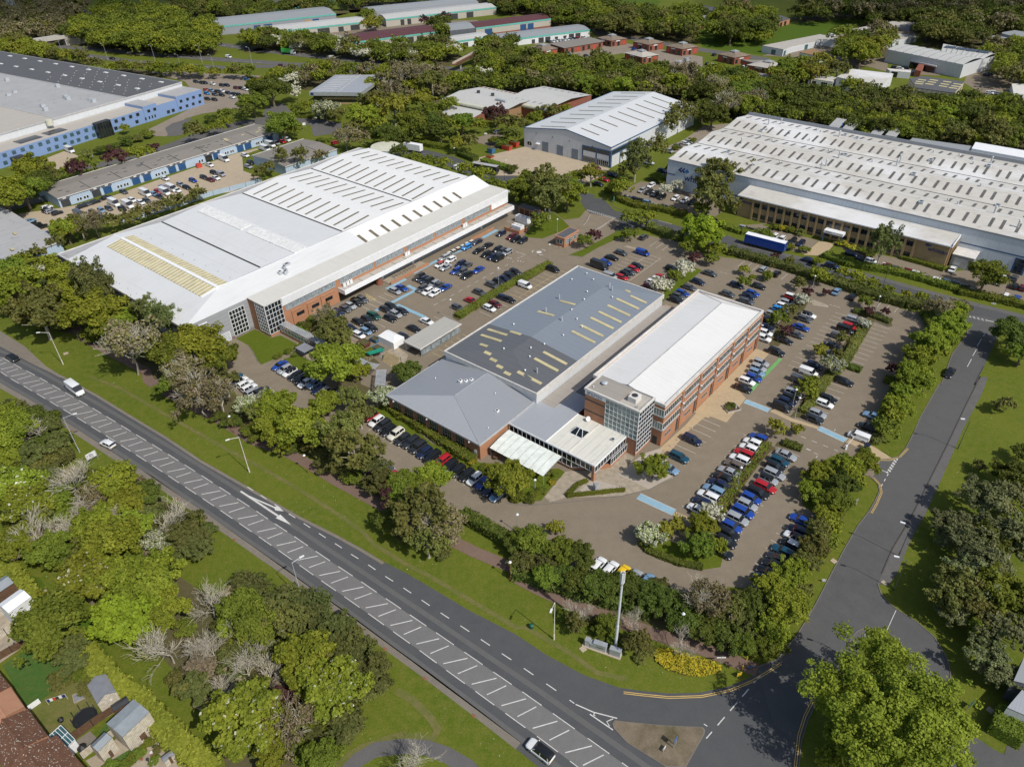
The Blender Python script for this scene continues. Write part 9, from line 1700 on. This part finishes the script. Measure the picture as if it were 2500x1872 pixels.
shed_g('wide grey felt roofed garden room beside the hedge',P('n',1120,1310,2),4.0,4.6,2.3,ang("n 1000,1350 1130,1230"),'fence_pale','shed_felt',.35,'garden_room');shed_g('small grey roofed shed in the narrow lower garden',P('n',890,1500,1.5),1.8,2.4,1.9,ang("n 830,1540 930,1440"),'fence_pale','shed_felt',.5);shed_g('white roofed summer house with green gable trim at the left edge',P('n',170,330,2),3.4,4.,2.4,ang("n 70,330 180,250"),'white_plastic','trim_white',.6,'summer_house');shed_g('slate roofed brown shed at the left edge',P('n',50,190,2),3.,3.2,2.2,ang("n 0,230 90,170"),'fence_brown','shed_felt',.7);shed_g('dark flat topped store behind the grey shed',P('n',1040,1170,1.3),1.4,2.4,1.6,ang("n 970,1190 1080,1120"),'fence_brown','trim_dark',.2,'garden_store');shed_g('small dark lidded chest on the flower corner patio',P('n',1430,1580,.7),1.,1.8,.7,ang("n 1390,1590 1470,1530"),'fence_pale','shed_grey',.1,'garden_chest')
gl=thing('lean_to',P('n',530,1360),'glazed lean-to conservatory against the brown roofed house','conservatory');cs=[P('n',*c,2.5)for c in((410,1390),(510,1300),(630,1420),(545,1510))];q=MB();q.prism([(x,y,0)for x,y,z in cs],0,2.3,cap=False);q.build('wall','trim_white',gl);q=MB();q.poly([(x,y,2.4)for x,y,z in cs]);q.build('glass_roof','glass_teal',gl);q=MB()
for k_ in range(5):a,b=lerp3(cs[0],cs[1],k_/4),lerp3(cs[3],cs[2],k_/4);q.tube((a[0],a[1],2.45),(b[0],b[1],2.45),.05,None,4)
for f in(0,.5,1):a,b=lerp3(cs[0],cs[3],f),lerp3(cs[1],cs[2],f);q.tube((a[0],a[1],2.45),(b[0],b[1],2.45),.05,None,4)
q.build('glazing_bar','trim_white',gl)
c=Vector(P('n',715,1240,.8));tp_=thing('trampoline',(c.x,c.y,0),'round black trampoline with safety net in the middle garden','trampoline');q=MB();q.tube((c.x,c.y,.78),(c.x,c.y,.82),1.7,1.7,24);q.build('mat','black_plastic',tp_);q=MB();q.tube((c.x,c.y,.82),(c.x,c.y,2.3),1.68,1.68,24,cap=False);
for k_ in range(8):a=k_*math.pi/4;q_=MB();q_.tube((c.x+1.7*math.cos(a),c.y+1.7*math.sin(a),0),(c.x+1.7*math.cos(a),c.y+1.7*math.sin(a),2.4),.05);q_.build('pole','trim_dark',tp_)
ring=[Vector((c.x+1.72*math.cos(k_*.2618),c.y+1.72*math.sin(k_*.2618),.84))for k_ in range(25)];q=MB();[q.tube(a,b,.1,None,5,cap=False)for a,b in zip(ring,ring[1:])];q.build('rim','black_plastic',tp_)
for lab,x,y,r in(('dark round covered barbecue on the brown patio',700,1505,.7),('dark rounded planter by the conservatory corner',520,1270,.45)):
 c=Vector(P('n',x,y));q=MB();q.tube(c,c+Vector((0,0,.6)),r*.7,r,12);q.tube(c+Vector((0,0,.6)),c+Vector((0,0,1.)),r,r*.2,12);solo(q,'covered_barbecue' if 'barb' in lab else 'planter','black_plastic',lab,'barbecue' if 'barb' in lab else 'planter')
q=MB();a,b=Vector(P('n',385,1090,1.4)),Vector(P('n',545,1040,1.4));t=thing('clothes_line',(a.x,a.y,0),'clothes line of dark and white washing along the garden path','clothes line');q.tube(a,b,.02);q.build('line','trim_pale',t)
for k_,m_ in enumerate(('logo_navy','white_plastic','skip_red','trim_dark','white_plastic','logo_navy')):p=a.lerp(b,.08+k_*.16);d=(b-a).normalized();q=MB();q.hexa([tuple(p+d*x+Vector((0,y,-.7)))for x,y in((-.2,-.02),(.2,-.02),(.2,.02),(-.2,.02))],[tuple(p+d*x+Vector((0,y,0)))for x,y in((-.2,-.02),(.2,-.02),(.2,.02),(-.2,.02))]);q.build('garment',m_,t)
for p in(a,b):q=MB();q.tube((p.x,p.y,0),p,.04);q.build('post','trim_pale',t)
t=thing('vegetable_frame',P('n',680,1050),'low timber framed netted bed on the dry garden grass','garden bed');cs=[P('n',*c,.3)for c in((610,1050),(715,990),(735,1060),(625,1115))];q=MB();q.prism(cs,0,.28);q.build('bed','shed_grey',t);q=MB();[q.tube(p,r_,.06,None,4)for p,r_ in zip(cs,cs[1:]+cs[:1])];q.build('frame','timber',t)
rg=random.Random(8);names=(('plant_pot','rust','terracotta plant pot'),('plant_pot','trim_pale','pale plant pot'),('plant_pot','trim_dark','dark plant pot'))
for k_ in range(15):
 nm_,m_,lb=names[k_%3];c=Vector(P('n',1180+rg.uniform(0,260),1420+k_*14+rg.uniform(-25,25)));q=MB();q.tube(c,c+Vector((0,0,.35)),.16,.24,8);q.tube(c+Vector((0,0,.35)),c+Vector((0,0,.4)),.26,.24,8);solo(q,nm_,m_,'%s, %s from the back on the flower corner patio'%(lb,ORD[k_//3]),'plant pot','pots on the flower corner patio')
shrubs('on the flower corner patio',"n 1250,1450,80,g 1170,1540,90,y 1100,1600,90,g 1330,1500,60,o 1050,1640,90,g 940,1640,100,g 1390,1450,60,y 1300,1600,70,g")
sr=thing('corner_warehouse',P('q',2150,1100),'pale metal roofed building cut by the right edge beside the paved yard','building');cs=[P('q',*c,4.)for c in((2065,1155),(2208,985),(2500,1060),(2400,1300))];q=MB();q.prism(cs,0,3.9,cap=False);q.build('wall','clad_pale',sr);q=MB();q.poly([(x,y,4.05)for x,y,z in cs]);q.build('roof','roof_grey_u',sr)
sr=thing('corner_warehouse',P('q',2208,850),'dark walled building end among the right edge trees','building');cs=[P('q',*c,5.)for c in((2120,930),(2208,730),(2500,800),(2400,1000))];q=MB();q.prism(cs,0,4.9,cap=False);q.build('wall','clad_dark',sr);q=MB();q.poly([(x,y,5.05)for x,y,z in cs]);q.build('roof','roof_slate',sr)
t=thing('bench',P('l',1885,300),'stone edged planter bed with small statue in the paved forecourt','planter');c=Vector(P('l',1880,265));q=MB();q.box(c+Vector((0,0,.2)),(3.6,3.,.4),0,.3);q.build('edge','stone',t);q=MB();q.box(c+Vector((0,0,.42)),(3.3,2.7,.06),0,.3);q.build('soil','soil',t);q=MB();q.tube(c+Vector((.9,-.5,.44)),c+Vector((.9,-.5,1.5)),.25,.15,8);q.tube(c+Vector((.9,-.5,1.5)),c+Vector((.9,-.5,1.8)),.14,.1,8);q.build('statue','stone',t);t.name='planter_bed'
for lab,x,y in(('short pale bollard by the lobby ramp, first',1325,640),('short pale bollard by the lobby ramp, second',1375,590),('short pale bollard by the lobby ramp, third',1430,540),('short pale bollard by the lobby ramp, fourth',1490,490),('short pale bollard by the lobby ramp, fifth',1550,440)):
 p=Vector(P('l',x,y));q=MB();q.tube(p,p+Vector((0,0,.9)),.07,.07,8);q.tube(p+Vector((0,0,.9)),p+Vector((0,0,.98)),.09,.05,8);solo(q,'bollard','trim_pale',lab+' from the front','bollard','bollards along the office path')
fence('low blue paling fence behind the tall thin trees of the workshop yard',"e 1020,300 1400,190 1800,60 a 2208,1545",2.,'clad_bluegrey','trim_dark',6.)
SUN_EL,SUN_AZ=R(48.),math.atan2(-.70,.71)
sd=Vector((math.cos(SUN_EL)*math.cos(SUN_AZ),math.cos(SUN_EL)*math.sin(SUN_AZ),math.sin(SUN_EL)))
sl=bpy.data.lights.new('sun','SUN');sl.energy=3.8;sl.angle=R(.53);sl.color=(1.,.955,.88)
so=bpy.data.objects.new('sun',sl);COL.objects.link(so);so.rotation_euler=sd.to_track_quat('Z','Y').to_euler();so.location=(0,0,300)
wd=bpy.data.worlds.new('World');scene.world=wd;wd.use_nodes=True;nt=wd.node_tree;nt.nodes.clear()
o_=nt.nodes.new('ShaderNodeOutputWorld');bg=nt.nodes.new('ShaderNodeBackground');sk=nt.nodes.new('ShaderNodeTexSky');sk.sky_type='NISHITA';sk.sun_disc=False;sk.sun_elevation=SUN_EL;sk.sun_rotation=math.atan2(sd.x,sd.y);sk.air_density=1.;sk.dust_density=1.5
bg.inputs['Strength'].default_value=.105;nt.links.new(sk.outputs[0],bg.inputs[0]);nt.links.new(bg.outputs[0],o_.inputs[0])
vs_=scene.view_settings;vs_.view_transform='Standard';vs_.look='None';vs_.exposure=0.;vs_.gamma=1.;vs_.use_curve_mapping=False
scene.cycles.max_bounces=5;scene.cycles.diffuse_bounces=3;scene.cycles.glossy_bounces=2;scene.cycles.transmission_bounces=3;scene.cycles.transparent_max_bounces=4;scene.cycles.use_denoising=True;scene.cycles.use_adaptive_sampling=True
ct=NT('cloud');vp=ct.n('ShaderNodeVolumePrincipled');vp.inputs['Color'].default_value=(1,1,1,1);vp.inputs['Density'].default_value=.014;ct.l(vp.outputs[0],ct.out.inputs['Volume']);reg('cloud',ct)
def cloud(gx,gy,rx,ry,z=520.,rz=45.):
 c=Vector((gx,gy,0))+sd*(z/sd.z);mb=MB();n,m_=20,8;ring=[]
 for j in range(m_+1):
  ph=-math.pi/2+math.pi*j/m_;ring.append([(c.x+rx*math.cos(ph)*math.cos(2*math.pi*i/n),c.y+ry*math.cos(ph)*math.sin(2*math.pi*i/n),z+rz*math.sin(ph))for i in range(n)])
 vs=[p for r in ring for p in r];fs=[(j*n+i,j*n+(i+1)%n,(j+1)*n+(i+1)%n,(j+1)*n+i)for j in range(m_)for i in range(n)]
 o=mb.add(vs,fs).build('cloud','cloud');o['kind']='structure'
for a_ in((-470,800,230,210),(-300,900,260,150),(330,690,170,120),(520,560,150,130),(120,860,260,110)):cloud(*a_)
